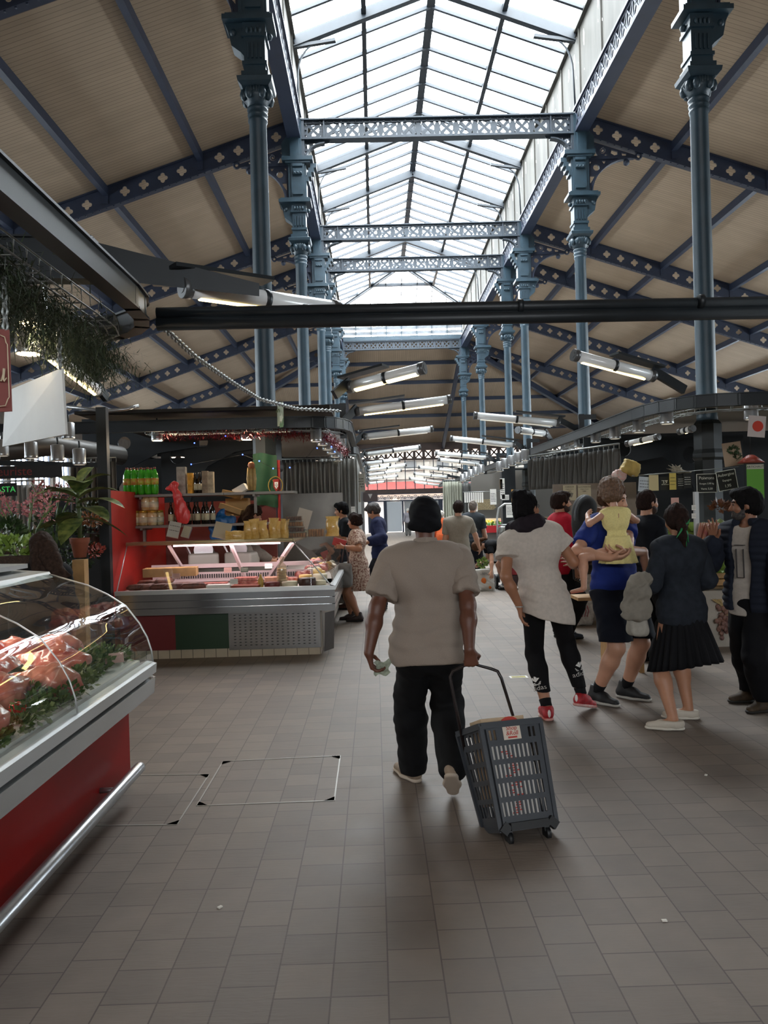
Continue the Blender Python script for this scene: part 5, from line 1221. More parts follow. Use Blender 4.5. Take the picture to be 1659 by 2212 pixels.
b = MB(); leafclump(b, W(1555, 1095, 9.9), (.12, .05, .04), 60, .09, 12); b.build('dried_peppers', mat('dried_brown', '6a4028', .6, 0, .3, 20), label='brown dried pods hanging under the Aubergine board', cat='vegetable', kind='stuff')
MB().box(W(1506, 1180, 9.15), (.05, .05, 1.3)).build('stall_post', alu, label='pale aluminium post carrying small labels beside the denim woman', cat='post')
for i, y in enumerate((1102, 1120)): card(W(1499, y, 9.1), .05, .06, 'tiny white label on the aluminium post, '+['upper', 'lower'][i], white, 0, 0, lines=3, name='label', group='post labels')
# rounded dark iron brackets in the depth, right
loops = [[(-1.2, 0), (-1.1, .3), (-.6, .5), (.1, .6), (.5, .3), (.6, 0), (1.4, 0), (1.4, .95), (-1.2, .95)], circ(.55, .62, .14, 14), circ(-.55, .74, .12, 14), circ(1.0, .6, .16, 14)]
MB().merge(loops_mesh(loops, .05), Matrix.Rotation(PI/2, 4, 'X')).build('iron_arch_bracket', dkn, label='dark arched iron bracket with round holes behind the sign line', cat='bracket', loc=(W(1420, 1000, 12.5).x, 12.5, 1.75))
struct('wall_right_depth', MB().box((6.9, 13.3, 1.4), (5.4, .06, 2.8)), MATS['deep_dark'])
# grey panel with posters, curtain above ------------------------------
MB().box((W(1270, 1120, 10.6).x+.1, 10.6, .95), (1.15, .04, 1.9)).build('metal_panel', mat('warm_panel', '75695c', .5, .2, .12, 3), label='brownish grey metal panel carrying two posters, right of the aisle', cat='panel')
for px, t, l in ((1231, 'POIREAUX', 'cream poster headed Poireaux with a leek drawing on the metal panel'), (1263, 'OLIVE MARONS', 'cream poster headed Olive Marons on the metal panel')):
    o = card(W(px, 1081, 10.55), .18, .21, l, mat('poster_paper', 'b3ab90', .7), 0, 0, text=[(t, .026, .185), ('Origine: France', .018, .155), ('2,90€', .02, .125)], name='poster', cat='poster')
    if 'leek' in l: MB().raw([(-.03, .05, .002), (.03, .04, .002), (.05, .1, .002), (.01, .11, .002), (-.02, .08, .002)], [(0, 1, 2, 3, 4)], False, facing((0, 0, 0), 0)).build('drawing', mat('print_grey', '6f6c62', .7), o)
c1 = W(1335, 1060, 10.7); c0 = W(1150, 1060, 12.8)
pvcd = mat('dark_curtain', '4a4a48', .55, 0, .2, 3, stretch=(1, 1, .2))
drape((c0.x, 13.0, 0), (c1.x+.05, 10.75, 0), W(1240, 1052, 11.7).z, W(1240, 980, 11.7).z, 'dark grey gathered curtain above the poster panel, right of the aisle', pvcd, 20, .05, seed=3)
# low plank under the girl's foot, patterned bag
lb = thing('low_bench', 'low wooden bench mostly hidden behind the man in navy shorts', 'bench', (0, 0, 0)); pz = W(1240, 1291, 7.4)
MB().box((pz.x+.33, 7.4, pz.z), (.66, .3, .03)).build('top', wood, lb)
for dx in (.3, .6): MB().box((pz.x+dx, 7.4, pz.z/2), (.04, .25, pz.z)).build('leg', wood, lb)
ss = sdf_obj('shopping_bag', SDF(.03).box((0, 0, .36), (.14, .07, .32), .04), .016, mat('bag_print', 'b3ada4', .6, 0, .25, 18, col2='8f8a84'), None, lambda V: wob(V, .008, 25, 5), label='white printed shopping bag behind the woman in the white tee', cat='bag', loc=(W(1248, 1285, 10.3).x, 10.3, 0))
b = MB()
for i in range(7): b.tube([(-.12+.035*i, -.115, .12), (-.1+.035*i, -.12, .2), (-.12+.035*i, -.115, .27)], .006, 5)
b.build('printed_leaves', mat('print_pink', '96444e', .6), ss)
# rails over the right stalls -----------------------------------------
def right_rail(y0, y1, lab, front=True, x=3.5, z=2.8):
    p = []
    if front: p = [(9, y0, z), (x+.8, y0, z)]+corner((x+.8, y0, z), (x, y0, z), (x, y0+1.3, z))
    rail('stall_rail', (p or [(x, y0, z)])+[(x, y1, z)], lab, (.05, .14))
    tray([(9, y0+.2, z-.1), (x+1.0, y0+.2, z-.1)]+corner((x+1.0, y0+.2, z-.1), (x+.25, y0+.2, z-.1), (x+.22, y0+1.4, z-.12), 4)+[(x+.2, y1-.1, z-.12)], .22, lab.replace('dark steel rail', 'wire tray under the steel rail'), 4)
right_rail(9.0, 17.0, 'dark steel rail curving over the nearest right hand stall')
right_rail(18.0, 25.0, 'dark steel rail curving over the second right hand stall')
right_rail(26.0, 33.0, 'dark steel rail curving over the third right hand stall')
right_rail(34.0, 42.0, 'dark steel rail curving over the farthest right hand stall')
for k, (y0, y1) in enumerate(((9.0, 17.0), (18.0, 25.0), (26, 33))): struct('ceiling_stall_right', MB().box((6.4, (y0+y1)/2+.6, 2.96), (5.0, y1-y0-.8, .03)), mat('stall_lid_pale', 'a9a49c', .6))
for i, (px, py, Y) in enumerate(((1623, 906, 9.3), (1441, 916, 9.6), (1380, 934, 10.4), (1329, 948, 11.3), (1287, 956, 12.3), (1250, 967, 13.4), (1220, 975, 14.6))):
    p = W(px, py, Y); spot(p, 'grey spotlight under the nearest right rail, '+['at the right edge by the red disc flag', 'first left of the curve', 'second left of the curve', 'third left of the curve', 'fourth left of the curve', 'fifth left of the curve', 'farthest in the row'][i], 'right spotlights', .08, .2, False)
lamp(W(1357, 958, 10.6), W(1420, 944, 10.2), True, 'short lit tube lamp under the stall lid, right', r=.04); lamp(W(1470, 932, 10.2), W(1495, 926, 10.0), True, 'sliver of lit tube lamp by the right column', r=.04)
# second right stall: greengrocer mid-distance ---------------------------
o = thing('greengrocer_stand', 'greengrocer stand with red front ledge in the middle distance', 'display stand', (4.55, 22.6, 0))
MB().box((-.3, 0, .5), (2.4, 1.6, .9)).build('base', mat('stand_base', '6d6a66', .7), o); MB().bar((-1.45, -.85, .98), (.9, -.85, .98), .12, .2, (0, 0, 1)).bar((-1.5, -.85, .98), (-1.5, .9, .98), .12, .2, (0, 0, 1)).build('red_ledge', mat('ledge_red', 'a81f26', .45), o)
MB().box((-.3, .2, 1.0), (2.3, 1.9, .04), Matrix.Rotation(.25, 3, 'X')).build('board', shelfw, o)
def hp(cx, cy, nx, ny, sp): return [(x-.25, y+6.1, 1.06+.25*(y-16.5)) for x, y, z in heap(cx, cy, 0, nx, ny, sp)]
pile('lemon', hp(3.55, 16.7, 5, 3, .09), 'at the aisle end of the red ledged stand', 'lemons', 1.3)
pile('courgette', hp(3.75, 16.0, 5, 2, .1), 'at the front of the red ledged stand', 'courgettes', 1.3)
pile('tomato', hp(4.1, 16.8, 4, 2, .09), 'in the middle of the red ledged stand', 'tomatoes', 1.2)
pile('lettuce', hp(3.6, 16.3, 3, 1, .22), 'above the courgettes on the red ledged stand', 'lettuces in the distance', 1.5, False)
pile('artichoke', hp(4.3, 16.4, 5, 3, .12), 'right of the courgettes on the red ledged stand', 'artichokes in the distance', 1.3)
pile('turnip', hp(4.2, 15.95, 5, 1, .1), 'along the front of the red ledged stand', 'turnips', 1.3)
wk = mat('wicker', '9b8a66', .8, 0, .3, 40)
b = MB()
for i in range(7):
    for j in range(7): b.box(((j-3)*.1+.05*(i % 2), -.02, (i-3)*.05), (.09, .03, .04))
b.build('wicker_panel', wk, label='woven tan panel behind the greengrocer produce', cat='panel', loc=W(1045, 1090, 25.3))
MB().box((4.9, 25.45, 1.4), (3.4, .05, 2.8)).build('back_screen', mat('back_grey', '6b6862', .6), label='grey screen behind the greengrocer stand', cat='screen')
for i in range(9):
    p = W(1005+i*4.7, 1086, 20.5); MB().box((0, 0, .14), (.04, .006, .27)).build('price_strip', white, label='narrow white price strip hanging in a row above the produce', cat='card', group='hanging price strips', loc=p)
MB().tube([W(1000, 1063, 20.5), W(1082, 1061, 20.5)], .008, 5).build('hanging_rod', wirem, label='thin rod carrying the row of white price strips', cat='rod')
for i, (px, py, w, h, m, l) in enumerate(((1066, 1090, .12, .3, white, 'tall white price list hanging above the produce'), (1022, 1105, .18, .16, white, 'square white notice left of the wicker panel'), (1086, 1078, .09, .4, white, 'long white notice on the dark stall pillar, upper'), (1101, 1118, .13, .28, white, 'white notice low on the dark stall pillar'), (1092, 1080, .14, .1, white, 'small white notice on the dark stall pillar'), (1108, 1085, .05, .25, mat('tan_card', 'b78c50', .7), 'narrow tan card right of the long notice'), (1083, 1057, .05, .2, MATS['tan_card'], 'narrow tan card left of the long notice'), (1118, 1090, .1, .18, white, 'white notice just behind the bun of the woman'))):
    card(W(px, py, 20.2), w*1.36, h*1.36, l, m, 0, 0, lines=6, name='notice', cat='notice')
MB().box((W(1098, 1090, 20.45).x, 20.45, 1.4), (.36, .3, 2.8)).build('stall_pillar', darkm, label='dark square stall pillar covered with notices, right of the aisle', cat='pillar')
for i, (px, py) in enumerate(((1000, 1040), (1008, 1036), (1018, 1031), (1028, 1026), (1040, 1022), (1080, 1018), (1092, 1012), (1106, 1006), (1120, 1000), (1135, 995))):
    Y = 22-.75*i if i < 5 else 16.6-.5*(i-5); spot(W(px, py, Y), f'small grey cylinder spotlight over the second right stall, {nth[9-i]} from the camera', 'distant spotlights', .08, .2, False)
cx = mat('pale_curtain', '8f9082', .6, 0, .2, 3, stretch=(1, 1, .2)); c0 = W(962, 1128, 33.4)
drape((c0.x-.05, 33.5, 0), (c0.x+.75, 33.3, 0), .9, W(975, 1040, 33.4).z, 'pale grey green gathered curtain at the corner of the far right stall', cx, 8, .07, seed=5)
drape((c0.x+.7, 33.5, 0), (c0.x+2.2, 33.3, 0), 1.2, W(1000, 1044, 33.4).z, 'grey curtain stretching right from the far stall corner', pvcd, 10, .05, seed=6)
MB().box((6.6, 33.8, 1.4), (4.6, .1, 2.8)).build('back_screen', mat('back_grey2', '4c4a48', .6), label='dark back screen closing the third right stall', cat='screen')
MB().box((6.6, 41.6, 1.4), (4.8, .1, 2.8)).build('back_screen', MATS['back_grey2'], label='dark back screen closing the farthest right stall', cat='screen')
# hand trolley loaded with boxes ------------------------------------------
t = thing('hand_trolley', 'upright aluminium hand trolley loaded with boxes in the aisle', 'trolley', (W(1105, 1270, 15.1).x, 15.1, 0))
b = MB().tube([(-.24, 0, .12), (-.24, .05, 1.4), (-.2, .06, 1.58), (-.08, .07, 1.66), (.1, .07, 1.66), (.2, .06, 1.58), (.24, .05, 1.4), (.24, 0, .12)], .02, 8)
for z in (.4, .7, 1.0, 1.25): b.tube([(-.24, .02, z), (.24, .02, z)], .014, 6)
b.build('frame', alu, t); MB().box((0, -.15, .07), (.5, .34, .02)).build('toe_plate', alu, t)
for s in (-1, 1): MB().tube([(s*.26, .1, .14), (s*.31, .1, .14)], .14, 18).build('wheel', black, t)
for i, (z, h, m, l) in enumerate(((.08, .2, mat('box_dark', '39272a', .6, 0, .3, 10), 'dark box with red produce at the bottom of the trolley'), (.29, .14, mat('box_red', '9c3038', .6, 0, .3, 14), 'red printed box second from the bottom on the trolley'), (.44, .3, cb, 'brown cardboard box in the middle of the trolley'))):
    MB().box((0, 0, h/2), (.42, .3, h)).build('trolley_box', m, label=l, cat='box', loc=(t.location.x+.02, 14.95, z), group='trolley boxes')
sdf_obj('plastic_sack', SDF(.05).box((0, 0, .2), (.2, .14, .2), .06), .02, mat('clear_sack', '8a8a86', .25, .2, .2, 12), None, lambda V: wob(V, .012, 22, 8), label='big grey shiny plastic sack on top of the loaded trolley', cat='bag', loc=(t.location.x+.02, 14.95, .76))
# carrier bag with orange print and celery ---------------------------------
bgp = G(1045, 1276); o = sdf_obj('shopping_bag', SDF(.02).box((0, 0, .2), (.16, .07, .19), .03), .014, mat('bag_white', 'c5c2ba', .45, 0, .05, 8), None, lambda V: wob(V*1.0, .008, 22, 4), label='white shopping bag printed with oranges, celery sticking out, on the aisle floor', cat='bag', loc=(bgp.x, bgp.y, 0))
MB().ell((-.01, -.1, .2), (.05, .008, .06), 14).ell((.11, -.1, .07), (.03, .008, .03), 10).build('orange_print', mat('print_orange', 'd0691c', .5), o)
b = MB(); me = text_mesh('100%', .07, .001); b.merge(me, Matrix.Translation((0, -.105, .33)) @ Matrix.Rotation(PI/2, 4, 'X')); b.build('lettering', mat('print_grey2', '56565a', .6), o)
MB().raw([(.16, -.1, .0), (.19, .0, .0), (.19, 0, .36), (.16, -.1, .4)], [(0, 1, 2, 3)], False).build('side_panel', black, o)
o = thing('celery', 'leafy green celery standing out of the white shopping bag', 'vegetable', (bgp.x+.0, bgp.y, .36))
b = MB()
for i in range(7): b.tube([(.02*math.cos(i), .02*math.sin(i), -.06), (.04*math.cos(i), .04*math.sin(i), .1)], [.014, .009], 6)
b.build('stalks', mat('celery_stalk', 'a3b468', .4), o); b = MB(); leafclump(b, (0, 0, .18), (.1, .07, .09), 160, .05, 21); b.build('leaves', leafg, o)
MB().box((0, 0, .12), (.2, .16, .24)).build('blue_box', mat('blue_box', '2038a8', .5), label='bright blue and white carton beside the shopping bag', cat='box', loc=(bgp.x-.32, bgp.y+.05, .22))
MB().box((0, 0, .11), (.2, .16, .2)).build('white_box', white, label='white carton under the bright blue one', cat='box', loc=(bgp.x-.32, bgp.y+.05, .01))
# ---------------------------------------------------------------- lamps over the aisle
LL = [((757, 836, 8.4), (912, 796, 8.0), 2), ((772, 889, 10.9), (970, 863, 10.9), 1), ((787, 943, 14.6), (932, 927, 14.8), 0), ((790, 981, 19.2), (906, 966, 19.4), 0), ((790, 1001, 23.0), (862, 993, 23.2), 0), ((796, 1010, 25.0), (842, 1003, 25.2), 2), ((794, 1016, 27.5), (876, 1004, 27.8), 0), ((795, 1026, 31), (866, 1016, 31.3), 0), ((796, 1035, 35.5), (858, 1028, 35.8), 0), ((796, 1044, 41), (830, 1040, 41.3), 0)]
for i, (a, b_, l) in enumerate(LL):
    A, B_ = W(*a), W(*b_); lamp(A, B_, l, f'tube lamp on the left of the aisle past the conduit, {ORD[i]}'+(' and lit' if l else ''), 'left aisle lamps', arm=(-.4, A.y-.15, 2.86), r=.06)
RL = [((1243, 768, 8.3), (1408, 812, 8.6), 1), ((1027, 898, 13.1), (1205, 914, 13.1), 0), ((1120, 929, 14.5), (1176, 936, 15.2), 0), ((975, 947, 17.6), (1110, 961, 17.6), 0), ((942, 979, 22.0), (1052, 988, 22.0), 0), ((948, 992, 24.4), (1036, 1003, 24.6), 0), ((905, 1009, 28), (988, 1018, 28.2), 0), ((895, 1023, 32), (966, 1031, 32.2), 0), ((885, 1033, 35.5), (955, 1042, 35.8), 0), ((895, 1041, 41), (950, 1048, 41), 0)]
for i, (a, b_, l) in enumerate(RL):
    A, B_ = W(*a), W(*b_); lamp(A, B_, l, f'tube lamp on the right of the aisle, {ORD[i]}'+(' and lit' if l else ''), 'right aisle lamps', arm=(3.55, B_.y+.1, 2.88), r=.06)
# dark upstands that carry the lamp arms
for i, (x, y, q) in enumerate(((-.42, 11.0, 'l'), (-.42, 14.7, 'l'), (-.42, 19.3, 'l'), (3.56, 13.1, 'r'), (3.56, 17.6, 'r'), (3.56, 22, 'r'), (3.56, 24.5, 'r'), (3.56, 28.1, 'r'))):
    MB().box((0, 0, 0), (.09, .06, .5)).box((-.1 if q == 'l' else .1, 0, .2), (.3, .05, .08)).build('lamp_upstand', darkm, label=f'dark steel upstand holding a tube lamp, {"left" if q == "l" else "right"} side, {ORD[i if q == "l" else i-3]}', cat='bracket', group='lamp upstands', loc=(x, y, 2.9))
# left stalls beyond the deli ---------------------------------------------
for k, (y0, y1) in enumerate(((14.4, 20.5), (21.5, 28.5), (29.5, 37))):
    w_ = ['second', 'third', 'farthest'][k]
    rail('stall_rail', [(-4, y0, 2.8), (-1.0, y0, 2.8)]+corner((-1.0, y0, 2.8), (-.36, y0, 2.8), (-.33, y0+1.0, 2.8))+[(-.33, y1, 2.8)], f'dark steel rail over the {w_} left hand stall', (.05, .14))
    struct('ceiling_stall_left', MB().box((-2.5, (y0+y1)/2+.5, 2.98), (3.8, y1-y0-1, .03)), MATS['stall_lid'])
    MB().box((-2.6, y1, 1.4), (4.2, .1, 2.8)).build('back_screen', MATS['back_grey2'], label=f'dark back screen closing the {w_} left hand stall', cat='screen')
    MB().box((-1.1, (y0+y1)/2+.4, .5), (.9, y1-y0-1.2, 1.0)).build('stall_counter', mat('far_counter', '8a8680', .5), label=f'plain pale counter of the {w_} left hand stall', cat='counter')
drape((-1.0, 14.5, 0), (-.32, 14.6, 0), .9, 2.6, 'grey curtain at the corner of the second left hand stall', pvc, 8, .05, seed=8)
drape((-.36, 14.7, 0), (-.36, 17.5, 0), .9, 2.6, 'grey curtain running down the aisle side of the second left hand stall', pvc, 16, .05, seed=9)
for i, (px, py, Y, w, h, l) in enumerate(((775, 1062, 15.6, .3, .36, 'white clear sleeve with a notice hanging at the second left stall'), (765, 1085, 15.0, .3, .3, 'crumpled transparent sheet hanging at the second left stall'))):
    card(W(px, py, Y), w, h, l, mat('sleeve', 'b9b4a8', .3), -.5, 0, lines=4 if i == 0 else 0, name='hanging_notice', cat='notice')
dn = card(W(800, 1083, 20.9), .4, .24, 'dark square board hanging over the left of the aisle', mat('brown_board', '3a2f2e', .6), 0, 0, name='hanging_board', cat='sign')
MB().raw([(-.06, .2, .003), (.06, .2, .003), (0, .07, .003)], [(0, 2, 1)], False, facing((0, 0, 0), 0)).build('emblem', mat('board_grey', '8e8a86', .6), dn)
card(W(763, 1108, 14.45), .08, .12, 'small white switch plate on the panel left of the aisle', white, 0, 0, name='notice_plate', cat='sign', lines=1)
MB().box((-.75, 14.62, 1.0), (.5, .04, 1.1)).build('metal_panel', mat('pale_panel2', '9a9894', .5), label='pale panel with a switch plate left of the aisle', cat='panel')
# floor fittings ------------------------------------------------------------
fr = mat('hatch_frame', '8f8c86', .45, .5)
def hatch(c4, label):
    o = thing('floor_hatch', label, 'hatch', (0, 0, 0)); b = MB(); n = len(c4)
    for i in range(n):
        a, c_ = Vector(c4[i]), Vector(c4[(i+1) % n]); b.bar(a+Vector((0, 0, .001)), c_+Vector((0, 0, .001)), .008, .004, (0, 0, 1))
    b.build('frame', fr, o)
    for i in range(n):
        p = Vector(c4[i]); e1 = (Vector(c4[(i+1) % n])-p).normalized()*.06; e2 = (Vector(c4[i-1])-p).normalized()*.06
        MB().add([p+Vector((0, 0, .003)), p+e1+Vector((0, 0, .003)), p+e2+Vector((0, 0, .003))], [(0, 1, 2), (2, 1, 0)]).build('corner_plate', fr, o)
hatch([G(482, 1645), G(735, 1633), G(722, 1730), G(425, 1741)], 'tiled floor hatch with thin metal frame left of the walking person')
hatch([G(200, 1677), G(452, 1673), G(382, 1782), G(70, 1785)], 'tiled floor hatch with thin metal frame beside the red counter')
o = thing('floor_plate', 'small yellow framed plate set in the floor by the trolley basket', 'floor plate', G(1120, 1463))
MB().box((0, 0, .002), (.17, .1, .004)).build('frame', white, o); MB().box((0, 0, .004), (.13, .07, .003)).build('insert', mat('plate_yellow', '9a8f3a', .6, 0, .3, 30), o)
lit = mat('litter_white', 'cfcac0', .8)
for i, (px, py, l) in enumerate(((1435, 1990, 'right of centre in the foreground'), (1525, 1675, 'in the shadow behind the denim woman'), (1600, 1484, 'between the denim woman and the bearded man'), (1376, 1453, 'by the feet of the man in shorts'), (475, 1961, 'left foreground by the dark counter shadow'))):
    g_ = G(px, py); MB().box((0, 0, .003), (.02, .014, .005), rotz(i)).build('litter_scrap', lit, label='tiny pale scrap of litter on the tiles, '+l, cat='litter', group='litter', loc=g_)

pl = thing('pendant_lamp', 'red conical lampshade hanging left of the green Artichaut sign', 'lamp', W(1622, 1000, 9.4))
MB().lathe([(.16, 0), (.05, .09), (.03, .1)], n=18).build('shade', mat('shade_red', '8c3626', .5), pl); MB().tube([(0, 0, .1), (0, 0, .55)], .006, 5).build('cord', black, pl)
# ================================================================ PEOPLE
def V3(*a): return Vector(a)
def ik(a, t, l1, l2, pole):
    d = t-a; L = min(d.length, (l1+l2)*.998); d.normalize(); L = max(L, abs(l1-l2)*1.05)
    x = (l1*l1-l2*l2+L*L)/(2*L); h = math.sqrt(max(0, l1*l1-x*x))
    p = pole-d*pole.dot(d)
    p = p.normalized() if p.length > 1e-5 else frame(d)[0]
    return a+d*x+p*h, a+d*L
SKIN = {}
def skin(name, c, c2=None): return mat('skin_'+name, c, .5, 0, .06, 10, .05, 60)
class HeadSDF:                        # scales radii for children's heads
    def __init__(s, S, h): s.S, s.h = S, h
    def ell(s, c, r, *a, **k): s.S.ell(c, tuple(x*s.h for x in r), *a, **k); return s
    def cap(s, a, b, ra, rb=None, *q): s.S.cap(a, b, ra*s.h, None if rb is None else rb*s.h, *q); return s
    def chain(s, p, r): s.S.chain(p, [x*s.h for x in r]); return s
    def clip(s, *a): s.S.clip(*a); return s
class Person:
    def __init__(s, label, x, y, rz=0, H=1.75, girth=1, fem=False, res=.009, group=None, hs=1):
        s.hs = hs
        s.o = thing('person', label, 'person', (x, y, 0), rz, group); s.s = H/1.75; s.o.scale = (s.s,)*3
        s.M = Matrix.Translation((x, y, 0)) @ Matrix.Rotation(rz, 4, 'Z') @ Matrix.Scale(s.s, 4); s.I = s.M.inverted()
        s.g, s.f, s.res = girth, fem, res/s.s
    def L(s, p): return s.I @ Vector(p)
    def dirL(s, d): return (s.I.to_3x3() @ Vector(d)).normalized()
    def pose(s, hip=(0, 0, .93), lean=(0, 0), twist=0, head=(0, 0, 0), lf=(-.1, 0, 0), rf=(.1, 0, 0), lfd=0, rfd=0, lheel=0, rheel=0,
             lh=None, rh=None, lp=(-.3, -1, -.2), rp=(.3, -1, -.2), lk=(-.1, 1, 0), rk=(.1, 1, 0), lhd=None, rhd=None, lhn=None, rhn=None, lc=.35, rc=.35, legs=True, shw=None):
        s.pel = Vector(hip); T = Matrix.Rotation(twist, 3, 'Z') @ Matrix.Rotation(-lean[0], 3, 'X') @ Matrix.Rotation(lean[1], 3, 'Y')
        s.T = T; s.up, s.fw, s.rt = T @ V3(0, 0, 1), T @ V3(0, 1, 0), T @ V3(1, 0, 0)
        s.chest = s.pel+s.up*.34; s.neck = s.pel+s.up*.535
        w = shw or (.165 if s.f else .185)
        s.sh = {-1: s.neck-s.up*.06-s.rt*w, 1: s.neck-s.up*.06+s.rt*w}
        s.hj = {q: s.pel+T @ V3(q*.088, 0, -.04) for q in (-1, 1)}
        HR = T @ Matrix.Rotation(head[0], 3, 'Z') @ Matrix.Rotation(-head[1], 3, 'X') @ Matrix.Rotation(head[2], 3, 'Y'); s.HR = HR
        s.hc = s.neck+s.up*(.045+.03*s.hs)+HR @ V3(0, .022, .085)*s.hs
        s.kn, s.an, s.toe, s.el, s.wr, s.hd, s.hn, s.curl = {}, {}, {}, {}, {}, {}, {}, {-1: lc, 1: rc}
        s.legs = legs; s.ft = {-1: (Vector(lf), lfd, lheel), 1: (Vector(rf), rfd, rheel)}
        for q, f, fd, hl, k in ((-1, lf, lfd, lheel, lk), (1, rf, rfd, rheel, rk)):
            d = rotz(fd) @ V3(0, 1, 0); an = Vector(f)-d*.0+V3(0, 0, .085+hl)
            s.kn[q], s.an[q] = ik(s.hj[q], an, .44, .43, Vector(k)); s.toe[q] = s.an[q]+d*.17-V3(0, 0, .05+hl*.85)
        for q, h, p, hd, hn in ((-1, lh, lp, lhd, lhn), (1, rh, rp, rhd, rhn)):
            t = Vector(h) if h is not None else s.sh[q]+V3(q*.07, .06, -.54)
            s.el[q], s.wr[q] = ik(s.sh[q], t, .29, .255, Vector(p))
            s.hd[q] = (Vector(hd) if hd is not None else (s.wr[q]-s.el[q])).normalized()
            n = Vector(hn) if hn is not None else s.rt*-q
            s.hn[q] = (n-s.hd[q]*n.dot(s.hd[q])).normalized()
        return s
    def torso(s, S, r, k=.05, sh=True):    # r: inflation
        fl = (s.fw, .68); g = s.g; hipw = .155 if s.f else .145
        S.cap(s.pel-s.up*.04-s.rt*.045, s.pel-s.up*.04+s.rt*.045, hipw*.72*g+r, None, (s.fw, .95), k)
        S.cap(s.pel+s.up*.02-s.rt*.04*g, s.pel+s.up*.02+s.rt*.04*g, .105*g+r, None, (s.fw, .92), k)
        wa = .085 if s.f else .098
        S.cap(s.pel+s.up*.15-s.rt*.05*g, s.pel+s.up*.15+s.rt*.05*g, wa*g+r, None, (s.fw, .9), k)
        S.cap(s.chest-s.rt*.06, s.chest+s.rt*.06, .11*g+r, None, (s.fw, .88), k)
        S.cap(s.chest+s.up*.08-s.rt*.07, s.chest+s.up*.08+s.rt*.07, .1*g+r, None, (s.fw, .86), k)
        if s.f: 
            for q in (-1, 1): S.ell(s.chest+s.fw*.075+s.rt*q*.07+s.up*.01, (.062+r*.5,)*3, None, .05)
        if sh:
            for q in (-1, 1): S.cap(s.neck-s.up*.045+s.rt*q*.03, s.sh[q]-s.up*.005, .06+r*.7, .056+r*.8, None, k)
            S.cap(s.sh[-1]*.5+s.neck*.5-s.up*.06-s.fw*.02, s.sh[1]*.5+s.neck*.5-s.up*.06-s.fw*.02, .085+r*.8, None, (s.fw, .8), k)
        return S
    def arm(s, S, q, r, t=2.0, k=.025, loose=0):     # t: 0..1 upper arm, 1..2 forearm
        a, e, w = s.sh[q], s.el[q], s.wr[q]; g = .6+.4*s.g
        ru, re, rw = .05*g+r, .041*g+r+loose, .027*g+r+loose
        if t <= 1: S.cap(a, a.lerp(e, t), ru, ru+(re-ru)*t, None, k)
        else:
            S.cap(a, e, ru, re, None, k); u = min(1, t-1)
            S.cap(e, e.lerp(w, min(.35, u)), re, re*1.03, None, k)
            if u > .35: S.cap(e.lerp(w, .35), e.lerp(w, u), re*1.03, re*1.03+(rw-re*1.03)*(u-.35)/.65, None, k)
        return S
    def leg(s, S, q, r, t=2.0, k=.03, loose=0):
        h, n, a = s.hj[q], s.kn[q], s.an[q]; g = .55+.45*s.g
        S.cap(h-V3(0, 0, 0), h.lerp(n, min(1, t)), .088*g+r, .06*g+r+loose*.5 if t >= 1 else .07*g+r, None, k)
        if t > 1:
            u = t-1; c = n.lerp(a, .3)
            S.cap(n, n.lerp(a, min(u, .3)), .058*g+r+loose*.5, .06*g+r+loose*.7, None, k)
            if u > .3: S.cap(c, n.lerp(a, u), .06*g+r+loose*.7, .037*g+r+loose, None, k)
            if r < .02: S.cap(n.lerp(a, .15)-V3(0, .0, 0)+(s.back(q)*.018), n.lerp(a, .42)+s.back(q)*.02, .042*g+r, .038*g+r, None, k)
        return S
    def back(s, q):
        d = (s.toe[q]-s.an[q]); d.z = 0; return -d.normalized()
    def hand(s, S, q):
        w, d, n = s.wr[q], s.hd[q], s.hn[q]; u = d.cross(n)*q; c = s.curl[q]
        for i in range(4):
            b = w+d*(.088-.004*abs(i-1))+u*(.03-.02*i)
            S.cap(w+d*.012+u*(.012-.008*i), b, .0165, .0115, None, .012)
            L = (.068, .078, .072, .056)[i]; a = c*1.0; dd = d; p = b
            for j, f in enumerate((.45, .3, .25)):
                dd = (Matrix.Rotation(a, 3, n.cross(d).normalized()) @ dd) if False else (dd*math.cos(a)+n*math.sin(a)*1.0 if j == 0 else dd*math.cos(a)+(n*math.cos(a*j)-d*math.sin(a*j))*math.sin(a))
                dd.normalize(); e = p+dd*L*f*1.25+u*(.012*(1-c)*(1.2-i)*.35); S.cap(p, e, .0098-.001*j, .009-.001*j, None, .004); p = e
        b = w+d*.028+u*.026+n*.006; m = b+(d*.62+u*.62+n*(.25+.3*c)).normalized()*.045; e = m+(d*.85+u*(.35-.5*c)+n*(.2+.5*c)).normalized()*.038
        S.cap(w+d*.01+u*.008, b, .016, .0145, None, .012); S.cap(b, m, .0135, .0115, None, .01); S.cap(m, e, .011, .009, None, .004)
    def headshape(s, S0, jaw=1):
        C_, Rr = s.hc, s.HR; P_ = lambda *a: C_+Rr @ Vector(a)*s.hs; S = HeadSDF(S0, s.hs)
        S.ell(P_(0, -.012, .025), (.076, .095, .09), Rr, .02)
        S.ell(P_(0, .03, -.035), (.06*jaw, .066, .075), Rr, .03); S.ell(P_(0, .058, -.085), (.032*jaw, .03, .024), Rr, .03)
        S.ell(P_(0, .07, .028), (.055, .022, .016), Rr, .02)
        for q in (-1, 1):
            S.ell(P_(q*.032, .1, .006), (.017, .02, .011), Rr, .012, True); S.ell(P_(q*.042, .062, -.028), (.024, .024, .022), Rr, .025)
            S.ell(P_(q*.03, .079, .006), (.0125, .0125, .0125), Rr, .003)
            S.ell(P_(q*.079, -.008, -.005), (.008, .02, .032), Rr, .012)
        S.cap(P_(0, .09, .012), P_(0, .112, -.03), .009, .0125, None, .012); S.cap(P_(-.012, .095, -.034), P_(.012, .095, -.034), .009, None, None, .01)
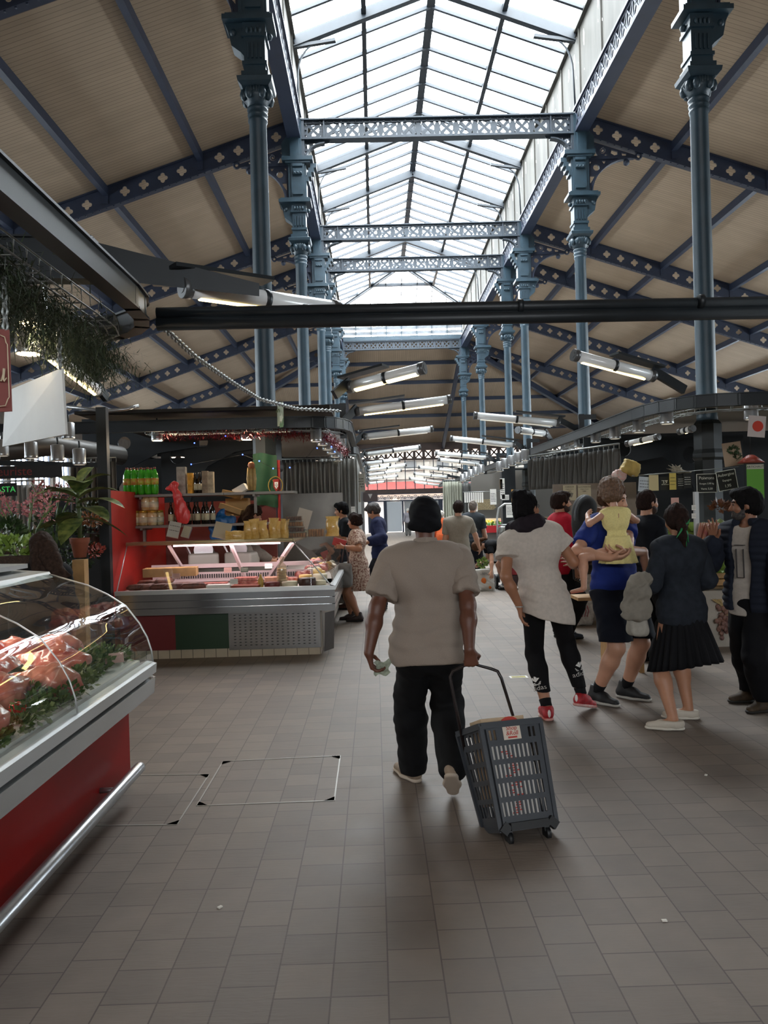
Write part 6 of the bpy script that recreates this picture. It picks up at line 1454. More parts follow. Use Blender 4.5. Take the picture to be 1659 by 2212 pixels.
        S.ell(P_(0, .09, -.058), (.022, .011, .006), Rr, .006); S.ell(P_(0, .088, -.069), (.019, .011, .006), Rr, .006)
        S0.cap(s.neck-s.up*.03, s.hc+Rr @ V3(0, -.025, -.05)*s.hs, .057 if not s.f else .049, .052 if not s.f else .044, None, .03)
    def body(s, m, hands=(1, 1), jaw=1, feet=False):
        S = SDF(.03); s.torso(S, 0); s.headshape(S, jaw)
        for q in (-1, 1):
            s.arm(S, q, 0)
            if hands[(q+1)//2]: s.hand(S, q)
            if s.legs: s.leg(S, q, 0); S.cap(s.an[q]-V3(0, 0, .015), s.toe[q]-V3(0, 0, .008), .03, .02, None, .02)
        s.b = sdf_obj('body', S, s.res, m, s.o)
        return s
    def eyes(s, brow=None):
        for q in (-1, 1):
            MB().ell(s.hc+s.HR @ V3(q*.031, .0895, .006), .0062, 8).build('eye', mat('eye_dark', '241a16', .2), s.o)
            if brow: MB().tube([s.hc+s.HR @ V3(q*x, y, z) for x, y, z in ((.014, .094, .026), (.032, .092, .031), (.05, .078, .025))], .0045, 5).build('eyebrow', brow, s.o)
        MB().ell(s.hc+s.HR @ V3(0, .097, -.063), (.02, .004, .006), 10, s.HR).build('lips', mat('lip', '94544a', .5), s.o)
        return s
    def hair(s, m, style='short', wobble=.004, name='hair', seed=1, k=0):
        C_, Rr = s.hc, s.HR; P_ = lambda *a: C_+Rr @ Vector(a)*s.hs; S = HeadSDF(SDF(.02), s.hs)
        th = {'short': .012, 'buzz': .004, 'curly': .03, 'bun': .014, 'long': .016, 'pony': .014, 'thick': .02, 'bob': .02}[style]
        S.ell(P_(0, -.016, .03), (.077+th, .097+th, .091+th), Rr)
        S.ell(P_(0, -.05, -.03), (.068+th*.5, .06+th, .06), Rr, .03)
        S.ell(P_(0, .115, -.05), (.085, .1, .105), Rr, .02, True)          # face opening
        S.ell(P_(0, .13, .02), (.07, .055, .05), Rr, .02, True)
        for q in (-1, 1): S.ell(P_(q*.1, .012, -.03), (.035, .03, .045), Rr, .015, True)
        S.clip(P_(0, 0, -.085 if style not in ('long', 'bob') else -.2), Rr @ V3(0, 0, -1)) if style in ('short', 'buzz', 'thick') else None
        if style == 'thick': S.ell(P_(0, .05, .1), (.06, .05, .03), Rr, .02); S.ell(P_(.03, .07, .09), (.04, .035, .025), Rr, .02)
        if style in ('curly', 'bob'):
            rr = random.Random(seed)
            for i in range(34):
                a, t = rr.uniform(0, 6.28), rr.uniform(-.5, 1)
                d = V3(math.cos(a)*math.sqrt(1-t*t), math.sin(a)*math.sqrt(1-t*t), t) if abs(t) < 1 else V3(0, 0, 1)
                if d.y > .45 and d.z < .55: continue
                S.ell(P_(d.x*.088, -.016+d.y*.108, .02+d.z*.105), rr.uniform(.022, .034), None, .012) if False else S.ell(P_(d.x*.088, -.016+d.y*.108, .02+d.z*.105), (rr.uniform(.02, .032),)*3, None, .012)
        if style == 'bun': S.ell(P_(-.01, -.075, .115), (.055, .05, .045), Rr, .02); S.ell(P_(.025, -.05, .135), (.03, .03, .02), Rr, .01); S.ell(P_(-.05, -.05, .13), (.025, .025, .02), Rr, .01)
        if style == 'pony': S.chain([P_(0, -.1, .0), P_(0, -.13, -.06), P_(0, -.125, -.14), P_(0, -.12, -.22)], [.03, .04, .036, .02])
        if style == 'long':
            for x, y in ((-.06, -.05), (0, -.085), (.06, -.05)): S.chain([P_(x*.9, y, .0), P_(x*1.2, y-.03, -.12), P_(x*1.3, y-.03, -.26), P_(x*1.1, y-.02, -.36-.02*k)], [.05, .048, .04, .018])
        inv = Rr.transposed()
        def dsp(V):
            Q = (V-np.array(C_)) @ np.array(inv).T; r = np.random.RandomState(seed)
            a = np.arctan2(Q[:, 0], Q[:, 1]); st = np.sin(a*23+Q[:, 2]*20)+.6*np.sin(a*41+1+Q[:, 2]*35)
            N = Q/np.linalg.norm(Q, axis=1)[:, None]
            O = wob(V, wobble, 45, seed)
            return O+(N*(st*wobble*.5)[:, None]) @ np.array(inv)
        sdf_obj(name, S.S, min(.009, s.res*1.1), m, s.o, dsp)
        return s
    def beard(s, m, full=1):
        P_ = lambda *a: s.hc+s.HR @ Vector(a); S = SDF(.015)
        S.ell(P_(0, .045, -.075), (.058, .06*full, .05), s.HR); S.ell(P_(0, .03, -.04), (.067, .055, .06), s.HR)
        S.ell(P_(0, .085, -.045), (.035, .022, .012), s.HR, .01)
        S.ell(P_(0, .1, .03), (.09, .09, .068), s.HR, .01, True); S.ell(P_(0, .112, -.062), (.019, .02, .008), s.HR, .006, True)
        S.clip(P_(0, -.01, 0), s.HR @ V3(0, -1, 0))
        sdf_obj('beard', S, .007, m, s.o, lambda V: wob(V, .0015, 120, 3)); return s
    def top(s, m, name='shirt', r=.018, hem=-.12, sleeve=.62, loose=.012, wr=.005, flare=0, seed=2, open_=False, neckcut=.02, sm=None, res=None, hemtilt=0, wsc=14):
        S = SDF(.05); s.torso(S, r, .06)
        if hem < -.05:
            b = s.pel+s.up*hem; S.cap(s.pel-s.rt*.05, b-s.rt*.05, .105*s.g+r, .105*s.g+r+flare, (s.fw, .92), .06); S.cap(s.pel+s.rt*.05, b+s.rt*.05, .105*s.g+r, .105*s.g+r+flare, (s.fw, .92), .06)
        S.clip(s.pel+s.up*hem, (-s.up+s.rt*hemtilt))
        S.ell(s.neck+s.up*(.05+neckcut*0)+s.fw*.03, (.075, .08, .06+neckcut), s.T, .01, True)
        up = np.array(s.up); pel = np.array(s.pel)
        def fold(V):
            h = (V-pel) @ up; x = V @ np.array(s.rt); w = np.exp(-((h-.08)/.12)**2)
            f = np.sin(h*70+x*9+2*np.sin(x*11+seed))*w*wr*.7+np.sin(x*38+h*5+seed)*np.clip(.25-h, 0, 1)*wr*1.2
            N = V-pel-np.outer(h, up); N /= np.linalg.norm(N, axis=1)[:, None]+1e-6
            return wob(V, wr*.6, wsc, seed)+N*f[:, None]
        rs = res or s.res*1.25
        sdf_obj(name, S, rs, m, s.o, fold)
        for q in (-1, 1):
            if sleeve <= 0: continue
            A = SDF(.03); s.arm(A, q, r*.75, sleeve+.06, loose=loose)
            a, e, w = s.sh[q], s.el[q], s.wr[q]
            p, d = (a.lerp(e, sleeve), e-a) if sleeve <= 1 else (e.lerp(w, sleeve-1), w-e)
            A.clip(p, d)
            sdf_obj('sleeve', A, rs, sm or m, s.o, lambda V: wob(V, wr*.7, 26, seed+q))
        return s
    def pants(s, m, name='trousers', r=.014, hem=.06, loose=.03, wr=.004, top=-.02, seed=4, t=2.0, res=None):
        S = SDF(.035)
        S.cap(s.pel-s.rt*.045-s.up*.03, s.pel-s.up*.03+s.rt*.045, .115*s.g+r, None, (s.fw, .95)); S.cap(s.pel-s.rt*.04+s.up*.03, s.pel+s.rt*.04+s.up*.03, .1*s.g+r, None, (s.fw, .9))
        for q in (-1, 1): s.leg(S, q, r, t, .035, loose)
        S.clip(s.pel+s.up*top, s.up)
        if t < 1.2: 
            for q in (-1, 1): pass
        if hem: S.clip((0, 0, hem), (0, 0, -1))
        sdf_obj(name, S, res or s.res*1.2, m, s.o, lambda V: wob(V, wr, 17, seed)); return s
    def legwear(s, m, name, t0, t1, r, parts=(-1, 1)):   # socks and the like, between two points of the shin
        for q in parts:
            a, b_ = s.kn[q].lerp(s.an[q], t0), s.kn[q].lerp(s.an[q], t1)
            MB().tube([a, a.lerp(b_, .5), b_], [r+.004, r, r], 12).build(name, m, s.o)
        return s
    def shoes(s, m, sole, name='shoe', hi=.05, lace=None, w=1):
        for q in (-1, 1):
            a, t = s.an[q], s.toe[q]; d = (t-a); d.z = 0; d.normalize()
            f = (t-a).normalized(); p = s.ft[q]; hl = p[2]
            e = (d*math.cos(math.asin(min(.95, hl*.85/.17)) if hl else 0)-V3(0, 0, min(.95, hl*.85/.17) if hl else 0)).normalized() if hl else d
            sd = V3(d.y, -d.x, 0); up = sd.cross(e); up = up if up.z > 0 else -up
            base = a-up*.085
            X = lambda x, y, z: base+e*x+sd*y+up*z
            S = SDF(.03).cap(X(-.045, 0, .045), X(.07, 0, .045), .036*w, .04*w).cap(X(.07, 0, .042), X(.175, 0, .032), .04*w, .032*w, (up, .85)).cap(X(-.03, 0, .06), X(-.012, 0, .075+hi), .04, .045).cap(X(.0, 0, .07), X(.06, 0, .06), .042*w, .036*w)
            S.clip(X(0, 0, .014), -up); S.clip(X(0, 0, .105+hi), up)
            o = sdf_obj(name, S, s.res, m, s.o)
            K = SDF(.02).cap(X(-.045, 0, .014), X(.06, 0, .014), .04*w, .044*w, (up, .5)).cap(X(.06, 0, .014), X(.18, 0, .016), .046*w, .036*w, (up, .5)).clip(X(0, 0, .026), up).clip(X(0, 0, .002), -up)
            sdf_obj('sole', K, s.res, sole, o)
            if name == 'trainer': MB().ell(X(-.078, 0, .06), (.012, .02, .03), 10).build('heel_patch', mat('print_white', 'd8d4d0', .7), o)
            if lace:
                b = MB()
                for i in range(4): b.tube([X(.05+.02*i, -.022, .078-.006*i), X(.05+.02*i, 0, .086-.006*i), X(.05+.02*i, .022, .078-.006*i)], .003, 5)
                b.build('laces', lace, o)
        return s
    def skirt(s, m, z0, z1, r0, r1, pleats=26, amp=.02, name='skirt', sx=1.25, tilt=(0, 0), ofs=(0, 0)):
        c = s.pel
        def f(u, v):
            a = u*2*PI; r = r0+(r1-r0)*v+amp*v*math.sin(a*pleats)+amp*.6*v*math.sin(a*5+1)
            z = z0+(z1+tilt[0]*math.cos(a)+tilt[1]*math.sin(a)-z0)*v
            return V3(c.x+ofs[0]*v+math.cos(a)*r*sx, c.y+ofs[1]*v+math.sin(a)*r, z)
        o = MB().grid(f, pleats*8, 10).build(name, m, s.o); sm = o.modifiers.new('s', 'SOLIDIFY'); sm.thickness = .006; return s
cloth = lambda n, c, **k: mat('cloth_'+n, c, .85, 0, k.pop('var', .06), k.pop('vs', 40), .06, k.pop('bs', 300), spec=.2, sheen=.0, **k)
sk_dark, sk_mid, sk_fair, sk_tan = skin('dark', '5c3626'), skin('mid', '9a6a4f'), skin('fair', 'b98a70'), skin('tan', 'a9785c')
h_black, h_brown, h_dbrown, h_grey = (mat('hair_'+n, c, .8, 0, .3, 40, .15, 160, spec=.12) for n, c in (('black', '0d0b0c'), ('brown', '4a3222'), ('dbrown', '231713'), ('grey', 'a9a49c')))
blk = cloth('black', '0f0f12'); navy = cloth('navy', '141a33')
# 1 ---- person walking away in a grey polo, pulling the basket -------
p = Person('person walking away in grey polo, black head wrap and trousers, pulling a basket', .27, 4.25, -.03, 1.70, 1.1, res=.0075)
lh, rh = p.L(W(796, 1412, 4.12)), p.L(W(1016, 1425, 4.0))
p.pose(hip=(.005, .02, .9), lean=(.05, .0), lf=p.L(G(884, 1688)+Vector((.02, .03, 0))), rf=p.L(G(978, 1740)), lfd=.5, rfd=-.1, rheel=.13, head=(-.05, 0, 0), lh=lh, rh=rh, lp=(-.8, -.6, 0), rp=(.8, -.6, 0),
       rhd=(.12, .1, -1), rhn=(-.1, 1, .1), rc=1.15, lhd=(.15, .25, -1), lhn=(1, .1, .1), lc=.75, rk=(.05, 1, 0), shw=.2)
p.body(sk_dark)
p.top(cloth('grey_polo', '8b7e73', vs=300), 'polo_shirt', .031, -.11, .78, .016, .011, .012, seed=3)
C_ = p.neck
MB().grid(lambda u, v: C_+p.T @ Vector(((.068+.014*v)*math.sin(u*2*PI), -.008-(.062+.016*v)*math.cos(u*2*PI)+.012, .055-.05*v-.012*math.cos(u*2*PI)*-1)), 28, 4).build('collar', MATS['cloth_grey_polo'], p.o)
p.pants(cloth('black_trousers', '0c0c0e'), r=.014, hem=.045, loose=.03, wr=.006, top=-.05)
p.shoes(mat('shoe_taupe', '8c7a68', .7, 0, .15, 30), mat('sole_pale', 'b5a696', .7), hi=.02)
# wrapped head scarf
P_ = lambda *a: p.hc+p.HR @ Vector(a)
S = SDF(.02).ell(P_(0, -.012, .04), (.095, .115, .105), p.HR).ell(P_(0, -.065, .0), (.08, .058, .07), p.HR).ell(P_(0, .13, -.06), (.09, .09, .11), p.HR, .02, True).cap(P_(-.07, -.06, -.03), P_(.07, -.06, -.03), .027, None).clip(P_(0, 0, -.085), p.HR @ V3(0, -.25, -1))
sdf_obj('head_wrap', S, .008, cloth('wrap', '0b0b0f'), p.o, lambda V: wob(V, .0025, 45, 5)+np.outer(np.sin((V @ np.array((.5, .2, 1.0)))*95)*.0035, (0, -1, 0)))
bn = MB().grid(lambda u, v: p.wr[-1]+p.hd[-1]*(.065+.085*u)+p.hn[-1]*(.015+.085*v)+V3(.012*math.sin(6*u), 0, .01*math.sin(7*v)), 6, 6)
o = bn.build('banknote', mat('banknote', '8e9482', .7, 0, .25, 60), label='crumpled grey green banknote held in the left hand of the person walking away', cat='banknote'); o.matrix_world = p.M
# shopping basket ------------------------------------------------------
bk = thing('rolling_basket', 'dark grey rolling shopping basket tilted behind the walking person', 'basket', (0, 0, 0))
bl, br = None, None          # bottom rear corners
tl, tr = W(1062, 1590, 3.9), W(1186, 1574, 3.96)
# build as a tapering box in its own axes, then lay it on measured axes
cx_, base = (W(1085, 1795, 3.73)+W(1200, 1782, 3.78))/2, 0
ax = (W(1200, 1780, 3.80)-W(1076, 1798, 3.72)).normalized()
upv = ((tl+tr)/2-(W(1076, 1790, 3.72)+W(1205, 1778, 3.8))/2).normalized(); upv = (upv-ax*upv.dot(ax)).normalized()
fwv = upv.cross(ax).normalized()
B0 = W(1138, 1786, 3.74)
BM = place(B0, ax, fwv, upv)
bk.matrix_world = BM
gp_ = mat('basket_plastic', '33373d', .42, 0, .06, 10)
hB, wb, wt, db, dt = .49, .15, .165, .1, .165      # half widths and depths, bottom and top
def face_mat(side):
    # u,v on a face -> local
    if side == 'r': return lambda u, v: Vector((u*(wb+(wt-wb)*v), -.02-(dt-db)*v*.0-.0, v*hB))
    if side == 'f': return lambda u, v: Vector((u*(wb+(wt-wb)*v), .2+.13*v, v*hB))
    if side == 'l': return lambda u, v: Vector((-(wb+(wt-wb)*v), -.02+(u+1)/2*(.22+.13*v), v*hB))
    return lambda u, v: Vector((wb+(wt-wb)*v, -.02+(u+1)/2*(.22+.13*v), v*hB))
def slotted(side, nc, rows, skip=()):
    f = face_mat(side); b = MB(); us, vs_ = [-1], [0]
    for i in range(nc): c = -.8+1.6*(i+.5)/nc; w = .8/nc*.55; us += [c-w, c+w]
    us.append(1)
    for a, c in rows: vs_ += [a, c]
    vs_.append(1)
    n = {'r': Vector((0, 1, 0)), 'f': Vector((0, -1, 0)), 'l': Vector((1, 0, 0)), 'x': Vector((-1, 0, 0))}[side]*.005
    for i in range(len(us)-1):
        for j in range(len(vs_)-1):
            if i % 2 == 1 and j % 2 == 1 and (i//2, j//2) not in skip: continue
            q = [f(us[i], vs_[j]), f(us[i+1], vs_[j]), f(us[i+1], vs_[j+1]), f(us[i], vs_[j+1])]
            b.add(q+[x+n for x in q], [(0, 1, 2, 3), (7, 6, 5, 4), (0, 4, 5, 1), (1, 5, 6, 2), (2, 6, 7, 3), (3, 7, 4, 0)])
    return b
rows = [(.12, .25), (.3, .43), (.48, .61), (.66, .79), (.85, .95)]
sk_ = [(i, 4) for i in range(2, 9)]
slotted('r', 11, rows, sk_).build('rear_wall', gp_, bk); slotted('f', 11, rows).build('front_wall', gp_, bk)
slotted('l', 5, rows).build('side_wall', gp_, bk); slotted('x', 5, rows).build('side_wall', gp_, bk)
MB().box((0, .09, .0), (.31, .23, .02)).build('floor_panel', gp_, bk)
b = MB(); f1, f2 = face_mat('r'), face_mat('f')
rim = [f1(-1, 1), f1(1, 1), f2(1, 1), f2(-1, 1)]
for i in range(4): b.bar(rim[i], rim[(i+1) % 4], .022, .03, (0, 0, 1))
b.build('rim', gp_, bk)
b = MB(); 
for u in (-1, 1):
    b.bar(f1(u, 0), f1(u, 1), .02, .02); b.bar(f2(u, 0), f2(u, 1), .02, .02)
b.bar(f1(-.86, 0)-V3(0, .012, 0), f1(-.86, .96)-V3(0, .012, 0), .02, .012); b.build('corner_ribs', gp_, bk)
MB().bar((-.1, -.035, .01), (.1, -.035, .01), .03, .035).bar((-.14, -.03, .02), (-.11, -.03, -.01), .03, .05).bar((.11, -.03, -.01), (.14, -.03, .02), .03, .05).build('foot_bar', black, bk)
for s_ in (-1, 1):
    c = MB().bar((s_*.1, .0, -.0), (s_*.1, -.0, -.03), .03, .03); c.build('caster_fork', black, bk); MB().tube([(s_*.1-.011, 0, -.04), (s_*.1+.011, 0, -.04)], .03, 14).build('wheel', black, bk)
st = MB().raw([(-.048, 0, 0), (.048, 0, 0), (.048, 0, .075), (-.048, 0, .075)], [(0, 1, 2, 3)], False).build('label', mat('label_cream', 'cfc3b4', .6), bk, loc=f1(-.02, .84)-V3(0, .004, 0))
red_ink = mat('red_ink', 'b5392c', .6); b = MB()
for t_, z_, sz in (('Shop', .055, .03), ('&Roll', .03, .03)): me = text_mesh(t_, sz, .001, shear=.15); b.merge(me, Matrix.Translation((0, -.002, z_)) @ Matrix.Rotation(PI/2, 4, 'X'))
b.raw([(-.025, -.002, .006), (.025, -.002, .006), (.025, -.002, .015), (-.025, -.002, .015)], [(0, 1, 2, 3)], False); b.build('lettering', red_ink, st)
# telescopic handle up to the hand
iv = BM.inverted(); gr = p.wr[1]+p.hd[1]*.085+p.hn[1]*.03; hw_ = p.M @ gr
hl, hr_ = W(985, 1447, hw_.y+.02), W(1062, 1446, hw_.y)
hx = [iv @ W(1008, 1640, 4.1), iv @ W(985, 1530, 4.06), iv @ W(972, 1462, hw_.y+.02), iv @ W(978, 1449, hw_.y+.02), iv @ (hw_), iv @ W(1062, 1445, hw_.y-.01), iv @ W(1075, 1450, hw_.y-.02), iv @ W(1083, 1465, hw_.y-.04), iv @ W(1111, 1556, 4.12), iv @ W(1122, 1600, 4.14)]
MB().tube(hx, .0085, 10).build('handle', mat('handle_black', '1c1414', .35), bk)
gb = MB().box((-.015, .12, .32), (.24, .16, .42)).build('goods_carton', mat('carton_beige', 'b79f82', .8, 0, .06, 6), label='beige carton with a red round print sticking out of the rolling basket', cat='box'); gb.matrix_world = BM
MB().ell((.02, .035, .5), (.05, .002, .03), 14).build('red_print', red_ink, gb)
gb2 = MB().box((-.03, .005, .22), (.22, .03, .36)).build('white_package', mat('pack_white', 'bdb8b2', .6), label='white package with red markings seen through the slots of the rolling basket', cat='package'); gb2.matrix_world = BM
b = MB(); rr = random.Random(3)
for i in range(26): b.box((-.03+rr.uniform(-.03, .03), -.012, .07+i*.0115), (.035, .002, .006))
b.build('red_markings', red_ink, gb2)
# 2 ---- woman in white tee and black leggings ------------------------
p = Person('person seen from behind in a loose white tee, black logo leggings and red trainers', 1.33, 5.82, -.05, 1.73, .95, True, res=.0075)
p.pose(hip=(-.07, .0, .93), lean=(.02, -.19), head=(-.75, .02, .1), lf=p.L(G(1182, 1553)), rf=p.L(G(1258, 1540)), lfd=.05, rfd=-.75, rheel=.05,
       lh=p.L(W(1122, 1310, 5.75)), rh=p.L(W(1240, 1222, 6.1)), lp=(-.6, -.7, 0), rp=(.5, -.4, -.8), rhd=(-.2, .9, .3), lhd=(.1, .1, -1), shw=.175)
p.body(sk_mid); p.eyes()
p.top(cloth('white_tee', 'b8aea4'), 'tee_shirt', .034, -.17, .5, .045, .008, .03, seed=6, hemtilt=-.5, wsc=12)
p.pants(cloth('leggings', '0d0c0f', var=.03), 'leggings', .008, .2, .004, .001, .12)
p.legwear(blk, 'sock', .84, .98, .043); p.shoes(mat('shoe_red', '9a1c24', .6, 0, .3, 30), mat('sole_red', 'b5473e', .6, 0, .3, 14, col2='cfc4bc'), name='trainer', hi=.0)
p.hair(h_black, 'bun', .005)
S = SDF(.03); pts = [p.neck+p.T @ V3(.105*math.sin(a), .01-.085*math.cos(a), .03+.018*math.cos(a)) for a in [2*PI*i/12 for i in range(13)]]
S.chain(pts, [.048+.008*math.sin(i*1.7) for i in range(13)]); S.cap(p.neck+p.T @ V3(-.13, .0, .0), p.neck+p.T @ V3(-.03, -.09, .03), .03, .05)
sdf_obj('scarf', S, .01, cloth('scarf', '20191f'), p.o, lambda V: wob(V, .006, 40, 4))
P_ = lambda *a: p.hc+p.HR @ Vector(a); b = MB()
for q in (-1, 1):
    b.tube([P_(q*.032+.02*math.cos(a), .098, .006+.015*math.sin(a)) for a in [2*PI*i/12 for i in range(12)]], .002, 5, closed=True); b.tube([P_(q*.053, .096, .01), P_(q*.078, .06, .012), P_(q*.08, 0, .008)], .002, 5)
b.build('glasses', black, p.o)
wht = mat('print_white', 'd8d4d0', .7)
def trefoil(c, rgt, upv_, nrm, s_, letters):
    b = MB(); M = place(c+nrm*.004, rgt, upv_, nrm)
    for a in (-.6, 0, .6):
        pts = [(0, 0)]+[(math.sin(a+t)*r_, math.cos(a+t)*r_) for t, r_ in ((-.26, .6), (-.2, .85), (0, 1.05), (.2, .85), (.26, .6))]
        b.raw([(x*s_, y*s_+.0, 0) for x, y in pts], [tuple(range(len(pts)))], False, M)
    k = MB()
    for i in range(3): b.raw([(x*s_, y*s_, .0) for x, y in ((-.7+.05*i, .02-.17*i), (.7-.05*i, .02-.17*i), (.66-.05*i, -.08-.17*i), (-.66+.05*i, -.08-.17*i))], [(0, 1, 2, 3)], False, M)
    me = text_mesh(letters, s_*1.0, .001); b.merge(me, M @ Matrix.Translation((0, -.95*s_, .0))); return b
for q, tt, let, az in ((1, .5, 'adidas', .55), (-1, .55, 'adidas', -.7)):
    a_, k_ = p.an[q], p.kn[q]; c = k_.lerp(a_, tt); upv_ = (k_-a_).normalized(); bk_ = V3(math.sin(az), -math.cos(az), 0); bk_ = (bk_-upv_*bk_.dot(upv_)).normalized(); rg = upv_.cross(bk_)
    b = trefoil(V3(0, 0, 0), V3(1, 0, 0), V3(0, 1, 0), V3(0, 0, 1), .05, let)
    # bend the flat print around the calf
    out = []
    for x, y, z in b.v:
        rad = .056-.1*max(0, -y-.0)*.2; an = x/rad; out.append(c+upv_*y+(bk_*math.cos(an)+rg*math.sin(an))*(rad+.014))
    b.v = [tuple(v) for v in out]; b.build('leg_print', wht, p.o)
MB().tube([p.wr[-1]+V3(.032*math.cos(a), .032*math.sin(a), .0) for a in [2*PI*i/12 for i in range(12)]], .005, 5, closed=True).build('bracelet', steel, p.o)
# 3 ---- man in blue with the girl on his arm ---------------------------
p = Person('person in blue tee and long navy shorts holding a little girl on one arm', 1.93, 6.22, PI+.55, 1.80, 1.12, res=.008)
gx = W(1335, 1190, 5.93)
p.pose(hip=(0, 0, .93), lean=(-.05, .03), head=(.35, .35, .1), lf=p.L(G(1352, 1508)), rf=p.L(G(1290, 1518)), lfd=.25, rfd=.05, lh=p.L(W(1352, 1200, 5.8)), rh=p.L(W(1318, 1205, 5.82)), lp=(-1, -.2, -.6), rp=(1, -.2, -.6),
       lhd=p.dirL((-1, -.15, -.05)), lhn=p.dirL((0, .4, 1)), rhd=p.dirL((1, -.2, .02)), rhn=p.dirL((0, .4, 1)), lc=.45, rc=.45, shw=.2)
p.body(sk_fair); p.eyes(h_brown); p.hair(h_brown, 'short')
p.top(cloth('blue_tee', '1c2c6e'), 'tee_shirt', .024, -.15, .7, .014, .006)
p.pants(cloth('navy_shorts', '0e111c'), 'shorts', .04, .52, .05, .005, t=1.0+.12, seed=8)
p.legwear(blk, 'sock', .8, .98, .045); p.shoes(mat('shoe_black', '141416', .6, 0, .2, 40), mat('sole_white', 'a9a49c', .6), hi=.04, lace=mat('lace_grey', '3c3c3e', .7))
# girl
g = Person('little girl with brown curls in yellow dress, carried by the man in blue', gx.x, gx.y, .12, 1.0, .95, True, res=.007, hs=1.55)
hz = (gx.z+.02)/g.s
g.pose(hip=(0, 0, hz), lean=(.08, -.03), head=(-.25, .1, -.12), lf=g.L(W(1262, 1283, 5.75)), rf=g.L(W(1400, 1270, 6.1)), lfd=.9, rfd=-.3, lk=(-1, .1, .25), rk=(1, .6, .2), lh=g.L(W(1268, 1112, 6.0)), rh=g.L(W(1352, 1125, 6.2)), lp=(-1, .1, -.3), rp=(1, -.5, -.4), lhd=(.5, .8, .2), shw=.155)
g.body(skin('child', 'bb8c74')); g.hair(mat('hair_curl', '5f4531', .6, 0, .3, 40, .3, 120), 'curly', .006, seed=5)
yel = cloth('yellow_dress', 'dccd8c', vs=60)
S = SDF(.05); g.torso(S, .016, .05); S.clip(g.pel+g.up*.1, -g.up); sdf_obj('dress_bodice', S, .008, yel, g.o, lambda V: wob(V, .004, 30, 2))
g.skirt(yel, hz+.17, hz-.2, .125, .2, 14, .012, 'dress_skirt', 1.25, ofs=(.02, .03))
for q in (-1, 1):
    a, t = g.an[q], g.toe[q]; MB().bar(a-V3(0, 0, .045), t-V3(0, 0, .025), .075, .02).build('sandal', mat('sandal', 'a5604a', .6), g.o)
MB().box(g.neck-g.fw*.115-g.up*.1, (.008, .006, .06)).build('dress_slit', skin('child', 'bb8c74'), g.o)
# 4 ---- woman in denim jacket and black pleated skirt -------------------
p = Person('person seen from behind in a dark denim jacket, black pleated skirt and white shoes', 2.2, 5.55, .3, 1.60, 1.02, True, res=.008)
p.pose(hip=(0, 0, .93), lean=(.03, .0), head=(-.35, .1, 0), lf=p.L(G(1440, 1577)+Vector((.05, 0, 0))), rf=p.L(G(1488, 1553)), lfd=1.05, rfd=1.0, lh=(-.17, .25, 1.08), rh=(.2, .24, 1.08), lp=(-.55, -.5, -1), rp=(.5, -.5, -1), shw=.165)
p.body(sk_tan); p.hair(h_dbrown, 'pony', .004)
p.top(cloth('denim', '22262d', var=.2, vs=20), 'denim_jacket', .03, -.12, 1.95, .012, .006, .0, seed=11)
p.skirt(blk, .95, .46, .118, .235, 24, .016, sx=1.2, tilt=(.02, -.05), ofs=(.03, 0))
p.shoes(mat('shoe_white', 'bdb4a6', .6), mat('sole_offwhite', 'c9c2b6', .6), hi=-.03)
tie = p.hc+p.HR @ V3(0, -.14, -.06); b = MB()
for dx, dz in ((.03, -.13), (-.08, -.09), (.01, -.16), (.05, .05)): b.tube([tie, tie+V3(dx*.5, -.03, dz*.4), tie+V3(dx, -.025, dz)], [.006, .008, .003], 6)
b.build('green_ribbon', mat('ribbon_green', '1c7a42', .6), p.o)
q0 = W(1378, 1300, 5.3)
S = SDF(.03).cap((-.02, 0, .1), (-.06, 0, -.06), .05, .045).cap((.01, 0, .13), (-.01, -.03, -.08), .05, .04).cap((.05, 0, .12), (.04, -.02, -.06), .05, .04).cap((-.05, 0, .09), (.07, .02, .14), .05, .05).cap((-.09, .01, .02), (-.06, 0, -.07), .03, .03)
sdf_obj('folded_coat', S, .01, cloth('coat_grey', '7c766c'), None, lambda V: wob(V, .012, 26, 8), label='grey coat folded over the arm of the woman in denim', cat='coat', loc=q0+Vector((0, 0, .0)))
S = SDF(.03).box((0, 0, -.02), (.035, .03, .1), .035).cap((0, 0, .1), (.01, 0, .18), .03, .02)
sdf_obj('cloth_bag', S, .01, cloth('bag_offwhite', '98938a'), None, lambda V: wob(V, .008, 24, 9), label='off white cloth bag hanging below the folded grey coat', cat='bag', loc=W(1376, 1326, 5.36))
# 5 ---- bearded man with raised hand --------------------------------------
p = Person('bearded person in an open navy padded jacket and white tee raising a hand, right edge', 2.83, 5.78, PI-1.05, 1.70, 1.08, res=.0075)
p.pose(hip=(0, 0, .93), lean=(.02, 0), head=(-.85, .02, 0), lf=p.L(G(1640, 1535)+Vector((.06, 0, 0))), rf=p.L(G(1612, 1516)+Vector((.05, 0, 0))), lfd=-.1, rfd=-.35, rh=p.L(W(1542, 1170, 5.75)), rp=(.6, -.3, -1), rhd=p.dirL((-.06, 0, 1)), rhn=p.dirL((-.75, -.66, 0)), rc=.12, lp=(-.6, -.8, 0), shw=.2)
p.body(sk_dark if False else skin('olive', '8a5d45')); p.eyes(h_black); p.hair(h_black, 'thick', .004); p.beard(mat('beard_grey', '1c1817', .8, 0, .4, 60, col2='484340'))
p.top(cloth('tee_print', 'b3aaa0'), 'tee_shirt', .016, -.16, .5, .01, .004)
